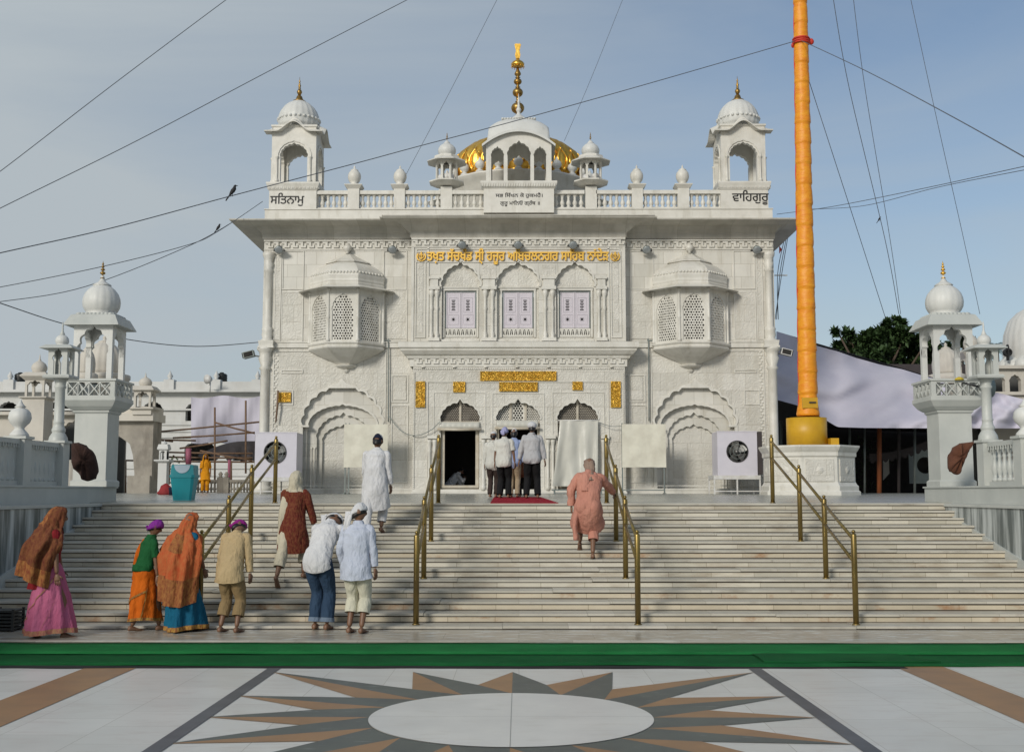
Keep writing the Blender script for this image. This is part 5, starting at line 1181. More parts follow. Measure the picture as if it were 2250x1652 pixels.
# cream screens on steel stands
for (x0, x1, w_, leg) in ((756, 852, 'left screen board, by the conduit behind the man in the white robe', (758, 766)), (1366.5, 1463, 'right screen board, between the curtained door and the right blind arch', (1368, 1460))):
    Y = 34.9; z0 = zterr(Y); a, b = PX(x0, 980, Y), PX(x1, 980, Y); zt_, zb_ = PZ(931.5, Y), PZ(1027, Y)
    t = empty('screen', ((a+b)/2, Y, z0), 'cream '+w_, 'screen', 'cream screens on stands')
    m = MB(); n = 20; rg = []
    for i in range(n+1):
        x = a+(b-a)*i/n; s_ = .02*sin(pi*i/n)+.006*sin(i*1.1); fr_ = [(x, Y-.03-.006*sin(i*.7+q*.8)*sin(pi*q/6), zt_-s_*.4+(zb_+s_*.9-zt_)*q/6) for q in range(7)]; rg.append(fr_+[(p_[0], p_[1]+.012, p_[2]) for p_ in fr_[::-1]])
    m.loft(rg, True, True, False); m.build('board', 'board', t)
    for q in leg:
        x = PX(q, 1050, Y); p_ = MB().box(x-.02, x+.02, Y, Y+.04, z0+.0, zt_+.03).build('leg', 'grey_metal', t)
        MB().box(x-.02, x+.02, Y-.25, Y+.28, z0+.001, z0+.03).build('foot', 'grey_metal', p_)
    MB().box(a, b, Y+.005, Y+.035, zb_+.02, zb_+.05).build('crossbar', 'grey_metal', t)
    if leg[1]-leg[0] > 50: MB().box(PX(leg[0], 1050, Y)+.02, PX(leg[1], 1050, Y)-.02, Y+.005, Y+.035, z0+.10, z0+.13).build('crossbar', 'grey_metal', t)
# desert coolers
def cooler(x0, x1, y0, y1, fx, fy, fr, label, Y, sx0, sx1, side):
    zt_, zb_ = PZ(y0, Y), PZ(y1, Y); a, b = PX(x0, 1000, Y), PX(x1, 1000, Y); z0 = zterr(Y+.3); c = P(fx, fy, Y); r = fr/2500*Y; D = .95
    t = empty('air_cooler', ((a+b)/2, Y+D/2, z0), label, 'air cooler', 'large air coolers on stands')
    m = MB(); m.plate([rect(a, b, zb_, zt_), circ(c.x, c.z, r, 32)], (0, Y, 0), t=.03); m.box(a, b, Y+.03, Y+.06, zb_, zb_+.001)
    m.box(a, b, Y+.03, Y+D, zt_-.03, zt_-.001); m.box(a, b, Y+.03, Y+D, zb_+.001, zb_+.04); m.box(a, a+.03, Y+.03, Y+D, zb_+.04, zt_-.03); m.box(b-.03, b, Y+.03, Y+D, zb_+.04, zt_-.03)
    m.box(a-.012, b+.012, Y-.012, Y+.01, zt_-.02, zt_+.012)
    for (bx, bz) in ((a+.05, zb_+.06), (b-.05, zb_+.06), (a+.05, zt_-.08), (b-.05, zt_-.08)): m.ball((bx, Y-.003, bz), .012, .008, .012, 6, 4)
    m.build('casing', 'cooler', t)
    m = MB(); m.box(a+.03, b-.03, Y+.45, Y+.48, zb_+.04, zt_-.03); m.build('pad', 'dark', t)
    m = MB(); xs = b if side > 0 else a
    if side > 0: m.box(b, b+.16, Y+.03, Y+D-.03, zb_+.03, zt_-.0)
    else: m.box(a-.02, a-.001, Y+.05, Y+D-.05, zb_+.05, zt_-.06)
    m.build('side_pad', 'tarp', t)
    m = MB(); oa = circ(c.x, c.z, r+.015, 32); m.plate([oa, circ(c.x, c.z, r-.012, 32)], (0, Y-.02, 0), t=.05); ring = m.build('fan_ring', 'black_metal', t)
    m = MB()
    for i in range(5):
        a_ = i*2*pi/5+.4; n = 6; r0 = []; rg = []
        for q in range(n+1):
            rr = .05+(r-.07)*q/n; wv = .05+.13*(q/n); ca, sa = cos(a_+.25*q/n), sin(a_+.25*q/n); d1 = Vector((ca, 0, sa)); d2 = Vector((-sa, .55, ca)).normalized()
            o_ = Vector((c.x, Y+.14, c.z))+d1*rr; rg.append([o_-d2*wv, o_+d2*wv, o_+d2*wv+Vector((0, .006, 0)), o_-d2*wv+Vector((0, .006, 0))])
        m.loft(rg, True, True, False)
    m.tube([(c.x, Y+.06, c.z), (c.x, Y+.2, c.z)], .055, 14); m.build('fan', 'fan_metal', t)
    m = MB(); m.box(c.x-r, c.x+r, Y+.20, Y+.22, c.z-.015, c.z+.015); m.box(c.x-.015, c.x+.015, Y+.221, Y+.24, c.z-r, c.z+r)
    for rr in (.35, .7): m.plate([circ(c.x, c.z, r*rr+.006, 24), circ(c.x, c.z, r*rr-.006, 24)], (0, Y+.02, 0), t=.008)
    m.build('grille', 'grey_metal', ring)
    m = MB(); sa_, sb_ = PX(sx0, 1060, Y), PX(sx1, 1060, Y); m.box(sa_, sb_, Y-.05, Y+D, zb_-.12, zb_-.002); m.build('stand_top', 'white_metal', t)
    for x in (sa_, (sa_+sb_)/2-.02, sb_-.04):
        for y in (Y-.04, Y+D-.05): MB().box(x, x+.04, y, y+.04, z0, zb_-.121).build('leg', 'white_metal', t)
    MB().box(sa_, sb_, Y-.039, Y-.01, z0+.07, z0+.10).build('rail', 'white_metal', t)
cooler(1576.5, 1664, 948, 1044, 1620, 991.7, 23, 'lavender white air cooler on a stand at the right blind arch', 34.3, 1568, 1671, 1)
cooler(560, 651.5, 950, 1048, 604.5, 994, 24, 'lavender white air cooler at the left corner of the temple behind the handrail', 33.6, 556, 652, -1)
# ================================================================== flagpole and pedestal
pY = 33.0; pc_ = P(1777, 1084, pY-1.45); cx = PX(1777, 1030, pY); zt_ = PZ(977, pY-1.3); z0 = zterr(pY)-.02
R8 = (PX(1876, 1030, pY)-PX(1679, 1030, pY))/2
t = empty('flagpole_pedestal', (cx, pY, z0), 'octagonal carved marble pedestal under the orange flagpole', 'pedestal')
o8 = [(cx+R8/cos(pi/8)*cos(pi/8+i*pi/4), pY+R8/cos(pi/8)*sin(pi/8+i*pi/4)) for i in range(8)]
m = MB(); H = zt_-z0; m.sweep(o8, [(0, z0), (.03, z0+.0), (.03, z0+.10), (-.02, z0+.14), (-.02, z0+.26), (-.06, z0+.30), (-.10, z0+.38), (-.10, zt_-.34), (-.06, zt_-.30), (-.06, zt_-.2), (-.02, zt_-.14), (.03, zt_-.05), (.03, zt_), (-1.2, zt_+.001)], True)
m.build('base', 'marble_trim', t)
m = MB()
for i in range(8):
    A, B = Vector(o8[i]), Vector(o8[(i+1) % 8]); mid = (A+B)/2; nrm = (mid-Vector((cx, pY))).normalized(); d = (B-A).normalized(); c3 = Vector((mid.x-nrm.x*.085, mid.y-nrm.y*.085, (z0+zt_)/2))
    m.obox(c3, (d.x, d.y, 0), (0, 0, 1), (nrm.x, nrm.y, 0), R8*.30, (H-.78)/2, .015)
    m.ball(c3-Vector((nrm.x, nrm.y, 0))*.15, .20, .20, .20, 16, 10)
m.build('carved_panel', 'carved', t)
t = empty('flagpole', (cx, pY, zt_), 'tall flagpole wrapped in bright orange cloth on a yellow drum', 'flagpole')
rD = (PX(1816, 960, pY)-PX(1729, 960, pY))/2; zd = PZ(919, pY); cD = PX(1772.5, 950, pY)
m = MB(); m.lathe((cD, pY, zt_), [(rD, .003), (rD, zd-zt_), (rD-.02, zd-zt_), (.3, zd-zt_+.01)], 48); m.box(cD+rD-.03, cD+rD+.20, pY-.55, pY-.15, zt_+.004, zt_+.22)
m.build('drum', 'yellow_paint', t)
m = MB(); bY = pY-.02; p0, p1 = P(1776, 914, bY), P(1756, -120, bY); n = 420; rg = []; L_ = (p1-p0).length; ax = (p1-p0).normalized()
u, v = Vector((1, 0, 0)), Vector((0, 1, 0))
for i in range(n+1):
    s_ = L_*i/n; f = s_/L_; r = .275-.085*min(1, f*1.05); seg_ = s_/.62; ph = (seg_-int(seg_)); k_ = int(seg_)
    puff = .026*(1-ph)**.6*min(1, ph*12)-.010
    if s_ < .35: r += .05*(1-s_/.35)
    rr = []
    for j in range(28):
        a = 2*pi*j/28; w_ = .010*noise.noise(Vector((cos(a)*1.6, sin(a)*1.6, s_*2.4+k_)))+.007*noise.noise(Vector((cos(a)*4+k_, sin(a)*4, s_*6+a*.6)))+.006*sin(s_*11+a*2+3*noise.noise(Vector((s_, a, 1))))*(1 if ph > .6 or ph < .15 else .3)
        rr.append(p0+ax*s_+u*((r+puff+w_)*cos(a))+v*((r+puff+w_)*sin(a)))
    rg.append(rr)
m.loft(rg); po = m.build('wrapped_pole', 'cloth_orange', t)
m = MB(); s_ = (P(1776, 914, bY)-P(1759, 92, bY)).length
rk = [p0+ax*(s_+d_)+u*(.27*cos(a))+v*(.27*sin(a)) for d_ in (0,) for a in (0,)]
for dd in (-.06, 0, .07): m.tube([p0+ax*(s_+dd)+u*(.235*cos(a))+v*(.235*sin(a)) for a in [q*pi/10 for q in range(21)]], .03, 6)
m.ball(p0+ax*s_+u*.30, .09, .06, .10, 8, 6); m.ball(p0+ax*(s_-.12)-u*.25, .05, .05, .08, 8, 6); m.build('knot', 'cloth_red', po)
m = MB(); q = p0+ax*.35-v*.30; m.box(q.x-.24, q.x+.20, q.y-.02, q.y+.04, q.z-.14, q.z+.16); m.build('plate', 'yellow_paint', t)
m = MB(); m.box(q.x-.05, q.x+.14, q.y-.06, q.y-.021, q.z-.0, q.z+.04); m.build('latch', 'black_metal', t)
m = MB()                      # hanging red piping seen as a seam down the left of the cloth
m.tube([p0+ax*(L_*i/60)-u*(.275-.085*min(1, i/60*1.05)+-.004+.01*sin(i*1.3)) for i in range(61)], .018, 6); m.build('seam', 'cloth_red', po)
# ================================================================== overhead cables and birds
G = 'cables strung across the sky'
def sky(pts, r, label): 
    return wire('overhead_cable', [P(x, y, Y) for x, y, Y in pts], r, label, 'cable', 'cable', G)
sky([(-60, 415, 13), (0, 377, 13), (250, 185, 13.5), (497, 0, 14), (560, -45, 14)], 0.0047, 'upper steep cable crossing the top left corner of the sky')
sky([(-60, 492, 16), (0, 458, 16), (300, 310, 17), (600, 152, 18), (895, 0, 19), (960, -35, 19)], 0.0062, 'thick cable from the left edge to the top of the sky left of the finial')
sky([(-60, 572, 22), (0, 556, 22), (250, 500, 24), (511, 430, 26), (775, 361, 28), (923, 321, 29), (1140, 264, 30), (1450, 177, 31.5), (1757, 88, 32.9)], 0.0109, 'long sagging cable from the left edge up to the knot of the flagpole')
sky([(1757, 88, 32.9), (1900, 155, 28), (2080, 250, 22), (2250, 345, 18), (2330, 392, 16)], 0.0101, 'cable dropping from the flagpole knot to the right edge')
sky([(-60, 640, 30), (0, 631, 30), (224, 586, 31), (414, 538, 33), (480, 508, 34), (577, 443, 36)], 0.0109, 'thin cable from the left edge to the temple parapet, upper of the pair')
sky([(-60, 668, 30), (0, 663, 30), (187, 630, 31), (414, 541, 33), (518, 484, 35)], 0.0109, 'thin cable from the left edge to the temple parapet, lower of the pair')
sky([(-60, 648, 24), (0, 666, 24), (131, 709, 28), (276, 745, 31), (429, 761, 34), (570, 752, 36)], 0.0125, 'slack cable sagging low beside the left kiosk tower dome')
sky([(1097, -10, 40), (1000, 180, 41), (890, 388, 42)], 0.0078, 'faint thin cable left of the gold finial')
sky([(1372, -10, 44), (1300, 170, 45), (1240, 310, 46)], 0.0078, 'faint thin cable right of the gold finial')
sky([(1828, -20, 33), (1865, 190, 34), (1945, 528, 36), (1975, 690, 37)], 0.0109, 'left one of the twin cables behind the flagpole')
sky([(1873, -20, 33), (1900, 190, 34), (1956, 528, 36), (1979, 690, 37)], 0.0094, 'right one of the twin cables behind the flagpole')
sky([(1997, -20, 33), (2060, 270, 34), (2118, 528, 36), (2153, 690, 37)], 0.0086, 'steep cable at the right above the right lantern column')
sky([(1762, 130, 33), (1830, 340, 34), (1891, 528, 36), (1947, 703, 38)], 0.0109, 'cable dropping from the flagpole to the dark tree')
sky([(1707, 471, 37), (1830, 454, 34), (2040, 412, 30), (2250, 366, 26), (2330, 350, 25)], 0.0094, 'shallow cable at the right behind the flagpole, upper of the pair')
sky([(1780, 460, 37), (1900, 452, 34), (2060, 412, 30), (2250, 374, 26), (2330, 360, 25)], 0.0086, 'shallow cable at the right behind the flagpole, lower of the pair')
for i, dx in enumerate((0, 8, 18)):
    wire('guy_wire', [P(1733-dx*.3, 510, 39), P(1718-dx*.5, 600, 39), P(1703+dx*.4, 702, 39)], .012, ('guy wire right of the temple corner, %s of the three' % ('rightmost', 'middle', 'leftmost')[i]), group='guy wires at the temple corner')
m = MB(); a = P(1702, 606, 37); m.box(a.x, a.x+.42, a.y, a.y+.03, a.z, a.z+.03); tag(m.build('wall_bracket', 'frame_paint'), 'thin horizontal bracket sticking out of the right temple corner', 'bracket')
m = MB(); a = P(1712, 540, 38); m.add([a, a+Vector((.0, 0, -.28)), a+Vector((.10, .02, -.12)), a+Vector((0, .015, 0)), a+Vector((0, .015, -.28)), a+Vector((.10, .035, -.12))], [(0, 1, 2), (5, 4, 3), (0, 3, 4, 1), (1, 4, 5, 2), (2, 5, 3, 0)]); tag(m.build('pennant', 'cloth_red'), 'tiny red pennant on the guy wires at the temple corner', 'flag')
def bird(x, y, Y, label, s=1.0, grp=True):
    p = P(x, y, Y); t = empty('bird', p, label, 'bird', 'birds on the cables')
    rg = []
    for q, (dz, dx, r, ry) in enumerate(((-.10, -.09, .012, .012), (-.06, -.05, .030, .025), (0, -.01, .055, .05), (.06, .02, .058, .05), (.10, .035, .038, .036), (.12, .04, .032, .032), (.145, .05, .030, .028), (.165, .055, .012, .012))):
        rg.append([(p.x+s*(dx+r*cos(a*pi/4)), p.y+s*ry*sin(a*pi/4), p.z+s*dz+.10*s) for a in range(8)])
    m = MB().loft(rg); m.tube([p+Vector((.08*s, 0, .245*s)), p+Vector((.12*s, 0, .24*s))], [.012*s, .003*s], 6); m.tube([p+Vector((-.09*s, 0, 0)), p+Vector((-.15*s, 0, -.10*s))], [.02*s, .012*s], 6)
    m.build('body', 'bird', t); MB().tube([p+Vector((.0, 0, .06*s)), p], .006*s, 5).build('leg', 'bird', t)
bird(511, 432, 26, 'larger dark bird perched on the long sagging cable left of the temple', 1.05)
bird(479, 508, 34, 'small dark bird on the thin cable below the larger bird', .85)
bird(1932, 487, 35.7, 'tiny dark bird on the cables behind the flagpole', .6)
# speakers / lamps at the temple corners
def camera_box(x, y, Y, label, sgn):
    p = P(x, y, Y); t = empty('corner_floodlight', p, label, 'floodlight')
    m = MB(); m.obox(p, (1, 0, .25*sgn), (0, 1, 0), (-.25*sgn, 0, 1), .17, .12, .10); m.build('housing', 'grey_metal' if sgn > 0 else 'white_metal', t)
    m = MB(); m.obox(p+Vector((-.18*sgn, -.02, -.045)), (1, 0, .25*sgn), (0, 1, 0), (-.25*sgn, 0, 1), .012, .10, .085); m.obox(p+Vector((0, -.125, 0)), (1, 0, .25*sgn), (0, 1, 0), (-.25*sgn, 0, 1), .14, .006, .075); m.build('lens', 'dark', t)
    MB().tube([p+Vector((0, .05, 0)), p+Vector((.35*sgn, .2, -.05))], .025, 8).build('arm', 'white_metal', t)
camera_box(547, 779, 36, 'boxy grey floodlight sticking out of the left temple corner', 1)
camera_box(1727, 774, 36, 'boxy white floodlight on the right temple corner by the tent', -1)
# long brown stick leaning on the wall
a, b = P(611, 858, 35.85), P(606, 928, 35.85); tag(MB().tube([a, (a+b)/2+Vector((.02, -.03, 0)), b], [.03, .035, .02], 8).build('wooden_stick', 'bamboo'), 'long brown wooden stick hung on the wall above the left gold plaque', 'stick')
# ================================================================== left of the temple
# long white arcade building
def arcade(name, x0, x1, Y, yt, rows, per, label, mm='far_white', depth=6, wall_to=1.2, yx=300):
    a, b = PX(x0, 900, Y), PX(x1, 900, Y); zT = PZ(yt, Y, yx); t = empty(name, ((a+b)/2, Y, wall_to), label, 'building')
    holes = []
    for (y0, y1, ys_) in rows:
        z0, z1, zs = PZ(y1, Y, yx), PZ(y0, Y, yx), PZ(ys_, Y, yx); n = max(1, int((b-a)/per))
        for i in range(n):
            cx = a+(i+.5)*(b-a)/n; hw = per*.32 if i % 3 != 1 else per*.20
            holes.append(arch_hole(cx, z0, zs, hw, z1-zs, cusps=7, lobe=.12))
    m = MB(); m.plate([rect(a, b, wall_to, zT)]+holes, (0, Y, 0), t=.4); m.box(a, a+.3, Y+.4, Y+depth, wall_to, zT); m.box(b-.3, b, Y+.4, Y+depth, wall_to, zT)
    for (y0, y1, ys_) in rows: z = PZ(y1, Y, yx); m.box(a+.3, b-.3, Y+.4, Y+depth, z-.3, z)
    m.box(a, b, Y+.4, Y+depth, zT-.25, zT); m.build('wall', mm, t)
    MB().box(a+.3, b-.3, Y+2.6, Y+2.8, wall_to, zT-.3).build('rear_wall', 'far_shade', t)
    return t, a, b, zT
tb, a, b, zT = arcade('arcade_building', -140, 600, 62, 862, ((884, 925, 900), (972, 1012, 985)), 2.6, 'long white arcaded building in the background at the left')
m = MB(); z = zT; Y = 62
m.box(a, b, Y-.5, Y+.2, z-.02, z+.12); m.box(a, b, Y-.15, Y+.1, z-1.0, z-.9); m.build('cornice', 'far_white', tb)
m = MB(); zt2 = PZ(838, Y)
for q in range(4): zz_ = z+.16+q*(zt2-z-.16)/4; m.box(a, b, Y, Y+.12, zz_, zz_+.11)
m.build('parapet', 'far_white', tb)
for px_ in (-60, 20, 170, 250, 372, 474, 565):
    x = PX(px_, 850, Y); m = MB(); m.box(x-.28, x+.28, Y-.14, Y+.4, z+.12, zt2+.1); m.lathe((x, Y+.1, zt2+.1), [(.2, 0), (.08, .08), (.17, .2), (.08, .36), (.02, .5)], 10); m.build('parapet_post', 'far_white', tb)
for q in ((925, 934), (940, 949), (956, 962), (1020, 1030), (1036, 1046), (1052, 1060)):
    MB().box(a, b, Y-.08, Y, PZ(q[1], Y, 300), PZ(q[0], Y, 300)).build('balcony_rail', 'far_white', tb)
for px_, l_ in ((44, 'left one, near the left edge'), (487, 'right one, close to the temple')):
    p = P(px_, 839, 62.6); o = empty('water_tank', p, 'black plastic water tank on the arcade roof, '+l_, 'water tank', 'water tanks on the arcade roof')
    MB().lathe(p, [(.29, 0), (.31, .05), (.29, .13), (.31, .2), (.29, .28), (.31, .36), (.25, .44), (.1, .48)], 20).build('tank', 'tank', o)
    MB().lathe(p+Vector((0, 0, .475)), [(.12, 0), (.12, .04), (.03, .06)], 14).build('lid', 'tank', o)
p = P(462, 833, 61); t = empty('roof_lamp', p, 'small round lamp on the arcade parapet left of the right water tank', 'lamp'); MB().tube([p+Vector((.1, 0, 0)), p, p+Vector((-.12, -.2, -.02))], [.08, .18, .26], 14).build('head', 'white_metal', t); MB().tube([p, p+Vector((0, 0, -.7))], .04, 6).build('pole', 'white_metal', t)
# cream domed shrine behind the left tower
def dome_building(px_, yb, yt, Y, rpx, label, mm, name='shrine', n=16):
    c = P(px_, yb, Y); R = rpx/2500*Y; H = (yb-yt)/2500*Y; t = empty(name, (c.x, Y, 1.2), label, 'building')
    z0 = c.z; MB().lathe((c.x, Y, 0), [(R*1.25, 1.2), (R*1.25, z0-.3), (R*1.35, z0-.2), (R*1.35, z0-.05), (R*1.1, z0)], n).build('drum', mm, t)
    k = H/1.9; MB().lathe((c.x, Y, z0), [(R*.93, 0), (R*.96, H*.08), (R, H*.2, 1), (R*1.0, H*.33, 1), (R*.93, H*.48, 1), (R*.78, H*.62, 1), (R*.52, H*.75), (R*.3, H*.81), (R*.34, H*.83), (R*.15, H*.86), (R*.08, H*.9), (R*.13, H*.93), (R*.03, H)], 64, 16, .05).build('dome', mm, t)
    return t
dome_building(228, 822, 735, 46, 42, 'cream fluted dome of a shrine seen through the left kiosk tower', 'far_cream')
dome_building(190, 820, 752, 44, 18, 'smaller cream dome beside the fluted shrine dome at the left', 'far_cream')
def kiosk_pillar(px_, y_top, y_eave, y_col, y_base, hwpx, Y, label, mm, base_to=1.5, name='kiosk'):
    c = P(px_, y_base, Y); hw = hwpx/2500*Y; Z = lambda y: PZ(y, Y, px_); t = empty(name, (c.x, Y, base_to), label, 'kiosk', 'small background kiosks')
    m = MB(); m.prism(sq((c.x, Y), hw*1.05), base_to, Z(y_base)); m.sweep(sq((c.x, Y), hw*1.05), [(0, Z(y_base)-.1), (.1, Z(y_base)-.04), (.1, Z(y_base)), (-hw, Z(y_base))], True); m.build('base', mm, t)
    m = MB(); open_arches(m, (c.x, Y), hw*.92, Z(y_base), Z(y_col), hw*.22, 5, .6, .08); m.build('kiosk_walls', mm, t)
    m = MB(); e = Z(y_eave); m.sweep(sq((c.x, Y), hw*.92), [(0, Z(y_col)), (hw*.4, e-.03), (hw*.4, e), (.02, e+.12), (-hw*.9, e+.12)], True); m.build('eave', mm, t)
    H = Z(y_top)-e-.12; R = hw*.72
    MB().lathe((c.x, Y, e+.12), [(R*.8, 0), (R*.85, H*.06), (R, H*.22), (R*.98, H*.34), (R*.8, H*.48), (R*.4, H*.60), (R*.15, H*.66), (R*.2, H*.7), (R*.06, H*.76), (R*.1, H*.8), (R*.02, H)], 24, 12, .04).build('dome', mm, t)
kiosk_pillar(84, 778, 827, 838, 873, 23, 40, 'cream domed kiosk behind the left lantern column', 'far_cream')
kiosk_pillar(318, 818, 857, 862, 897, 20, 38, 'small cream domed kiosk on top of the stone gate', 'far_cream', base_to=PZ(912, 38, 300))
kiosk_pillar(360, 966, 985, 990, 1010, 9, 34, 'tiny white lantern post behind the teal bin', 'far_white', name='lantern_post')
# stone gate under the kiosk
Y = 38; t = empty('stone_gate', P(300, 1085, Y), 'weathered grey stone gate between the left kiosk tower and the teal bin', 'gate')
g0 = 1.6; m = MB(); xa, xb, xc_ = PX(215, 1000, Y), PX(335, 1000, Y), PX(292, 1000, Y)
zs = PZ(975, Y, 270); m.plate([[(xa, PZ(893, Y)), (xa, PZ(958, Y)), (PX(262, 960, Y), PZ(958, Y)), (PX(285, 980, Y), PZ(975, Y)), (PX(292, 1000, Y), PZ(1000, Y)), (PX(296, 1020, Y), PZ(1042, Y)), (PX(290, 1040, Y), g0), (xb, g0), (xb, PZ(893, Y))][::-1]], (0, Y, 0), t=.9)
m.build('arch', 'stone', t); m = MB(); m.box(PX(215, 900, Y), PX(342, 900, Y), Y-.25, Y+1.1, PZ(925, Y), PZ(908, Y)); m.box(PX(215, 900, Y), PX(339, 900, Y), Y-.1, Y+1.0, PZ(908, Y)+.001, PZ(893, Y)); m.build('cornice', 'far_cream', t)
m = MB(); m.box(PX(284, 1050, Y), PX(333, 1050, Y), Y-.2, Y-.01, g0, PZ(1045, Y)); m.build('pier_base', 'stone', t)
# white wall with a cream front left of the tower, behind the railing
Y = 42; t = empty('cream_building', P(60, 1000, Y), 'cream plastered building with a diamond ornament behind the left railing', 'building')
m = MB(); xa, xb = PX(-60, 950, Y), PX(250, 950, Y); zt2 = PZ(905, Y)
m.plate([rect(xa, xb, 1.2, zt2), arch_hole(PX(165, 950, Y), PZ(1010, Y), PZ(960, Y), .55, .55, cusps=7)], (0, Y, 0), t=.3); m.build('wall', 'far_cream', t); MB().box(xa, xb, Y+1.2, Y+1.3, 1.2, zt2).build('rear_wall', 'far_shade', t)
m = MB(); m.box(xa, xb, Y-.3, Y, PZ(912, Y), zt2); c = P(75, 928, Y); m.plate([[(c.x-.12, c.z), (c.x, c.z-.28), (c.x+.12, c.z), (c.x, c.z+.28)], [(c.x-.07, c.z), (c.x, c.z-.18), (c.x+.07, c.z), (c.x, c.z+.18)]], (0, Y-.04, 0), t=.04)
for y in (955, 962): m.box(PX(60, y, Y), PX(110, y, Y), Y-.05, Y, PZ(y, Y)-.03, PZ(y, Y)+.03)
m.build('moulding', 'far_cream', t)
# bamboo scaffold, tarpaulin, lavender sheet
t = empty('lavender_sheet', P(495, 970, 52), 'lavender cloth sheet hung in front of the arcade left of the temple', 'cloth sheet')
m = MB(); n, k = 30, 12; vs = []
for j in range(k+1):
    for i in range(n+1):
        x = 420+(580-420)*i/n; yt, yb = 872+3*sin(i*.35), 973+2*sin(i*.5); y = yt+(yb-yt)*j/k; p = P(x, y, 52+.05*sin(i*.7+j*.4)+.02*sin(i*2.3)); vs.append(p)
m.add(vs, [(j*(n+1)+i, j*(n+1)+i+1, (j+1)*(n+1)+i+1, (j+1)*(n+1)+i) for j in range(k) for i in range(n)], True); m.build('cloth', 'cloth_lav', t)
sh = empty('bamboo_scaffold', P(420, 1084, 48), 'bamboo pole scaffold between the stone gate and the temple', 'scaffold')
def pole(x0, y0, x1, y1, Y=48, r=.042, mm='bamboo', par=None, nm='pole', Yb=None):
    return MB().tube([P(x0, y0, Y), P((x0+x1)/2, (y0+y1)/2+1, ((Y+(Yb or Y))/2)), P(x1, y1, Yb or Y)], r, 6).build(nm, mm, par or sh)
for q in ((472, 895, 472, 1080), (540, 880, 540, 1040), (259, 1011, 571, 1015), (262, 955, 380, 970), (262, 956, 570, 927), (262, 962, 430, 968), (380, 962, 560, 950), (395, 985, 500, 968), (350, 993, 555, 996), (330, 1003, 555, 1006), (440, 990, 555, 1012), (382, 1000, 345, 1080), (276, 1010, 276, 1092), (508, 1012, 508, 1075), (472, 928, 560, 952), (345, 935, 340, 1075), (80, 884, 100, 975)): pole(*q)
pole(504, 1010, 502, 1084, 47.4, .06, 'red_pole'); pole(414, 985, 414, 1020, 47.4, .12, 'red_pole')
t = empty('tarpaulin', P(490, 1010, 49), 'dark brown tarpaulin canopy over the bamboo poles', 'tarpaulin'); m = MB(); n = 20; vs = []
for i in range(n+1):
    u_ = i/n; x = 436+(560-436)*u_; yt = 999-30*u_-10*sin(pi*u_); yb = 1006+8*sin(i*1.3)+6*u_-4*(1-u_)
    vs += [P(x, yt, 49.6), P(x, (yt+yb)/2+3, 49.2+.1*sin(i)), P(x, yb, 48.8+.15*sin(i*1.7)), P(x, yt+.5, 51.4)]
m.add(vs, [(i*4+j, (i+1)*4+j, (i+1)*4+j+1, i*4+j+1) for i in range(n) for j in range(2)]+[(i*4+3, (i+1)*4+3, (i+1)*4, i*4) for i in range(n)], True); m.build('cloth', 'tarp', t)
# low parapet and odds and ends behind the bin
Y = 47; t = empty('terrace_fence', P(400, 1080, Y), 'low weathered marble fence behind the teal bin and the woman in orange', 'fence'); m = MB()
for q in range(26): x = PX(385+q*7.2, 1070, Y); baluster(m, (x, Y, 1.72), .44, .06, 8)
m.box(PX(380, 1070, Y), PX(565, 1070, Y), Y-.08, Y+.08, 2.16, 2.26); m.build('balusters', 'stone', t)
for q in (388, 484, 497, 555): x = PX(q, 1070, Y); o = MB(); o.box(x-.12, x+.12, Y-.12, Y+.12, 1.7, 2.35); o.lathe((x, Y, 2.35), [(.1, 0), (.05, .05), (.1, .14), (.03, .24)], 10); o.build('post', 'stone', t)
# teal bin
Y = 23.2; p = on_plane(404, 1100.5, ZT, SLP, Y0); p = P(404, 1100, 22.6); z0 = zterr(22.6)+.006; t = empty('litter_bin', (p.x, 22.6, z0), 'teal plastic bin with a white swing flap on the terrace', 'bin')
w0, w1 = 20/2500*22.6, 26/2500*22.6; H = PZ(1043, 22.6)-z0; rg = []
for f_, z in ((1, 0), (1, .02), (1.28, H-.06), (1.36, H-.055), (1.36, H), (1.2, H+.0)):
    rg.append([(p.x+x*w0*f_, 22.6+y*w0*.85*f_, z0+z) for x, y in ((-1, -.8), (-.8, -1), (.8, -1), (1, -.8), (1, .8), (.8, 1), (-.8, 1), (-1, .8))])
MB().loft(rg, True, True, False).build('body', 'teal', t)
h2 = PZ(1021, 22.6)-z0; hw = 1.2*w0; m = MB(); y0_, y1_ = 22.6-w0*.95, 22.6+w0*.95
m.plate([[(p.x-hw*1.05, z0+H)]+[(p.x+hw*.62*cos(a), z0+H+(h2-H)*.93-(h2-H)*.72*sin(a)) for a in [pi-q*pi/10 for q in range(11)]][0:0]+[(p.x-hw*1.0, z0+h2-.02), (p.x-hw*.9, z0+h2), (p.x+hw*.9, z0+h2), (p.x+hw, z0+h2-.02), (p.x+hw*1.05, z0+H)]], (0, y0_, 0), t=y1_-y0_); m.build('hood', 'teal', t)
m = MB(); m.plate([[(p.x+hw*.72*cos(pi+q*pi/12), z0+h2-.01+(h2-H)*.80*sin(pi+q*pi/12)) for q in range(13)]], (0, y0_-.012, 0), t=.012); m.build('flap', 'bin_white', t)
c = P(364, 1078, 33); m = MB()
rg = [[(c.x+r*cos(a)*(1+.12*sin(a*3+z*8)), 33+r*.7*sin(a), zterr(33)+z) for a in [j*pi/8 for j in range(16)]] for r, z in ((.24, .0), (.27, .05), (.20, .14), (.13, .26), (.03, .33))]
rg = [[(v[0]+.04*noise.noise(Vector(v)*9), v[1], v[2]+.05*noise.noise(Vector(v)*7+Vector((5, 0, 0)))) for v in r_] for r_ in rg]
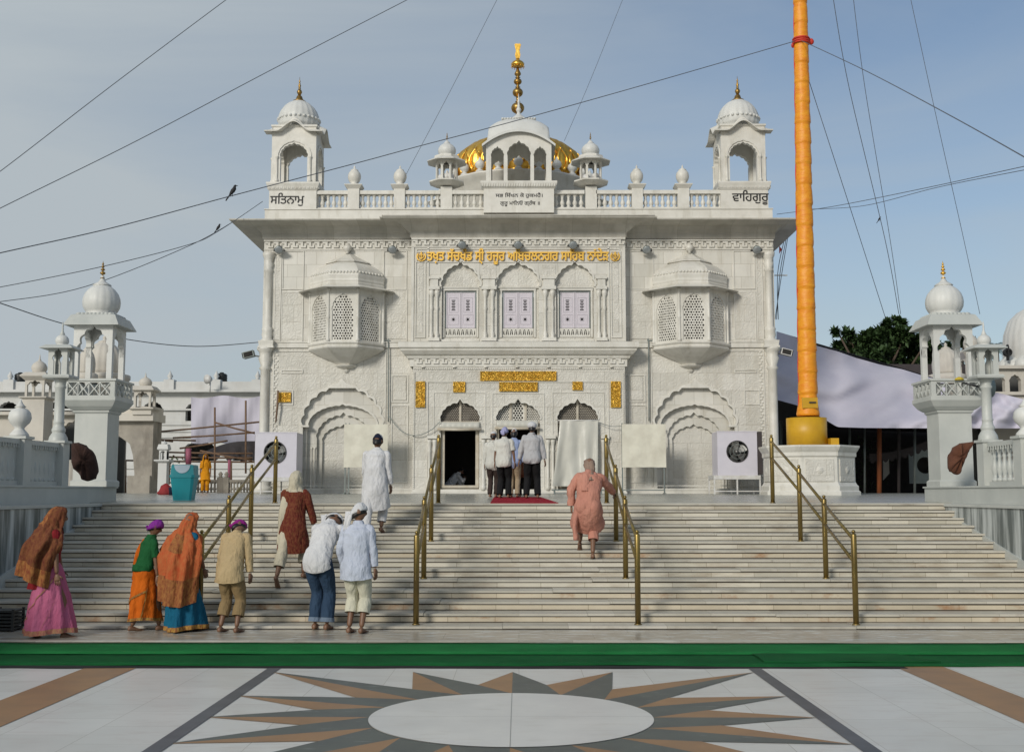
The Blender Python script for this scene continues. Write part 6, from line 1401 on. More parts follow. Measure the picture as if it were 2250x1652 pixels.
tag(m.loft(rg).build('cloth_bundle', 'bundle_red'), 'red cloth bundle on the terrace left of the teal bin', 'bundle')
c = P(380, 1080, 32); tag(MB().lathe((c.x, 32, zterr(32)), [(.10, 0), (.12, .2), (.125, .22)], 16).build('bucket', 'navy_c'), 'small blue bucket between the red bundle and the teal bin', 'bucket')
def plant(px_, py_, Y, h, n, label, sp=.3):
    p = P(px_, py_, Y); t = empty('plant', p, label, 'plant'); rr = random.Random(px_); m = MB()
    for i in range(n):
        q = Vector((rr.gauss(0, sp), rr.gauss(0, sp), rr.uniform(.1, 1)*h))+p; s_ = rr.uniform(.05, .10); d = Vector((rr.gauss(0, 1), rr.gauss(0, 1), rr.gauss(0, .6))).normalized(); u, v = basis(d)
        m.add([q, q+d*s_+u*s_*.3, q+d*s_*2, q+d*s_-u*s_*.3], [(0, 1, 2, 3)])
    m.build('leaves', 'leaf', t); MB().tube([p, p+Vector((0, 0, h*.8))], .02, 5).build('stem', 'bark', t)
plant(372, 1064, 35, .8, 160, 'small leafy bush beside the teal bin', .16)
# ================================================================== right of the temple
# tent: sagging lavender sheet, interior shade as dark sheets
def sheet(pt, Yf, name, label, nx=60, ny=20, mm='cloth_lav'):
    t = empty(name, P(*pt(.5, 1.0), Yf(.5, 1)), label, 'tent'); m = MB(); vs = []
    for j in range(ny+1):
        for i in range(nx+1):
            u_, v_ = i/nx, j/ny; x, y = pt(u_, v_); vs.append(P(x, y, Yf(u_, v_)))
    m.add(vs, [(j*(nx+1)+i, j*(nx+1)+i+1, (j+1)*(nx+1)+i+1, (j+1)*(nx+1)+i) for j in range(ny) for i in range(nx)], True); m.build('canopy', mm, t); return t
def lerp(tab, x):
    for (a, b), (c, d) in zip(tab[:-1], tab[1:]):
        if x <= c: return b+(d-b)*(x-a)/(c-a)
    return tab[-1][1]
TOP = [(1706, 728), (1740, 738), (1795, 760), (1840, 772), (1880, 786), (1930, 800), (1985, 812), (2030, 826), (2080, 838)]
BOT = [(1706, 878), (1750, 890), (1798, 913), (1840, 938), (1900, 940), (2080, 941)]
tn = sheet(lambda u_, v_: (1706+374*u_, lerp(TOP, 1706+374*u_)*(1-v_)+lerp(BOT, 1706+374*u_)*v_),
      lambda u_, v_: 41-1.5*v_+.9*(1-v_)+.30*sin((u_*1.1+v_*.55)*17)*sin(pi*v_)*.5+.22*sin(u_*30-v_*5)*(1-v_)**2*.5+.5*sin((u_*.7+v_)*7)*sin(pi*v_)*.5+.30*noise.noise(Vector((u_*9+v_*4, v_*4, 1))), 'tent', 'big sagging lavender cloth tent right of the temple')
MB().add([P(1706, 728, 42), P(2080, 838, 42), P(2080, 845, 52), P(1706, 800, 52)], [(0, 1, 2, 3)]).build('roof', 'cloth_lav', tn)
t2 = sheet(lambda u_, v_: (2100+220*u_, lerp([(2100, 893), (2140, 884), (2190, 862), (2260, 880), (2400, 890)], 2100+220*u_)*(1-v_)+941*v_), lambda u_, v_: 38.5+.25*sin(u_*16+v_*5)+.2*noise.noise(Vector((u_*9, v_*4, 3))), 'tent', 'smaller lavender tent sheet behind the right railing')
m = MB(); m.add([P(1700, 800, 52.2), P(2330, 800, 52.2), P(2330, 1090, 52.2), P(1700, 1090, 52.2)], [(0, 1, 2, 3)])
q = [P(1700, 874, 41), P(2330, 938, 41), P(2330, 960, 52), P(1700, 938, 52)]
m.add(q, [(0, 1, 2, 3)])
m.build('lining', 'tarp', tn)  # dark back and ceiling sheets stand in for the shade under the tent
def scal(x0, x1, y0, Y, mm, par, n, amp):
    m = MB(); vs = []; fs = []
    for i in range(n*6+1):
        x = x0+(x1-x0)*i/(n*6); d = amp*abs(sin(pi*i/6)); vs += [P(x, y0+(-30)*((x-x0)/(x1-x0))**2-8, Y), P(x, y0+(-30)*((x-x0)/(x1-x0))**2+6+d, Y)]
    m.add(vs, [(i*2, i*2+2, i*2+3, i*2+1) for i in range(n*6)]); m.build('scalloped_trim', mm, par)
scal(1910, 2040, 1005, 43, 'tarp', tn, 9, 7)
for x, w_, mm in ((1932, .06, 'orange_pole'), (1867, .05, 'grey_metal'), (1900, .04, 'grey_metal'), (1975, .06, 'tarp'), (2010, .05, 'grey_metal'), (1716, .06, 'grey_metal')):
    MB().tube([P(x, 1088, 42.5), P(x, 925, 42.5)], w_*1.5 if x == 1932 else w_, 8).build('pole', mm, tn)
wt = empty('white_panel', P(1946, 1050, 46), 'narrow white cloth hanging in the dark under the tent', 'cloth'); MB().plate([[(PX(1939, 1000, 46), PZ(1055, 46)), (PX(1953, 1000, 46), PZ(1040, 46)), (PX(1953, 1000, 46), PZ(998, 46)), (PX(1941, 1000, 46), PZ(1000, 46))]], (0, 46, 0), t=.05).build('cloth', 'far_white', wt)
Yq = 44; ct = empty('far_cooler', P(2030, 1050, Yq), 'shaded grey cooler box with a round fan under the tent by the right tower', 'air cooler'); cc_ = P(2033, 1022, Yq)
m = MB(); m.plate([rect(PX(2006, 1000, Yq), PX(2062, 1000, Yq), PZ(1062, Yq), PZ(988, Yq)), circ(cc_.x, cc_.z, .32, 24)], (0, Yq, 0), t=.5); m.build('casing', 'grey_metal', ct); MB().box(cc_.x-.35, cc_.x+.35, Yq+.52, Yq+.54, cc_.z-.35, cc_.z+.35).build('fan', 'dark', ct)
for x in (2008, 2058): MB().box(PX(x, 1000, Yq)-.03, PX(x, 1000, Yq)+.03, Yq, Yq+.05, 1.75, PZ(1062, Yq)).build('leg', 'grey_metal', ct)
plant(1905, 1086, 48, 2.4, 700, 'leafy shrub seen in the dark under the tent', .5)
# trees
def tree(px_, base_y, Y, crown, label, nleaf, mm, seed, clump=None):
    rr = random.Random(seed); p = P(px_, base_y, Y); p.z = 1.5
    t = empty('tree', p, label, 'tree', 'trees beyond the tent'); tr = MB(); lf = MB()
    top = max(PZ(cy_-ry, Y, cx_) for cx_, cy_, rx, ry in crown); mid = p+Vector((0, 0, (top-p.z)*.45))
    tr.tube([p, p+Vector((.1, .1, (mid.z-p.z)*.5)), mid], [.35, .28, .22], 8)
    k = Y/2500
    for (cx_, cy_, rx, ry) in crown:
        c = P(cx_, cy_, Y+rr.uniform(-1.2, 1.2)); tr.tube([mid, (mid+c)/2+Vector((rr.gauss(0, .3), rr.gauss(0, .3), .2)), c], [.14, .08, .03], 6)
        n = int(nleaf*rx*ry/330)
        subs = [(rr.gauss(0, .45), rr.gauss(0, .5), rr.gauss(0, .45)) for _ in range(max(5, int(rx*ry/45)))]
        for (a, b, c2) in subs:
            for _ in range(max(1, n//len(subs))):
                d = Vector((rr.gauss(0, 1), rr.gauss(0, 1), rr.gauss(0, 1))).normalized()*rr.uniform(.5, 1)
                q = c+Vector(((a+d.x*.34)*rx*k, (b+d.y*.34)*rx*k, (c2+d.z*.34)*ry*k)); s_ = rr.uniform(.09, .19)
                e = Vector((rr.gauss(0, 1), rr.gauss(0, 1), rr.gauss(0, .7))).normalized(); u, v = basis(e)
                lf.add([q, q+e*s_+u*s_*.45, q+e*s_*2, q+e*s_-u*s_*.45], [(0, 1, 2, 3)])
    lf.build('crown', mm, t); tr.build('trunk', 'bark', t); return t
tree(1940, 1080, 58, [(1845, 770, 22, 22), (1868, 738, 14, 12), (1840, 728, 8, 10), (1890, 760, 26, 22), (1905, 740, 12, 10), (1925, 745, 26, 24), (1950, 722, 22, 16), (1978, 708, 14, 12), (1965, 750, 34, 30), (2000, 765, 30, 26), (1990, 735, 16, 16), (1920, 790, 40, 30), (1870, 790, 30, 22), (1980, 800, 40, 28), (2035, 752, 22, 16), (2040, 785, 30, 30), (1858, 730, 6, 8)], 'dark green neem tree rising above the tent between the flagpole and the right tower', 1150, 'leaf', 5)
tree(2110, 1080, 64, [(2085, 770, 18, 20), (2120, 752, 22, 14), (2140, 770, 18, 18), (2095, 800, 26, 24), (2060, 790, 20, 24)], 'dark tree behind the right kiosk tower', 1000, 'leaf_dark', 9)
# palm tuft
t = empty('palm', P(2188, 860, 55), 'palm fronds showing behind the right lantern column', 'tree'); c = P(2188, 760, 55); m = MB(); rr = random.Random(4)
for i in range(14):
    a = i*2*pi/14+rr.uniform(-.2, .2); e = rr.uniform(.2, .9); L_ = 1.1; pts = [c+Vector((cos(a)*L_*f_, sin(a)*L_*f_, e*f_-1.1*f_*f_)) for f_ in (0, .3, .6, .85, 1)]
    for (p_, q_) in zip(pts[:-1], pts[1:]):
        d = (q_-p_).normalized(); sdv = d.cross(Vector((0, 0, 1))).normalized()
        for k in range(5):
            b_ = p_+(q_-p_)*k/5
            for s in (-1, 1): m.add([b_, b_+d*.12+sdv*s*.22+Vector((0, 0, -.08)), b_+d*.05], [(0, 1, 2)])
m.build('fronds', 'leaf_dark', t); MB().tube([Vector((c.x, c.y, 1.5)), c], [.2, .14], 8).build('trunk', 'bark', t)
# far right white domed building with arcade
Y = 46; t = empty('domed_hall', P(2250, 900, Y), 'white hall with a big ribbed dome at the far right', 'building'); c = P(2272, 800, Y); R = 62/2500*Y
MB().lathe((c.x, Y, c.z), [(R*.9, -.4), (R*.93, -.1), (R*1.0, .25, 1), (R*1.02, .7, 1), (R*.97, 1.2, 1), (R*.8, 1.75, 1), (R*.5, 2.1), (R*.2, 2.3), (.05, 2.6)], 96, 24, .03).build('dome', 'far_white', t)
m = MB()
for i in range(16): a = i*pi/8; m.lathe((c.x+R*.98*cos(a), Y+R*.98*sin(a), c.z-.35), [(.25, 0), (.36, .15), (.30, .4), (.05, .62)], 12, 8, .06)
m.build('lotus_petals', 'dome_white', t)
khp = P(2222, 772, Y-R*1.0)
m = MB(); m.plate([circ(khp.x, khp.z, .16, 20), circ(khp.x, khp.z, .11, 20)], (0, khp.y+.25, 0), t=.2); m.plate([[(khp.x-.02, khp.z-.32), (khp.x+.02, khp.z-.32), (khp.x+.04, khp.z+.2), (khp.x, khp.z+.32), (khp.x-.04, khp.z+.2)]], (0, khp.y+.24, 0), t=.2)
m.build('emblem', 'letter_black', t)
xa, xb = PX(2176, 850, Y-2), PX(2420, 850, Y-2); m = MB(); zt2, zb_ = PZ(808, Y-2), 1.4; hs = []; n = 14
for i in range(n): cx = xa+.35+i*.62; z0 = PZ(861, Y-2); hs.append(arch_hole(cx, z0, z0+.35, .22, .28, cusps=5, lobe=.12))
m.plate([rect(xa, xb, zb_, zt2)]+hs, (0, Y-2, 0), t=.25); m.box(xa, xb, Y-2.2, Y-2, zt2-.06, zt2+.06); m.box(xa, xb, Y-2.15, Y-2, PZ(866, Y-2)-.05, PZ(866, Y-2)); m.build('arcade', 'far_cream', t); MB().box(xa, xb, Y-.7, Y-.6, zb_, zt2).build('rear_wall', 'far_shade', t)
kiosk_pillar(2136, 716, 776, 790, 830, 22, 48, 'white domed kiosk seen through the right kiosk tower', 'far_cream')
dome_building(2080, 822, 752, 45, 30, 'white fluted dome seen through the right kiosk tower', 'far_cream')
# yellow scrap and loudspeaker on the right balcony, drum-shaped lamp
c = P(2108, 835, 21.2); m = MB(); m.lathe(c, [(.09, 0), (.08, .03), (.02, .06)], 8); tag(m.build('cloth_scrap', 'yellow_c'), 'bright yellow scrap of cloth on the right tower balcony', 'cloth')
p = P(2167, 851, 20.9); d = Vector((.55, -.8, -.05)).normalized(); t = empty('horn_loudspeaker', p, 'round grey horn loudspeaker hung on the right tower balcony', 'loudspeaker')
MB().tube([p-d*.12, p-d*.02, p+d*.05, p+d*.07], [.06, .12, .19, .20], 20).build('horn', 'grey_metal', t); MB().tube([p-d*.1, P(2120, 842, 21.0)], .02, 6).build('bracket', 'black_metal', t)
# ================================================================== people
def two_bone(a, c, l1, l2, bend):
    a, c, bend = Vector(a), Vector(c), Vector(bend); d = c-a; L_ = min(d.length, (l1+l2)*.999); d = d.normalized()
    x = (l1*l1-l2*l2+L_*L_)/(2*L_); h = sqrt(max(l1*l1-x*x, 0)); b = (bend-d*bend.dot(d)); b = b.normalized() if b.length > 1e-5 else Vector((0, 1, 0))
    return a+d*x+b*h, a+d*L_
def skin_mesh(verts, rad, edges, sub=1):
    me = bpy.data.meshes.new('tmp'); me.from_pydata([tuple(v) for v in verts], edges, []); o = bpy.data.objects.new('tmp', me); COL.objects.link(o)
    md = o.modifiers.new('s', 'SKIN'); md.use_smooth_shade = True
    for i, r in enumerate(rad):
        sv = me.skin_vertices[0].data[i]; sv.radius = r if isinstance(r, tuple) else (r, r); sv.use_root = (i == 0)
    ss = o.modifiers.new('u', 'SUBSURF'); ss.levels = sub; ss.render_levels = sub
    dg = bpy.context.evaluated_depsgraph_get(); dg.update(); e = o.evaluated_get(dg); m2 = e.to_mesh()
    vs = [tuple(v.co) for v in m2.vertices]; fs = [tuple(p.vertices) for p in m2.polygons]; e.to_mesh_clear()
    bpy.data.objects.remove(o); bpy.data.meshes.remove(me); return vs, fs
def fold(p, amp, sc=7.0, seed=0):
    q = p.z*sc*.9+(p.x+p.y)*sc*.8; return amp*(noise.noise(Vector((p.x*sc, p.y*sc, p.z*sc*.55+seed)))+.8*(1-2*abs(noise.noise(Vector((p.x*sc*1.2, p.y*sc*1.2, q*1.5+seed*3)))))-.4+.4*noise.noise(Vector((p.x*sc*2.6, p.y*sc*2.6, p.z*sc*2.1+seed))))
def cloth_tube(m, pts, radii, n=16, amp=.008, seed=0, ell=None, fwd=None, sub=4, caps=False):
    # smooth tube through pts; radii (rx, ry) in frame (side, fwd)
    P_, R_ = [], []
    pts = [Vector(p) for p in pts]; radii = [r if isinstance(r, tuple) else (r, r) for r in radii]
    for i in range(len(pts)-1):
        p0, p1, p2, p3 = pts[max(i-1, 0)], pts[i], pts[i+1], pts[min(i+2, len(pts)-1)]
        for k in range(sub):
            t = k/sub; P_.append(.5*((2*p1)+(-p0+p2)*t+(2*p0-5*p1+4*p2-p3)*t*t+(-p0+3*p1-3*p2+p3)*t**3)); R_.append(tuple(radii[i][q]+(radii[i+1][q]-radii[i][q])*(t*t*(3-2*t)) for q in (0, 1)))
    P_.append(pts[-1]); R_.append(radii[-1]); fw = Vector(fwd) if fwd is not None else Vector((0, 1, 0)); rings = []
    for i, p in enumerate(P_):
        d = (P_[min(i+1, len(P_)-1)]-P_[max(i-1, 0)]).normalized(); f = (fw-d*fw.dot(d)); f = f.normalized() if f.length > .05 else basis(d)[0]; s_ = f.cross(d).normalized()
        r = []
        for j in range(n):
            a = 2*pi*j/n; q = s_*cos(a)*R_[i][0]+f*sin(a)*R_[i][1]; r.append(p+q+q.normalized()*fold(p+q, amp, seed=seed))
        rings.append(r)
    m.loft(rings, True, caps); return rings
def head_geo(m, c, up, fw, s, hair=True):
    up, fw = Vector(up).normalized(), Vector(fw).normalized(); fw = (fw-up*fw.dot(up)).normalized(); rt = fw.cross(up).normalized(); n, k = 24, 16; rings = []
    for i in range(k+1):
        t = pi*(i+.02)/(k+.04); z = -cos(t); r = sin(t); ring = []
        for j in range(n):
            a = 2*pi*j/n; x, y = cos(a)*r, sin(a)*r
            w = .074*(1-.22*max(0, -z-.1)); d = .095 if y > 0 else .098
            X, Yy, Z = x*w, y*d*(1-.15*max(0, -z-.25)), z*.118
            if y > 0:
                X2 = x
                nose = math.exp(-((x*3.8)**2))*max(0, 1-abs((z+.12)/.26))*max(0, y); Yy += .028*nose
                eye = math.exp(-(((abs(x)-.42)*6)**2))*max(0, 1-abs((z-.06)/.14))*max(0, y); Yy -= .010*eye
                Yy += .006*math.exp(-((x*2.2)**2))*max(0, 1-abs((z+.42)/.10)); Yy += .008*math.exp(-((x*2)**2))*max(0, 1-abs((z+.78)/.16))
            else: Z += .0
            if abs(abs(x)-.98) < .12 and abs(z+.02) < .28 and -.35 < y < .2: X += .016*(1 if x > 0 else -1)
            ring.append(Vector(c)+(rt*X+fw*Yy+up*Z)*s)
        rings.append(ring)
    m.loft(rings)
    return rt, up, fw
def cap_geo(m, c, rt, up, fw, s, z0=.0, grow=1.08, back=1.0, amp=.004, top=1.0, tilt=.25, n=24, k=8, seed=0):
    rings = []
    for i in range(k+1):
        t = i/k; ring = []
        for j in range(n):
            a = 2*pi*j/n; zz = z0+(1-z0)*sin(t*pi/2); zz2 = zz-tilt*max(0, -sin(a))*(1-t)+tilt*.5*max(0, sin(a))*(1-t); r = sqrt(max(0, 1-zz*zz))*(1 if t > 0 else 1.0)
            r = max(r, .02); q = (rt*(cos(a)*r*.077)+fw*(sin(a)*r*.10)+up*(zz2*.120*top))*s*grow; q += q.normalized()*fold(Vector(c)+q, amp, 14, seed); ring.append(Vector(c)+q)
        rings.append(ring)
    m.loft(rings, True, True)
def hand_geo(m, w, d, palm, s, side, curl=.5, grip=None):
    d = Vector(d).normalized(); pn = Vector(palm); pn = (pn-d*pn.dot(d)).normalized(); lat = d.cross(pn).normalized()*side
    rg = []
    for t, hw, th in ((0, .024, .020), (.03, .034, .018), (.07, .040, .015), (.09, .040, .012)):
        c = Vector(w)+d*t*s; rg.append([c+(lat*hw*cos(a)+pn*th*sin(a))*s for a in [q*pi/5 for q in range(10)]])
    m.loft(rg)
    for i, (o, L_) in enumerate(((.030, .068), (.010, .076), (-.010, .070), (-.029, .056))):
        c = Vector(w)+(d*.085+lat*o)*s; cl = curl; p1 = c+(d*cos(cl*.5)+pn*sin(cl*.5))*L_*.45*s; p2 = p1+(d*cos(cl*1.3)+pn*sin(cl*1.3))*L_*.32*s; p3 = p2+(d*cos(cl*2)+pn*sin(cl*2))*L_*.26*s
        m.tube([c, p1, p2, p3], [.0095*s, .009*s, .008*s, .006*s], 6)
    c = Vector(w)+(d*.03+lat*.032)*s; p1 = c+(d*.6+lat*.7+pn*.3).normalized()*.035*s; p2 = p1+(d*.9+lat*.2+pn*.5).normalized()*.03*s; m.tube([c, p1, p2], [.012*s, .010*s, .007*s], 6)
def foot_geo(m, a, fw, s, pitch=0.0):
    f = Vector(fw).normalized(); up = Vector((0, 0, 1)); ff = (f*cos(pitch)-up*sin(pitch)).normalized(); uu = (up*cos(pitch)+f*sin(pitch)).normalized(); sd_ = ff.cross(uu)
    rg = []
    for t, w, h, zc_ in ((-.055, .018, .020, -.045), (-.045, .030, .036, -.034), (-.01, .033, .045, -.026), (.04, .033, .036, -.036), (.09, .038, .024, -.050), (.14, .043, .016, -.058), (.165, .042, .014, -.061)):
        c = Vector(a)+(ff*t+uu*zc_)*s; rg.append([c+(sd_*w*cos(q*pi/5)+uu*h*sin(q*pi/5))*s for q in range(10)])
    m.loft(rg)
    for i in range(5): c = Vector(a)+(ff*.155+uu*-.062+sd_*(.032-.016*i))*s; m.tube([c, c+ff*(.04-.004*i)*s], [.010*s, .007*s], 6)
class Person:
    def __init__(s, base, H, phi, label, lean=.05, side=0, feet=((-.10, 0, 0), (.10, 0, 0)), hip=None, hands=(None, None), headp=.1, heady=0., foot_pitch=(0, 0), pelvis=(0, 0), curl=.4, female=False, cat='person', knee=(0, 1, 0), shrug=0, elb=(-.6, -.5)):
        s.S = S = H/1.70; s.base = Vector(base); s.phi = phi; s.R = Matrix.Rotation(phi, 3, 'Z'); s.seed = int(abs(base[0]*37+base[1]*11)) % 97
        s.t = empty('person', base, label, cat); W = s.W = lambda x, y, z: s.base+s.R @ (Vector((x, y, z))*S)
        hz = .90 if hip is None else hip; px, py = pelvis; s.rt, s.fw, s.up = s.R @ Vector((1, 0, 0)), s.R @ Vector((0, 1, 0)), Vector((0, 0, 1))
        pel = Vector((px, py, hz)); d = Vector((sin(side), sin(lean), cos(lean)*cos(side))).normalized(); d2 = Vector((sin(side)*1.1, sin(lean*1.35), cos(lean*1.35))).normalized()
        mid = pel+d*.22; ch = mid+d2*.20; nk = ch+d2*.13; s.tdir = s.R @ d2; hd = Vector((sin(heady)*sin(headp)*.5, sin(lean*1.1+headp*.8), cos(lean*1.1+headp*.8))).normalized(); hc = nk+hd*.165
        sh = .172 if not female else .155; J = {}; J['pel'], J['mid'], J['ch'], J['nk'], J['hc'] = [W(*v) for v in (pel, mid, ch, nk, hc)]
        side_ax = Vector((cos(side), 0, -sin(side)))
        for i, q in ((0, -1), (1, 1)):
            hp = pel+Vector((q*.09, 0, -.02)); fx, fy, fz = feet[i]; an = Vector((fx, fy, fz+.075+.10*sin(abs(foot_pitch[i]))*.8)); kn, an = two_bone(hp, an, .43, .42, knee)
            J['hip%d' % i], J['kn%d' % i], J['an%d' % i] = W(*hp), W(*kn), W(*an)
            so = nk+side_ax*q*sh-d2*(.06-shrug); hd_ = hands[i] or (q*.27, .03+.25*sin(lean), hz-.06); el, wr = two_bone(so, hd_, .285, .25, (q*elb[0]*-1, elb[1], -.2)); J['sh%d' % i], J['el%d' % i], J['wr%d' % i] = W(*so), W(*el), W(*wr)
        s.J = J; s.body = MB()
        names = ['pel', 'mid', 'ch', 'nk', 'hip0', 'kn0', 'an0', 'hip1', 'kn1', 'an1', 'sh0', 'el0', 'wr0', 'sh1', 'el1', 'wr1']
        vs = [J[n] for n in names]+[J['nk']+(J['hc']-J['nk'])*.6]; rad = [.12, .105, .12, .055, .085, .058, .036, .085, .058, .036, .052, .040, .026, .052, .040, .026, .052]
        ed = [(0, 1), (1, 2), (2, 3), (3, 16), (0, 4), (4, 5), (5, 6), (0, 7), (7, 8), (8, 9), (2, 10), (10, 11), (11, 12), (2, 13), (13, 14), (14, 15)]
        v, f = skin_mesh(vs, [r*S for r in rad], ed); s.body.add(v, f, True)
        hu = (J['hc']-J['nk']).normalized(); fwh = (Matrix.Rotation(heady, 3, 'Z') @ s.fw); s.hax = head_geo(s.body, J['hc'], hu, fwh, S)
        for i, q in ((0, -1), (1, 1)):
            d_ = (J['wr%d' % i]-J['el%d' % i]).normalized(); hand_geo(s.body, J['wr%d' % i], d_, s.rt*-q+s.fw*.3, S, q, curl); foot_geo(s.body, J['an%d' % i], s.fw if not hasattr(s, 'ff') else s.ff, S, foot_pitch[i])
        s.bo = s.body.build('body', 'skin', s.t)
        m = MB()
        for q in (-1, 1): m.ball(J['hc']+(s.hax[0]*q*.031+s.hax[1]*.012+s.hax[2]*.082)*S, .011*S, seg=8, rg=6)
        m.build('eyes', 'hair', s.t)
    def hair(s, grow=1.05, z0=-.25, m_='hair'): m = MB(); cap_geo(m, s.J['hc'], *s.hax, s.S, z0, grow, tilt=.45); return m.build('hair', m_, s.t)
    def scarf(s, mm, tail=.0, tailx=0, z0=.05, grow=1.14, knot=True, name='head_scarf', tilt=.5, wide=1.0):
        m = MB(); cap_geo(m, s.J['hc'], *s.hax, s.S, z0, grow, amp=.006, tilt=tilt, seed=s.seed); rt, up, fw = s.hax; c = s.J['hc']-fw*.105*s.S*grow-up*.02*s.S
        if knot: m.ball(c, .022*s.S, seg=8, rg=6)
        if tail:
            rg = []
            for i in range(9):
                t = i/8; w = (.062-.030*t)*wide*s.S; dn_ = (-s.tdir-s.up*.25).normalized(); q = c+up*.03*s.S+(dn_*tail*1.1*t+s.rt*tailx*t)*s.S-s.fw*(.012+.02*sin(pi*t))*s.S
                rg.append([q+s.rt*w*x_+s.fw*.010*s.S*y_+(s.fw*.014)*sin(x_*6+t*4)*s.S for x_, y_ in ((-1, 0), (-.6, .6), (-.2, 0), (.2, .7), (.6, 0), (1, .4), (1, -.3), (.6, -.7), (.2, -.3), (-.2, -.7), (-.6, -.3), (-1, -.6))])
            m.loft(rg)
        return m.build(name, mm, s.t)
    def turban(s, mm):
        m = MB(); rt, up, fw = s.hax; c = s.J['hc']+up*.055*s.S-fw*.005*s.S; rings = []
        for i in range(13):
            t = pi*(i+.03)/12.06; ring = []
            for j in range(28):
                a = 2*pi*j/28; w = 1+.03*sin(i*2.1+a)+.02*abs(sin(a*3+i)); ring.append(c+(rt*cos(a)*sin(t)*.108*w+fw*sin(a)*sin(t)*.122*w-up*cos(t)*.085*w)*s.S)
            rings.append(ring)
        m.loft(rings); m.ball(c-fw*.115*s.S-up*.03*s.S, .03*s.S, .02*s.S, .025*s.S, 8, 6); return m.build('turban', mm, s.t)
    def shirt(s, mm, hem=.06, sleeve=1.0, loose=1.0, flare=1.0, name='shirt', amp=.011, hemx=1.0, tuck=False, split=None, belly=0.0, sl_r=1.0):
        J, S = s.J, s.S; m = MB(); dn = (J['pel']-J['mid']).normalized(); lowdir = Vector((0, 0, -1)); L = loose
        hempt = J['pel']+lowdir*hem*S-s.fw*(.012*S)
        legs = ((J['kn0']+J['kn1'])/2-(J['hip0']+J['hip1'])/2); 
        if hem > .25: hempt = (J['hip0']+J['hip1'])/2+legs.normalized()*hem*S
        pts = [hempt, J['pel']+(hempt-J['pel'])*.35-s.fw*.02*S, J['mid']+dn*.05*S, J['mid']+(J['ch']-J['mid'])*.55, J['ch']+s.tdir*.02*S, (J['sh0']+J['sh1'])/2+s.tdir*.035*S, J['nk']+s.tdir*.01*S, J['nk']+s.tdir*.045*S]
        rx = [.192*L*flare*hemx, .184*L*(1+(flare-1)*.4), .168*L, .175*L, .188*L, .150, .085, .066]; ry = [.150*L*flare, .150*L*(1+(flare-1)*.4), .128*L+belly, .125*L, .122*L, .085, .068, .062]
        if tuck: rx[0], ry[0] = .155*L, .112*L
        cloth_tube(m, pts, [(a*S, b*S) for a, b in zip(rx, ry)], 32, amp*S*1.9, s.seed, fwd=s.fw, sub=6)
        for i, q in ((0, -1), (1, 1)):
            sh, el, wr = J['sh%d' % i], J['el%d' % i], J['wr%d' % i]; inn = sh+s.rt*-q*.06*S+s.tdir*.005*S; sh = sh-s.tdir*.012*S
            if sleeve > .6: e = el+(wr-el)*(sleeve*2-1)*.98; pt = [inn, sh+s.rt*q*.012*S, (sh+el)/2, el, (el+e)/2, e]; r = [.050, .058, .061*L*sl_r, .056*L*sl_r, .052*L*sl_r, .044*L*sl_r]
            else: e = sh+(el-sh)*(sleeve*2); pt = [inn, sh+s.rt*q*.012*S, (sh+e)/2, e]; r = [.050, .059, .064*L, .066*L]
            cloth_tube(m, pt, [k*S for k in r], 16, amp*S*1.4, s.seed+i*5, fwd=s.fw, sub=5)
        m.lathe(J['nk']+s.tdir*.02*S, [(.062*S, 0), (.064*S, .03*S), (.058*S, .035*S)], 16, caps=False)
        return m.build(name, mm, s.t)
    def trousers(s, mm, end=1.0, loose=1.0, hemr=1.0, name='trousers', amp=.009):
        J, S = s.J, s.S; m = MB()
        for i, q in ((0, -1), (1, 1)):
            hp, kn, an = J['hip%d' % i], J['kn%d' % i], J['an%d' % i]; e = kn+(an-kn)*((end-.5)*2) if end > .5 else hp+(kn-hp)*end*2
            cloth_tube(m, [hp+s.up*.07*S+s.rt*-q*.015*S, hp-s.up*.03*S, (hp+kn)/2, kn, (kn+e)/2, e], [(.09*S, .098*S), (.098*S*loose, .106*S*loose), (.092*S*loose, .10*S*loose), (.073*S*loose, .076*S*loose), (.066*S*loose*hemr, .068*S*loose*hemr), (.064*S*loose*hemr, .064*S*loose*hemr)], 18, amp*S, s.seed+i*3, fwd=s.fw)
        cloth_tube(m, [(J['hip0']+J['hip1'])/2-s.up*.07*S, J['pel'], J['pel']+(J['mid']-J['pel'])*.45], [(.12*S, .10*S), (.162*S, .112*S), (.150*S, .102*S)], 24, .004*S, fwd=s.fw)
        return m.build(name, mm, s.t)
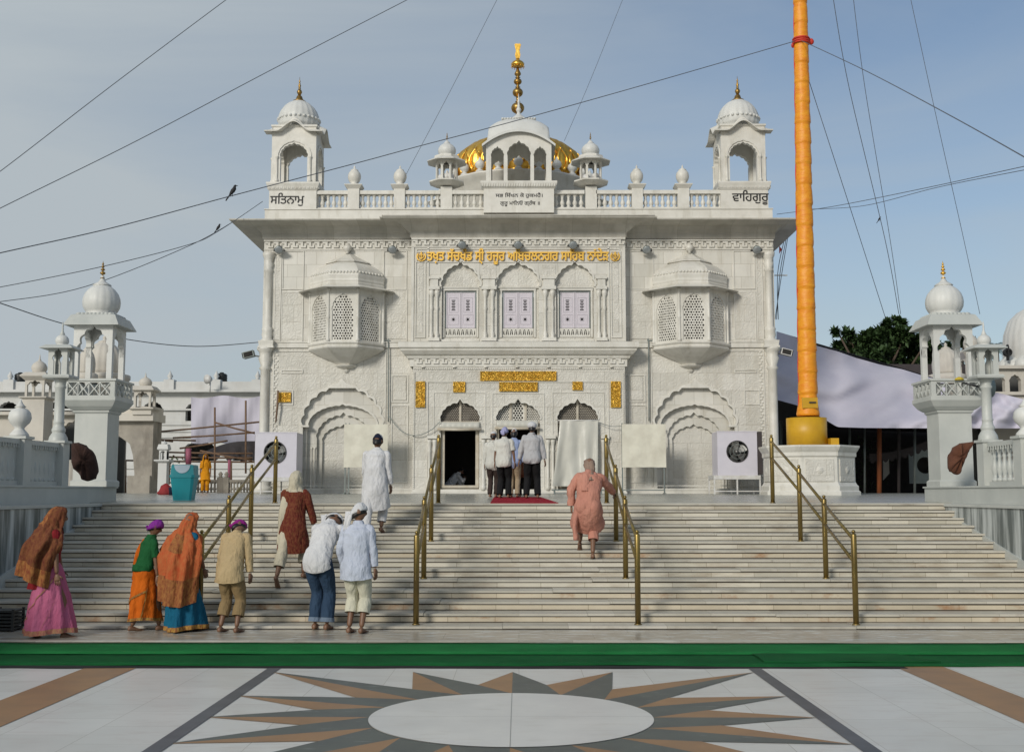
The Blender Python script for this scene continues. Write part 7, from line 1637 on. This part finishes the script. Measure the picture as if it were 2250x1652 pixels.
    def skirt(s, mm, z0=.06, z1=1.02, rb=(.22, .26), off=(0, 0), pleats=9, amp=.022, border=None, name='sari_skirt', rt_=(.155, .125), twist=.6, bh=.06):
        J, S = s.J, s.S
        def mk(za, zb, grow, n=56, k=20):
            rings = []
            for i in range(k+1):
                z = za+(zb-za)*i/k; t = 1-(z-z0)/(z1-z0); tt = max(0, min(1, t)); e = tt**.75; pel = (J['pel']-s.base)
                cx = Vector((pel.x, pel.y, 0))*(1-tt**1.5)+(s.rt*off[0]+s.fw*off[1])*S*tt; hb = min(1, .35+tt*2.4)
                rx, ry = (rt_[0]+(rb[0]-rt_[0])*e)*(1 if tt > .25 else 1+.12*sin(tt*4*pi)), (rt_[1]+(rb[1]-rt_[1])*e)*(1 if tt > .25 else 1+.10*sin(tt*4*pi)); ring = []
                for j in range(n):
                    a = 2*pi*j/n; am = amp*tt**.8; f_ = 1+(am*sin(pleats*a+twist*6*tt+s.seed)+am*.7*sin(5*a-3*tt+s.seed*2))/.2; q = (s.rt*cos(a)*rx+s.fw*sin(a)*ry)*S*f_*grow
                    zz = z*S+.018*S*tt*sin(a*2+s.seed); ring.append(s.base+cx+q+s.up*zz+q.normalized()*fold(s.base+q+s.up*z, .010*S*(.4+tt), 6, s.seed))
                rings.append(ring)
            return rings
        G_ = mk(z0, z1, 1.0); m = MB(); m.loft(G_, True, False); o = m.build(name, mm, s.t); s.G = G_; s.sk = o
        if border: b_ = MB(); b_.loft(mk(z0-.003, z0+bh, 1.02, k=3), True, False); b_.build('border', border, o)
        return o
    def ribbon(s, mm, a0, t0, a1, t1, w=.05, name='border'):
        # band lying on the skirt from (angle, height fraction) to (angle, height fraction)
        G, n, k = s.G, len(s.G[0]), len(s.G)-1
        def at(a, t):
            a = (a/(2*pi)) % 1*n; t = max(0, min(.999, t))*k; i, j = int(t), int(a); f, g = t-i, a-j
            p0 = G[i][j % n].lerp(G[i][(j+1) % n], g); p1 = G[i+1][j % n].lerp(G[i+1][(j+1) % n], g); q = p0.lerp(p1, f); c = sum(G[i], Vector())/n; d = (q-c); d.z = 0; return q+d.normalized()*.010
        m = MB(); vs = []; N_ = 30
        for i in range(N_+1):
            u = i/N_; a = a0+(a1-a0)*u; t = t0+(t1-t0)*u; vs += [at(a, t), at(a+w*2, t+w)]
        m.add(vs, [(i*2, i*2+1, i*2+3, i*2+2) for i in range(N_)], True); return m.build(name, mm, s.sk)
    def veil(s, mm, rings, gap=.9, amp=.016, name='veil', pleats=8, seed=0, shift=(0, 0), border=None, bottom=0.0, asym=0.0, band=None, panel=None):
        # rings: list of (centre, rx, ry, gapangle)
        m = MB(); n = 44; R_ = []; sub = 5; rr = []
        for i in range(len(rings)-1):
            a0, a1 = rings[i], rings[i+1]
            for k in range(sub):
                t = k/sub; t = t; c = a0[0].lerp(a1[0], t); rr.append((c, a0[1]+(a1[1]-a0[1])*t, a0[2]+(a1[2]-a0[2])*t, a0[3]+(a1[3]-a0[3])*t))
        rr.append(rings[-1]); L_ = len(rr)
        for i, (c, rx, ry, g) in enumerate(rr):
            t = i/(L_-1); ring = []
            for j in range(n+1):
                a = (-pi+g)+(2*pi-2*g)*j/n; f_ = 1+amp/.2*t*(sin(pleats*a+3*t+seed)+.6*sin(pleats*1.7*a-4*t)); q = (s.rt*sin(a)*rx-s.fw*cos(a)*ry)*s.S*f_
                dz = bottom*t*cos(a+asym)*s.S; ring.append(c+q+q.normalized()*fold(c+q, .022*s.S, 6, seed)+s.up*dz)
            R_.append(ring)
        m.loft(R_, False, False); N_ = len(R_[0])
        if band or panel:
            for q, f in enumerate(m.f):
                i, j = q//(N_-1), q % (N_-1); t = i/L_
                if t > .90 or (panel and panel[0] < t < panel[1] and panel[2] < j/(N_-1) < panel[3]): m.mi[q] = 1
            return m.build(name, [mm, band], s.t)
        return m.build(name, mm, s.t)
    def drop(s, x, y, z): return s.W(x, y, z)
def feet_at(x, y, k=None, Yoff=.2, z=None):
    if k is not None: Y = Y0-TREAD*k+Yoff; return Vector((PX(x, y, Y), Y, zt(k)))
    p = on_plane(x, y, z); return p
# --- 1 pink sari at the left, walking right on the carpet
def veil_std(p, mm, zb, w0, w1, back=.16, gap=.7, side=0, **kw):
    J, S = p.J, p.S; hc, nk = J['hc'], J['nk']; up = p.hax[1]
    r = [(hc+up*.133*S-p.fw*.01*S, .012, .012, .1), (hc+up*.125*S, .05, .06, .35), (hc+up*.085*S, .088, .108, .75), (hc+up*.0*S-p.fw*.01*S, .104, .128, .95), (hc-up*.10*S-p.fw*.02*S, .115, .14, .95), (nk-p.up*.04*S-p.fw*.03*S, .215, .18, .75), (J['ch']-p.fw*.03*S, .275, .225, gap), ((J['mid'])-p.fw*back*.4*S, (w0+w1)/2+.03, .245, gap), (p.base+p.R@Vector((side*S, -back*.5*S, zb*S)), w1+.02, .25, gap)]
    return p.veil(mm, r, **kw)
b = on_plane(102, 1404, ZP+.03, -PSL, YC); b.z += .0
p = Person(b, 1.54, radians(-68), 'woman in a pink sari with a red and gold veil walking on the green carpet', lean=.10, feet=((-.08, -.16, 0), (.08, .22, 0)), hands=((-.24, .16, .84), (.25, .10, .80)), headp=.12, foot_pitch=(.35, 0), female=True)
p.skirt('pink_c', z0=.08, z1=1.0, rb=(.21, .32), off=(0, .05), pleats=11, amp=.02, border='pinkborder_c')
p.shirt('redveil_c', hem=.02, sleeve=.40, name='blouse', loose=.95)
veil_std(p, 'zari_red', .78, .27, .20, back=.30, gap=.95, amp=.03, seed=2, bottom=.12, asym=.5, band='brocade', panel=(.12, .55, .38, .62))
J, S = p.J, p.S
p.veil('redveil_c', [(J['ch'], .215, .17, 1.5), (J['mid'], .21, .18, 1.3), (p.W(0, -.02, .92), .20, .19, 1.2), (p.W(0, -.05, .66), .13, .20, 1.6)], amp=.012, seed=5, name='pallu_lining')
p.ribbon('pinkborder_c', radians(250), .15, radians(395), .88, .05)
p.ribbon('pinkborder_c', radians(330), .02, radians(372), .45, .04)
# --- 2 orange sari
b = on_plane(312, 1386, 0)
p = Person(b, 1.36, radians(-52), 'woman in an orange sari and green blouse with a purple head cloth', lean=.16, feet=((-.08, -.14, 0), (.08, .24, 0)), hands=((-.24, .06, .80), (.24, .14, .76)), headp=.22, female=True, heady=-.3)
p.skirt('orange_c', z0=.17, z1=1.02, rb=(.20, .26), off=(0, .04), pleats=8, amp=.02, border='gold_c', bh=.04)
p.shirt('green_c', hem=-.10, sleeve=.42, name='blouse', loose=1.0); p.hair(); p.scarf('purple_c', 0, z0=-.05, grow=1.22)
J, S = p.J, p.S
m = MB(); rg = []
for i in range(13):
    t = i/12; c = J['sh0']+(p.W(-.24, -.04, .78)-J['sh0'])*t+p.up*.04*S*(1-t)-p.rt*.05*sin(pi*t)*S; w = (.06+.05*sin(pi*min(1, t*1.2)))*S
    rg.append([c+p.fw*w*cos(a)+p.rt*w*.55*sin(a)+p.fw*.01*sin(5*a+t*8)*S for a in [q*pi/8 for q in range(16)]])
m.loft(rg); p_ = m.build('pallu', 'orange_c', p.t)
m = MB(); m.tube([r[4]+(r[4]-sum(r, Vector())/16)*.12 for r in rg], .018*S, 6); m.build('border', 'gold_c', p_)
p.ribbon('gold_c', radians(215), .25, radians(345), .50, .05)
p.ribbon('gold_c', radians(330), .03, radians(350), .55, .05)
# --- 3 teal sari with orange veil
b = on_plane(396, 1386, 0)
p = Person(b, 1.45, radians(-28), 'woman in a teal sari bending under a large orange and gold veil', lean=.16, feet=((-.10, -.12, 0), (.12, .20, 0)), hands=((-.16, .26, .86), (.18, .28, .86)), headp=.22, female=True, pelvis=(0, -.02))
p.skirt('teal_c', z0=.03, z1=1.0, rb=(.24, .33), off=(.06, .08), pleats=9, amp=.026, border='gold_c'); p.shirt('teal_c', hem=.0, sleeve=.45, name='blouse')
veil_std(p, 'zari_orange', .50, .34, .24, back=.14, gap=.45, amp=.03, seed=4, bottom=-.13, asym=-.7, band='brocade', panel=(.52, .78, .42, .60))
J, S = p.J, p.S
def back_panel(p, mm, x0, x1, z0, z1, off, name):
    m = MB(); vs = []; n = 10
    for j in range(n+1):
        for i in range(n+1):
            x = x0+(x1-x0)*i/n; z = z0+(z1-z0)*j/n; r_ = .285 if z > .9 else .265; y = -sqrt(max(.0, 1-(x/r_)**2))*.24+off(z)-.01; vs.append(p.W(x, y, z)+Vector((0, fold(Vector((x*3, z*3, 0)), .01), 0)))
    return m.add(vs, [(j*(n+1)+i, j*(n+1)+i+1, (j+1)*(n+1)+i+1, (j+1)*(n+1)+i) for j in range(n) for i in range(n)], True)
p.ribbon('gold_c', radians(205), .30, radians(275), .46, .05)
# --- 4 man in beige shirt
b = on_plane(503, 1389, 0)
p = Person(b, 1.44, radians(-14), 'man in a beige shirt and tan trousers with a magenta head cloth, head bowed', lean=.27, feet=((-.13, -.02, 0), (.13, -.02, 0)), hands=((-.27, .14, .82), (.26, .12, .80)), headp=.75, heady=-.75, shrug=.015)
p.trousers('tan_c', .80, 1.12, 1.25); p.shirt('beige_c', hem=.14, loose=1.12, sleeve=.97, flare=1.04); p.hair(z0=-.4); p.scarf('magenta_c', .0, z0=.0, grow=1.2, tilt=.3)
# --- 5 woman climbing in maroon kurta
b = feet_at(652, 1270, 9, .16)
p = Person(b, 1.54, radians(-6), 'woman in a maroon patterned kurta with an ivory shawl climbing the stairs', lean=.10, feet=((-.20, -.42, -.115), (.10, .02, 0)), hip=.86, hands=((-.25, .10, .80), (.27, .05, .80)), headp=.10, foot_pitch=(.75, .1), female=True, pelvis=(-.03, -.12))
p.trousers('ivory_c', .80, 1.12, 1.25, name='salwar'); p.shirt('maroon_c', hem=.40, loose=1.12, flare=1.24, sleeve=.95, name='kurta')
J, S = p.J, p.S; up = p.hax[1]; hc, nk = J['hc'], J['nk']
p.veil('ivory_c', [(hc+up*.135*S, .012, .012, .1), (hc+up*.125*S, .05, .06, .35), (hc+up*.085*S, .088, .108, .7), (hc-p.fw*.01*S, .100, .122, .85), (hc-up*.10*S-p.fw*.01*S, .098, .12, .8), (nk-p.up*.0*S, .125, .125, .6), (nk-p.up*.05*S, .17, .13, .5)], amp=.006, seed=3, name='head_shawl')
m = MB(); rg = []
for i in range(17):
    t = i/16; c = (J['sh0']+p.rt*.035*S+p.up*.06*S-p.fw*.02*S)+(p.W(-.23, -.15, .48)-J['sh0'])*t-p.fw*.095*sin(pi*min(1, t*1.4)*.9)*S; w = (.055+.035*t)*S
    rg.append([c+p.rt*w*cos(a)*(1+.1*sin(6*a+t*4))+p.fw*w*.38*sin(a) for a in [q*pi/9 for q in range(18)]])
m.loft(rg); m.build('shawl_end', 'ivory_c', p.t)
m = MB(); rg = []
for i in range(9):
    t = i/8; c = (J['nk']-p.up*.04*S-p.fw*.08*S)+(p.W(-.03, -.16, .62)-J['nk'])*t-p.fw*.05*sin(pi*t)*S; rg.append([c+p.rt*.03*S*cos(a)+p.fw*.015*S*sin(a) for a in [q*pi/5 for q in range(10)]])
m.loft(rg); m.build('ribbon', 'black_c', p.t)
# --- 6 bowing person in white shirt and jeans
b = on_plane(706, 1383, 0)
p = Person(b, 1.65, radians(-18), 'person in a white shirt and rolled blue jeans bowing at the stairs', lean=.52, feet=((-.09, .0, 0), (.09, -.02, 0)), hands=((-.20, .36, .80), (.20, .38, .78)), headp=.85, heady=-.3, pelvis=(0, -.12), hip=.91, elb=(-.6, .2))
p.trousers('denim_c', .90, 1.10, 1.2, name='jeans'); p.shirt('white_c', hem=.10, loose=1.02, sleeve=.46, flare=.98); p.hair(); p.scarf('white_c', .17, .04, z0=.1, grow=1.2, tilt=.35, wide=1.4)
m = MB()
for i in (0, 1): kn, an = p.J['kn%d' % i], p.J['an%d' % i]; c = kn+(an-kn)*.80; e = kn+(an-kn)*.93; cloth_tube(m, [c, e], [.092*p.S, .096*p.S], 18, .004, fwd=p.fw)
m.build('rolled_cuffs', 'cuff_c', p.t)
# --- 7 person in pale blue shirt and capris
b = on_plane(781, 1391, 0)
p = Person(b, 1.56, radians(-12), 'person in a pale blue shirt, cream cropped trousers and white head cloth', lean=.10, feet=((-.09, .0, 0), (.09, -.02, 0)), hands=((-.24, .16, .88), (.26, .04, .80)), headp=.10, heady=-1.15)
p.trousers('capri_c', .76, 1.12, 1.22); p.shirt('paleblue_c', hem=.16, loose=1.10, sleeve=.95, flare=1.06); p.hair(z0=-.35); p.scarf('white_c', .24, -.04, z0=.05, grow=1.16, tilt=.4, wide=1.0)
# --- 8 man in long white robe climbing
b = feet_at(826, 1170, 4, .14)
p = Person(b, 1.61, radians(-10), 'man in a long white robe climbing the stairs past the left screen board', lean=.16, feet=((-.07, -.38, -.115), (.09, .0, 0)), hip=.86, hands=((-.24, .12, .80), (.25, .02, .74)), headp=.22, foot_pitch=(.8, .2), pelvis=(0, -.12))
p.trousers('white_c', .88, 1.1, 1.1, name='pyjama'); p.shirt('white_c', hem=.42, loose=1.10, flare=1.20, sleeve=.97, name='robe'); p.hair(z0=-.3); p.scarf('navy_c', 0, z0=.10, grow=1.17, knot=False, name='cap', tilt=-.15)
m = MB(); cap_geo(m, p.J['hc'], *p.hax, p.S, .45, 1.22, amp=.004, tilt=.1); m.build('cap_band', 'white_c', p.t)
# --- 9 person in salmon robe holding the rail
b = feet_at(1297, 1221, 7, .14)
tgt = RAIL3[1].lerp(RAIL3[2], 0.10)+Vector((0, 0, RH3[1]*.69))
p = Person(b, 1.61, radians(-4), 'bent person in a salmon robe and taupe head cloth gripping the brass handrail', lean=.34, side=.05, feet=((-.17, .30, .13), (.04, .0, 0)), hip=.86, hands=((-.30, .22, .82), tuple((Matrix.Rotation(radians(4), 3, 'Z') @ (tgt+Vector((-.06, -.12, -.01))-b))/(1.61/1.70))), headp=.35, foot_pitch=(.55, 0.1), pelvis=(-.03, -.02), curl=.9, elb=(-.7, -.2))
p.trousers('salmon_c', .72, 1.15, 1.1, name='salwar'); p.shirt('salmon_c', hem=.42, loose=1.12, flare=1.30, sleeve=.95, name='robe', sl_r=1.15)
J, S = p.J, p.S; up = p.hax[1]; hc, nk = J['hc'], J['nk']
p.veil('taupe_c', [(hc+up*.135*S, .012, .012, .1), (hc+up*.125*S, .05, .06, .35), (hc+up*.085*S, .086, .106, .7), (hc-p.fw*.01*S, .098, .12, .85), (hc-up*.10*S-p.fw*.01*S, .088, .115, .9), (nk-p.up*.03*S-p.fw*.03*S, .085, .12, 1.1), (J['ch']-p.fw*.07*S, .075, .11, 1.3)], amp=.008, seed=3, name='head_shawl')
cloth_m = MB(); cloth_tube(cloth_m, [nk-p.fw*.06*S+p.up*.02*S, J['ch']-p.fw*.15*S-p.rt*.05*S, J['mid']-p.fw*.15*S-p.rt*.06*S], [(.075*S, .05*S), (.07*S, .04*S), (.06*S, .03*S)], 16, .014, fwd=p.fw, caps=True, sub=6); cloth_m.build('shawl_end', 'salmon_c', p.t)
cloth_m = MB(); cloth_tube(cloth_m, [p.W(-.19, .0, .80), p.W(-.24, .02, .55), p.W(-.22, .03, .30)], [(.04*S, .07*S), (.05*S, .09*S), (.045*S, .08*S)], 14, .015, fwd=p.fw, caps=True); cloth_m.build('side_drape', 'salmon_c', p.t)
# --- the men at the centre door
def at_terr(x, y):
    q = on_plane(x, y, ZT, SLP, Y0); return q
YP1 = 25.6
def tb(x, Y): return Vector((PX(x, 1093, Y), Y, zterr(Y)+.014))
p = Person(tb(1083, 26.6), 1.50, radians(-8), 'man in a white shirt and dark brown trousers, leftmost at the centre door', lean=.06, feet=((-.08, 0, 0), (.07, .03, 0)), hands=((-.24, .12, .84), (.24, .05, .80)), headp=.2)
p.trousers('brown_c', .98, 1.0); p.shirt('palewhite_c', hem=.04, loose=1.05, sleeve=.97); p.hair(); p.scarf('white_c', 0, z0=.35, grow=1.16, knot=False, name='cap', tilt=.0)
p = Person(tb(1107, 25.7), 1.56, radians(-10), 'man in a white short-sleeved shirt, black trousers and lilac head cloth', lean=.10, feet=((-.10, 0, 0), (.11, .0, 0)), hands=((-.25, .10, .82), (.28, .02, .80)), headp=.12, heady=-.2)
p.trousers('black_c', 1.0, 1.05, 1.15); p.shirt('palewhite_c', hem=.08, loose=1.10, sleeve=.42); p.hair(); p.scarf('lilac_c', .10, .02, z0=-.02, grow=1.2)
p = Person(tb(1129, 26.9), 1.58, radians(-6), 'man in a light blue shirt and khaki trousers at the centre door', lean=.06, feet=((-.08, 0, 0), (.08, .03, 0)), hands=((-.22, .14, .84), (.26, .04, .80)), headp=.15)
p.trousers('khaki_c', 1.0, 1.0); p.shirt('blue_c', hem=.03, loose=1.0, sleeve=.95); p.hair(z0=-.45); p.scarf('white_c', 0, z0=.55, grow=1.12, knot=False, name='head_band', tilt=.3)
p = Person(tb(1169, 25.3), 1.64, radians(-4), 'man in a grey shirt, black trousers and white turban, rightmost at the centre door', lean=.05, feet=((-.13, 0, 0), (.13, .0, 0)), hands=((-.31, .06, .80), (.31, .03, .78)), headp=.05)
p.trousers('black_c', 1.0, 1.10, 1.05); p.shirt('grey_c', hem=.02, loose=1.18, sleeve=.95, tuck=True); p.hair(); p.turban('white_c')
# child with a yellow cloth between them
p = Person(tb(1149, 27.3), 1.05, radians(10), 'child in a red top with a yellow scarf behind the turbaned man', lean=.05, headp=.1)
p.trousers('black_c', 1.0, 1.0); p.shirt('zari_red', hem=.08, sleeve=.4); p.hair()
J, S = p.J, p.S
m = MB(); cloth_tube(m, [J['sh1']+p.up*.03, J['ch']+p.rt*.16*S-p.fw*.14*S, p.W(.12, -.22, .7), p.W(.14, -.24, .10)], [(.05, .03), (.05, .03), (.055, .03), (.05, .03)], 12, .008, fwd=p.fw, caps=True); m.build('scarf', 'yellow_c', p.t)
# --- seated person inside the left door
zi_ = ZB+.10; q = P(993, 1060, 37.0); b = Vector((q.x-.10, 37.0, zi_))
p = Person(b, 1.62, radians(-80), 'person in white sitting with folded arms in the dark left doorway', lean=.55, hip=.13, feet=((-.14, .42, 0), (.14, .50, 0)), hands=((-.05, .50, .42), (.05, .54, .40)), headp=.4, knee=(0, .35, 1), pelvis=(0, 0), elb=(-.6, -.4))
p.trousers('white_c', .95, 1.15); p.shirt('white_c', hem=.02, loose=1.1, sleeve=.95); p.hair(); p.scarf('black_c', 0, z0=.0)
# --- woman in saffron behind the bin
b = Vector((PX(450, 1085, 45), 45, zterr(45)))
p = Person(b, 1.50, radians(-165), 'woman in a saffron yellow dress and head scarf standing beyond the teal bin', lean=.05, headp=.12, female=True, hands=((-.24, .05, .8), (.24, .03, .76)))
p.trousers('saffron_c', .93, 1.25); p.shirt('saffron_c', hem=.38, flare=1.25, sleeve=.5, name='dress')
J, S = p.J, p.S; up = p.hax[1]; hc, nk = J['hc'], J['nk']
p.veil('saffron_c', [(hc+up*.135*S, .012, .012, .1), (hc+up*.085*S, .090, .108, .75), (hc, .105, .125, .9), (nk, .14, .14, .7), (J['ch'], .23, .17, .5), (J['mid'], .22, .17, .6)], amp=.01, name='head_scarf')
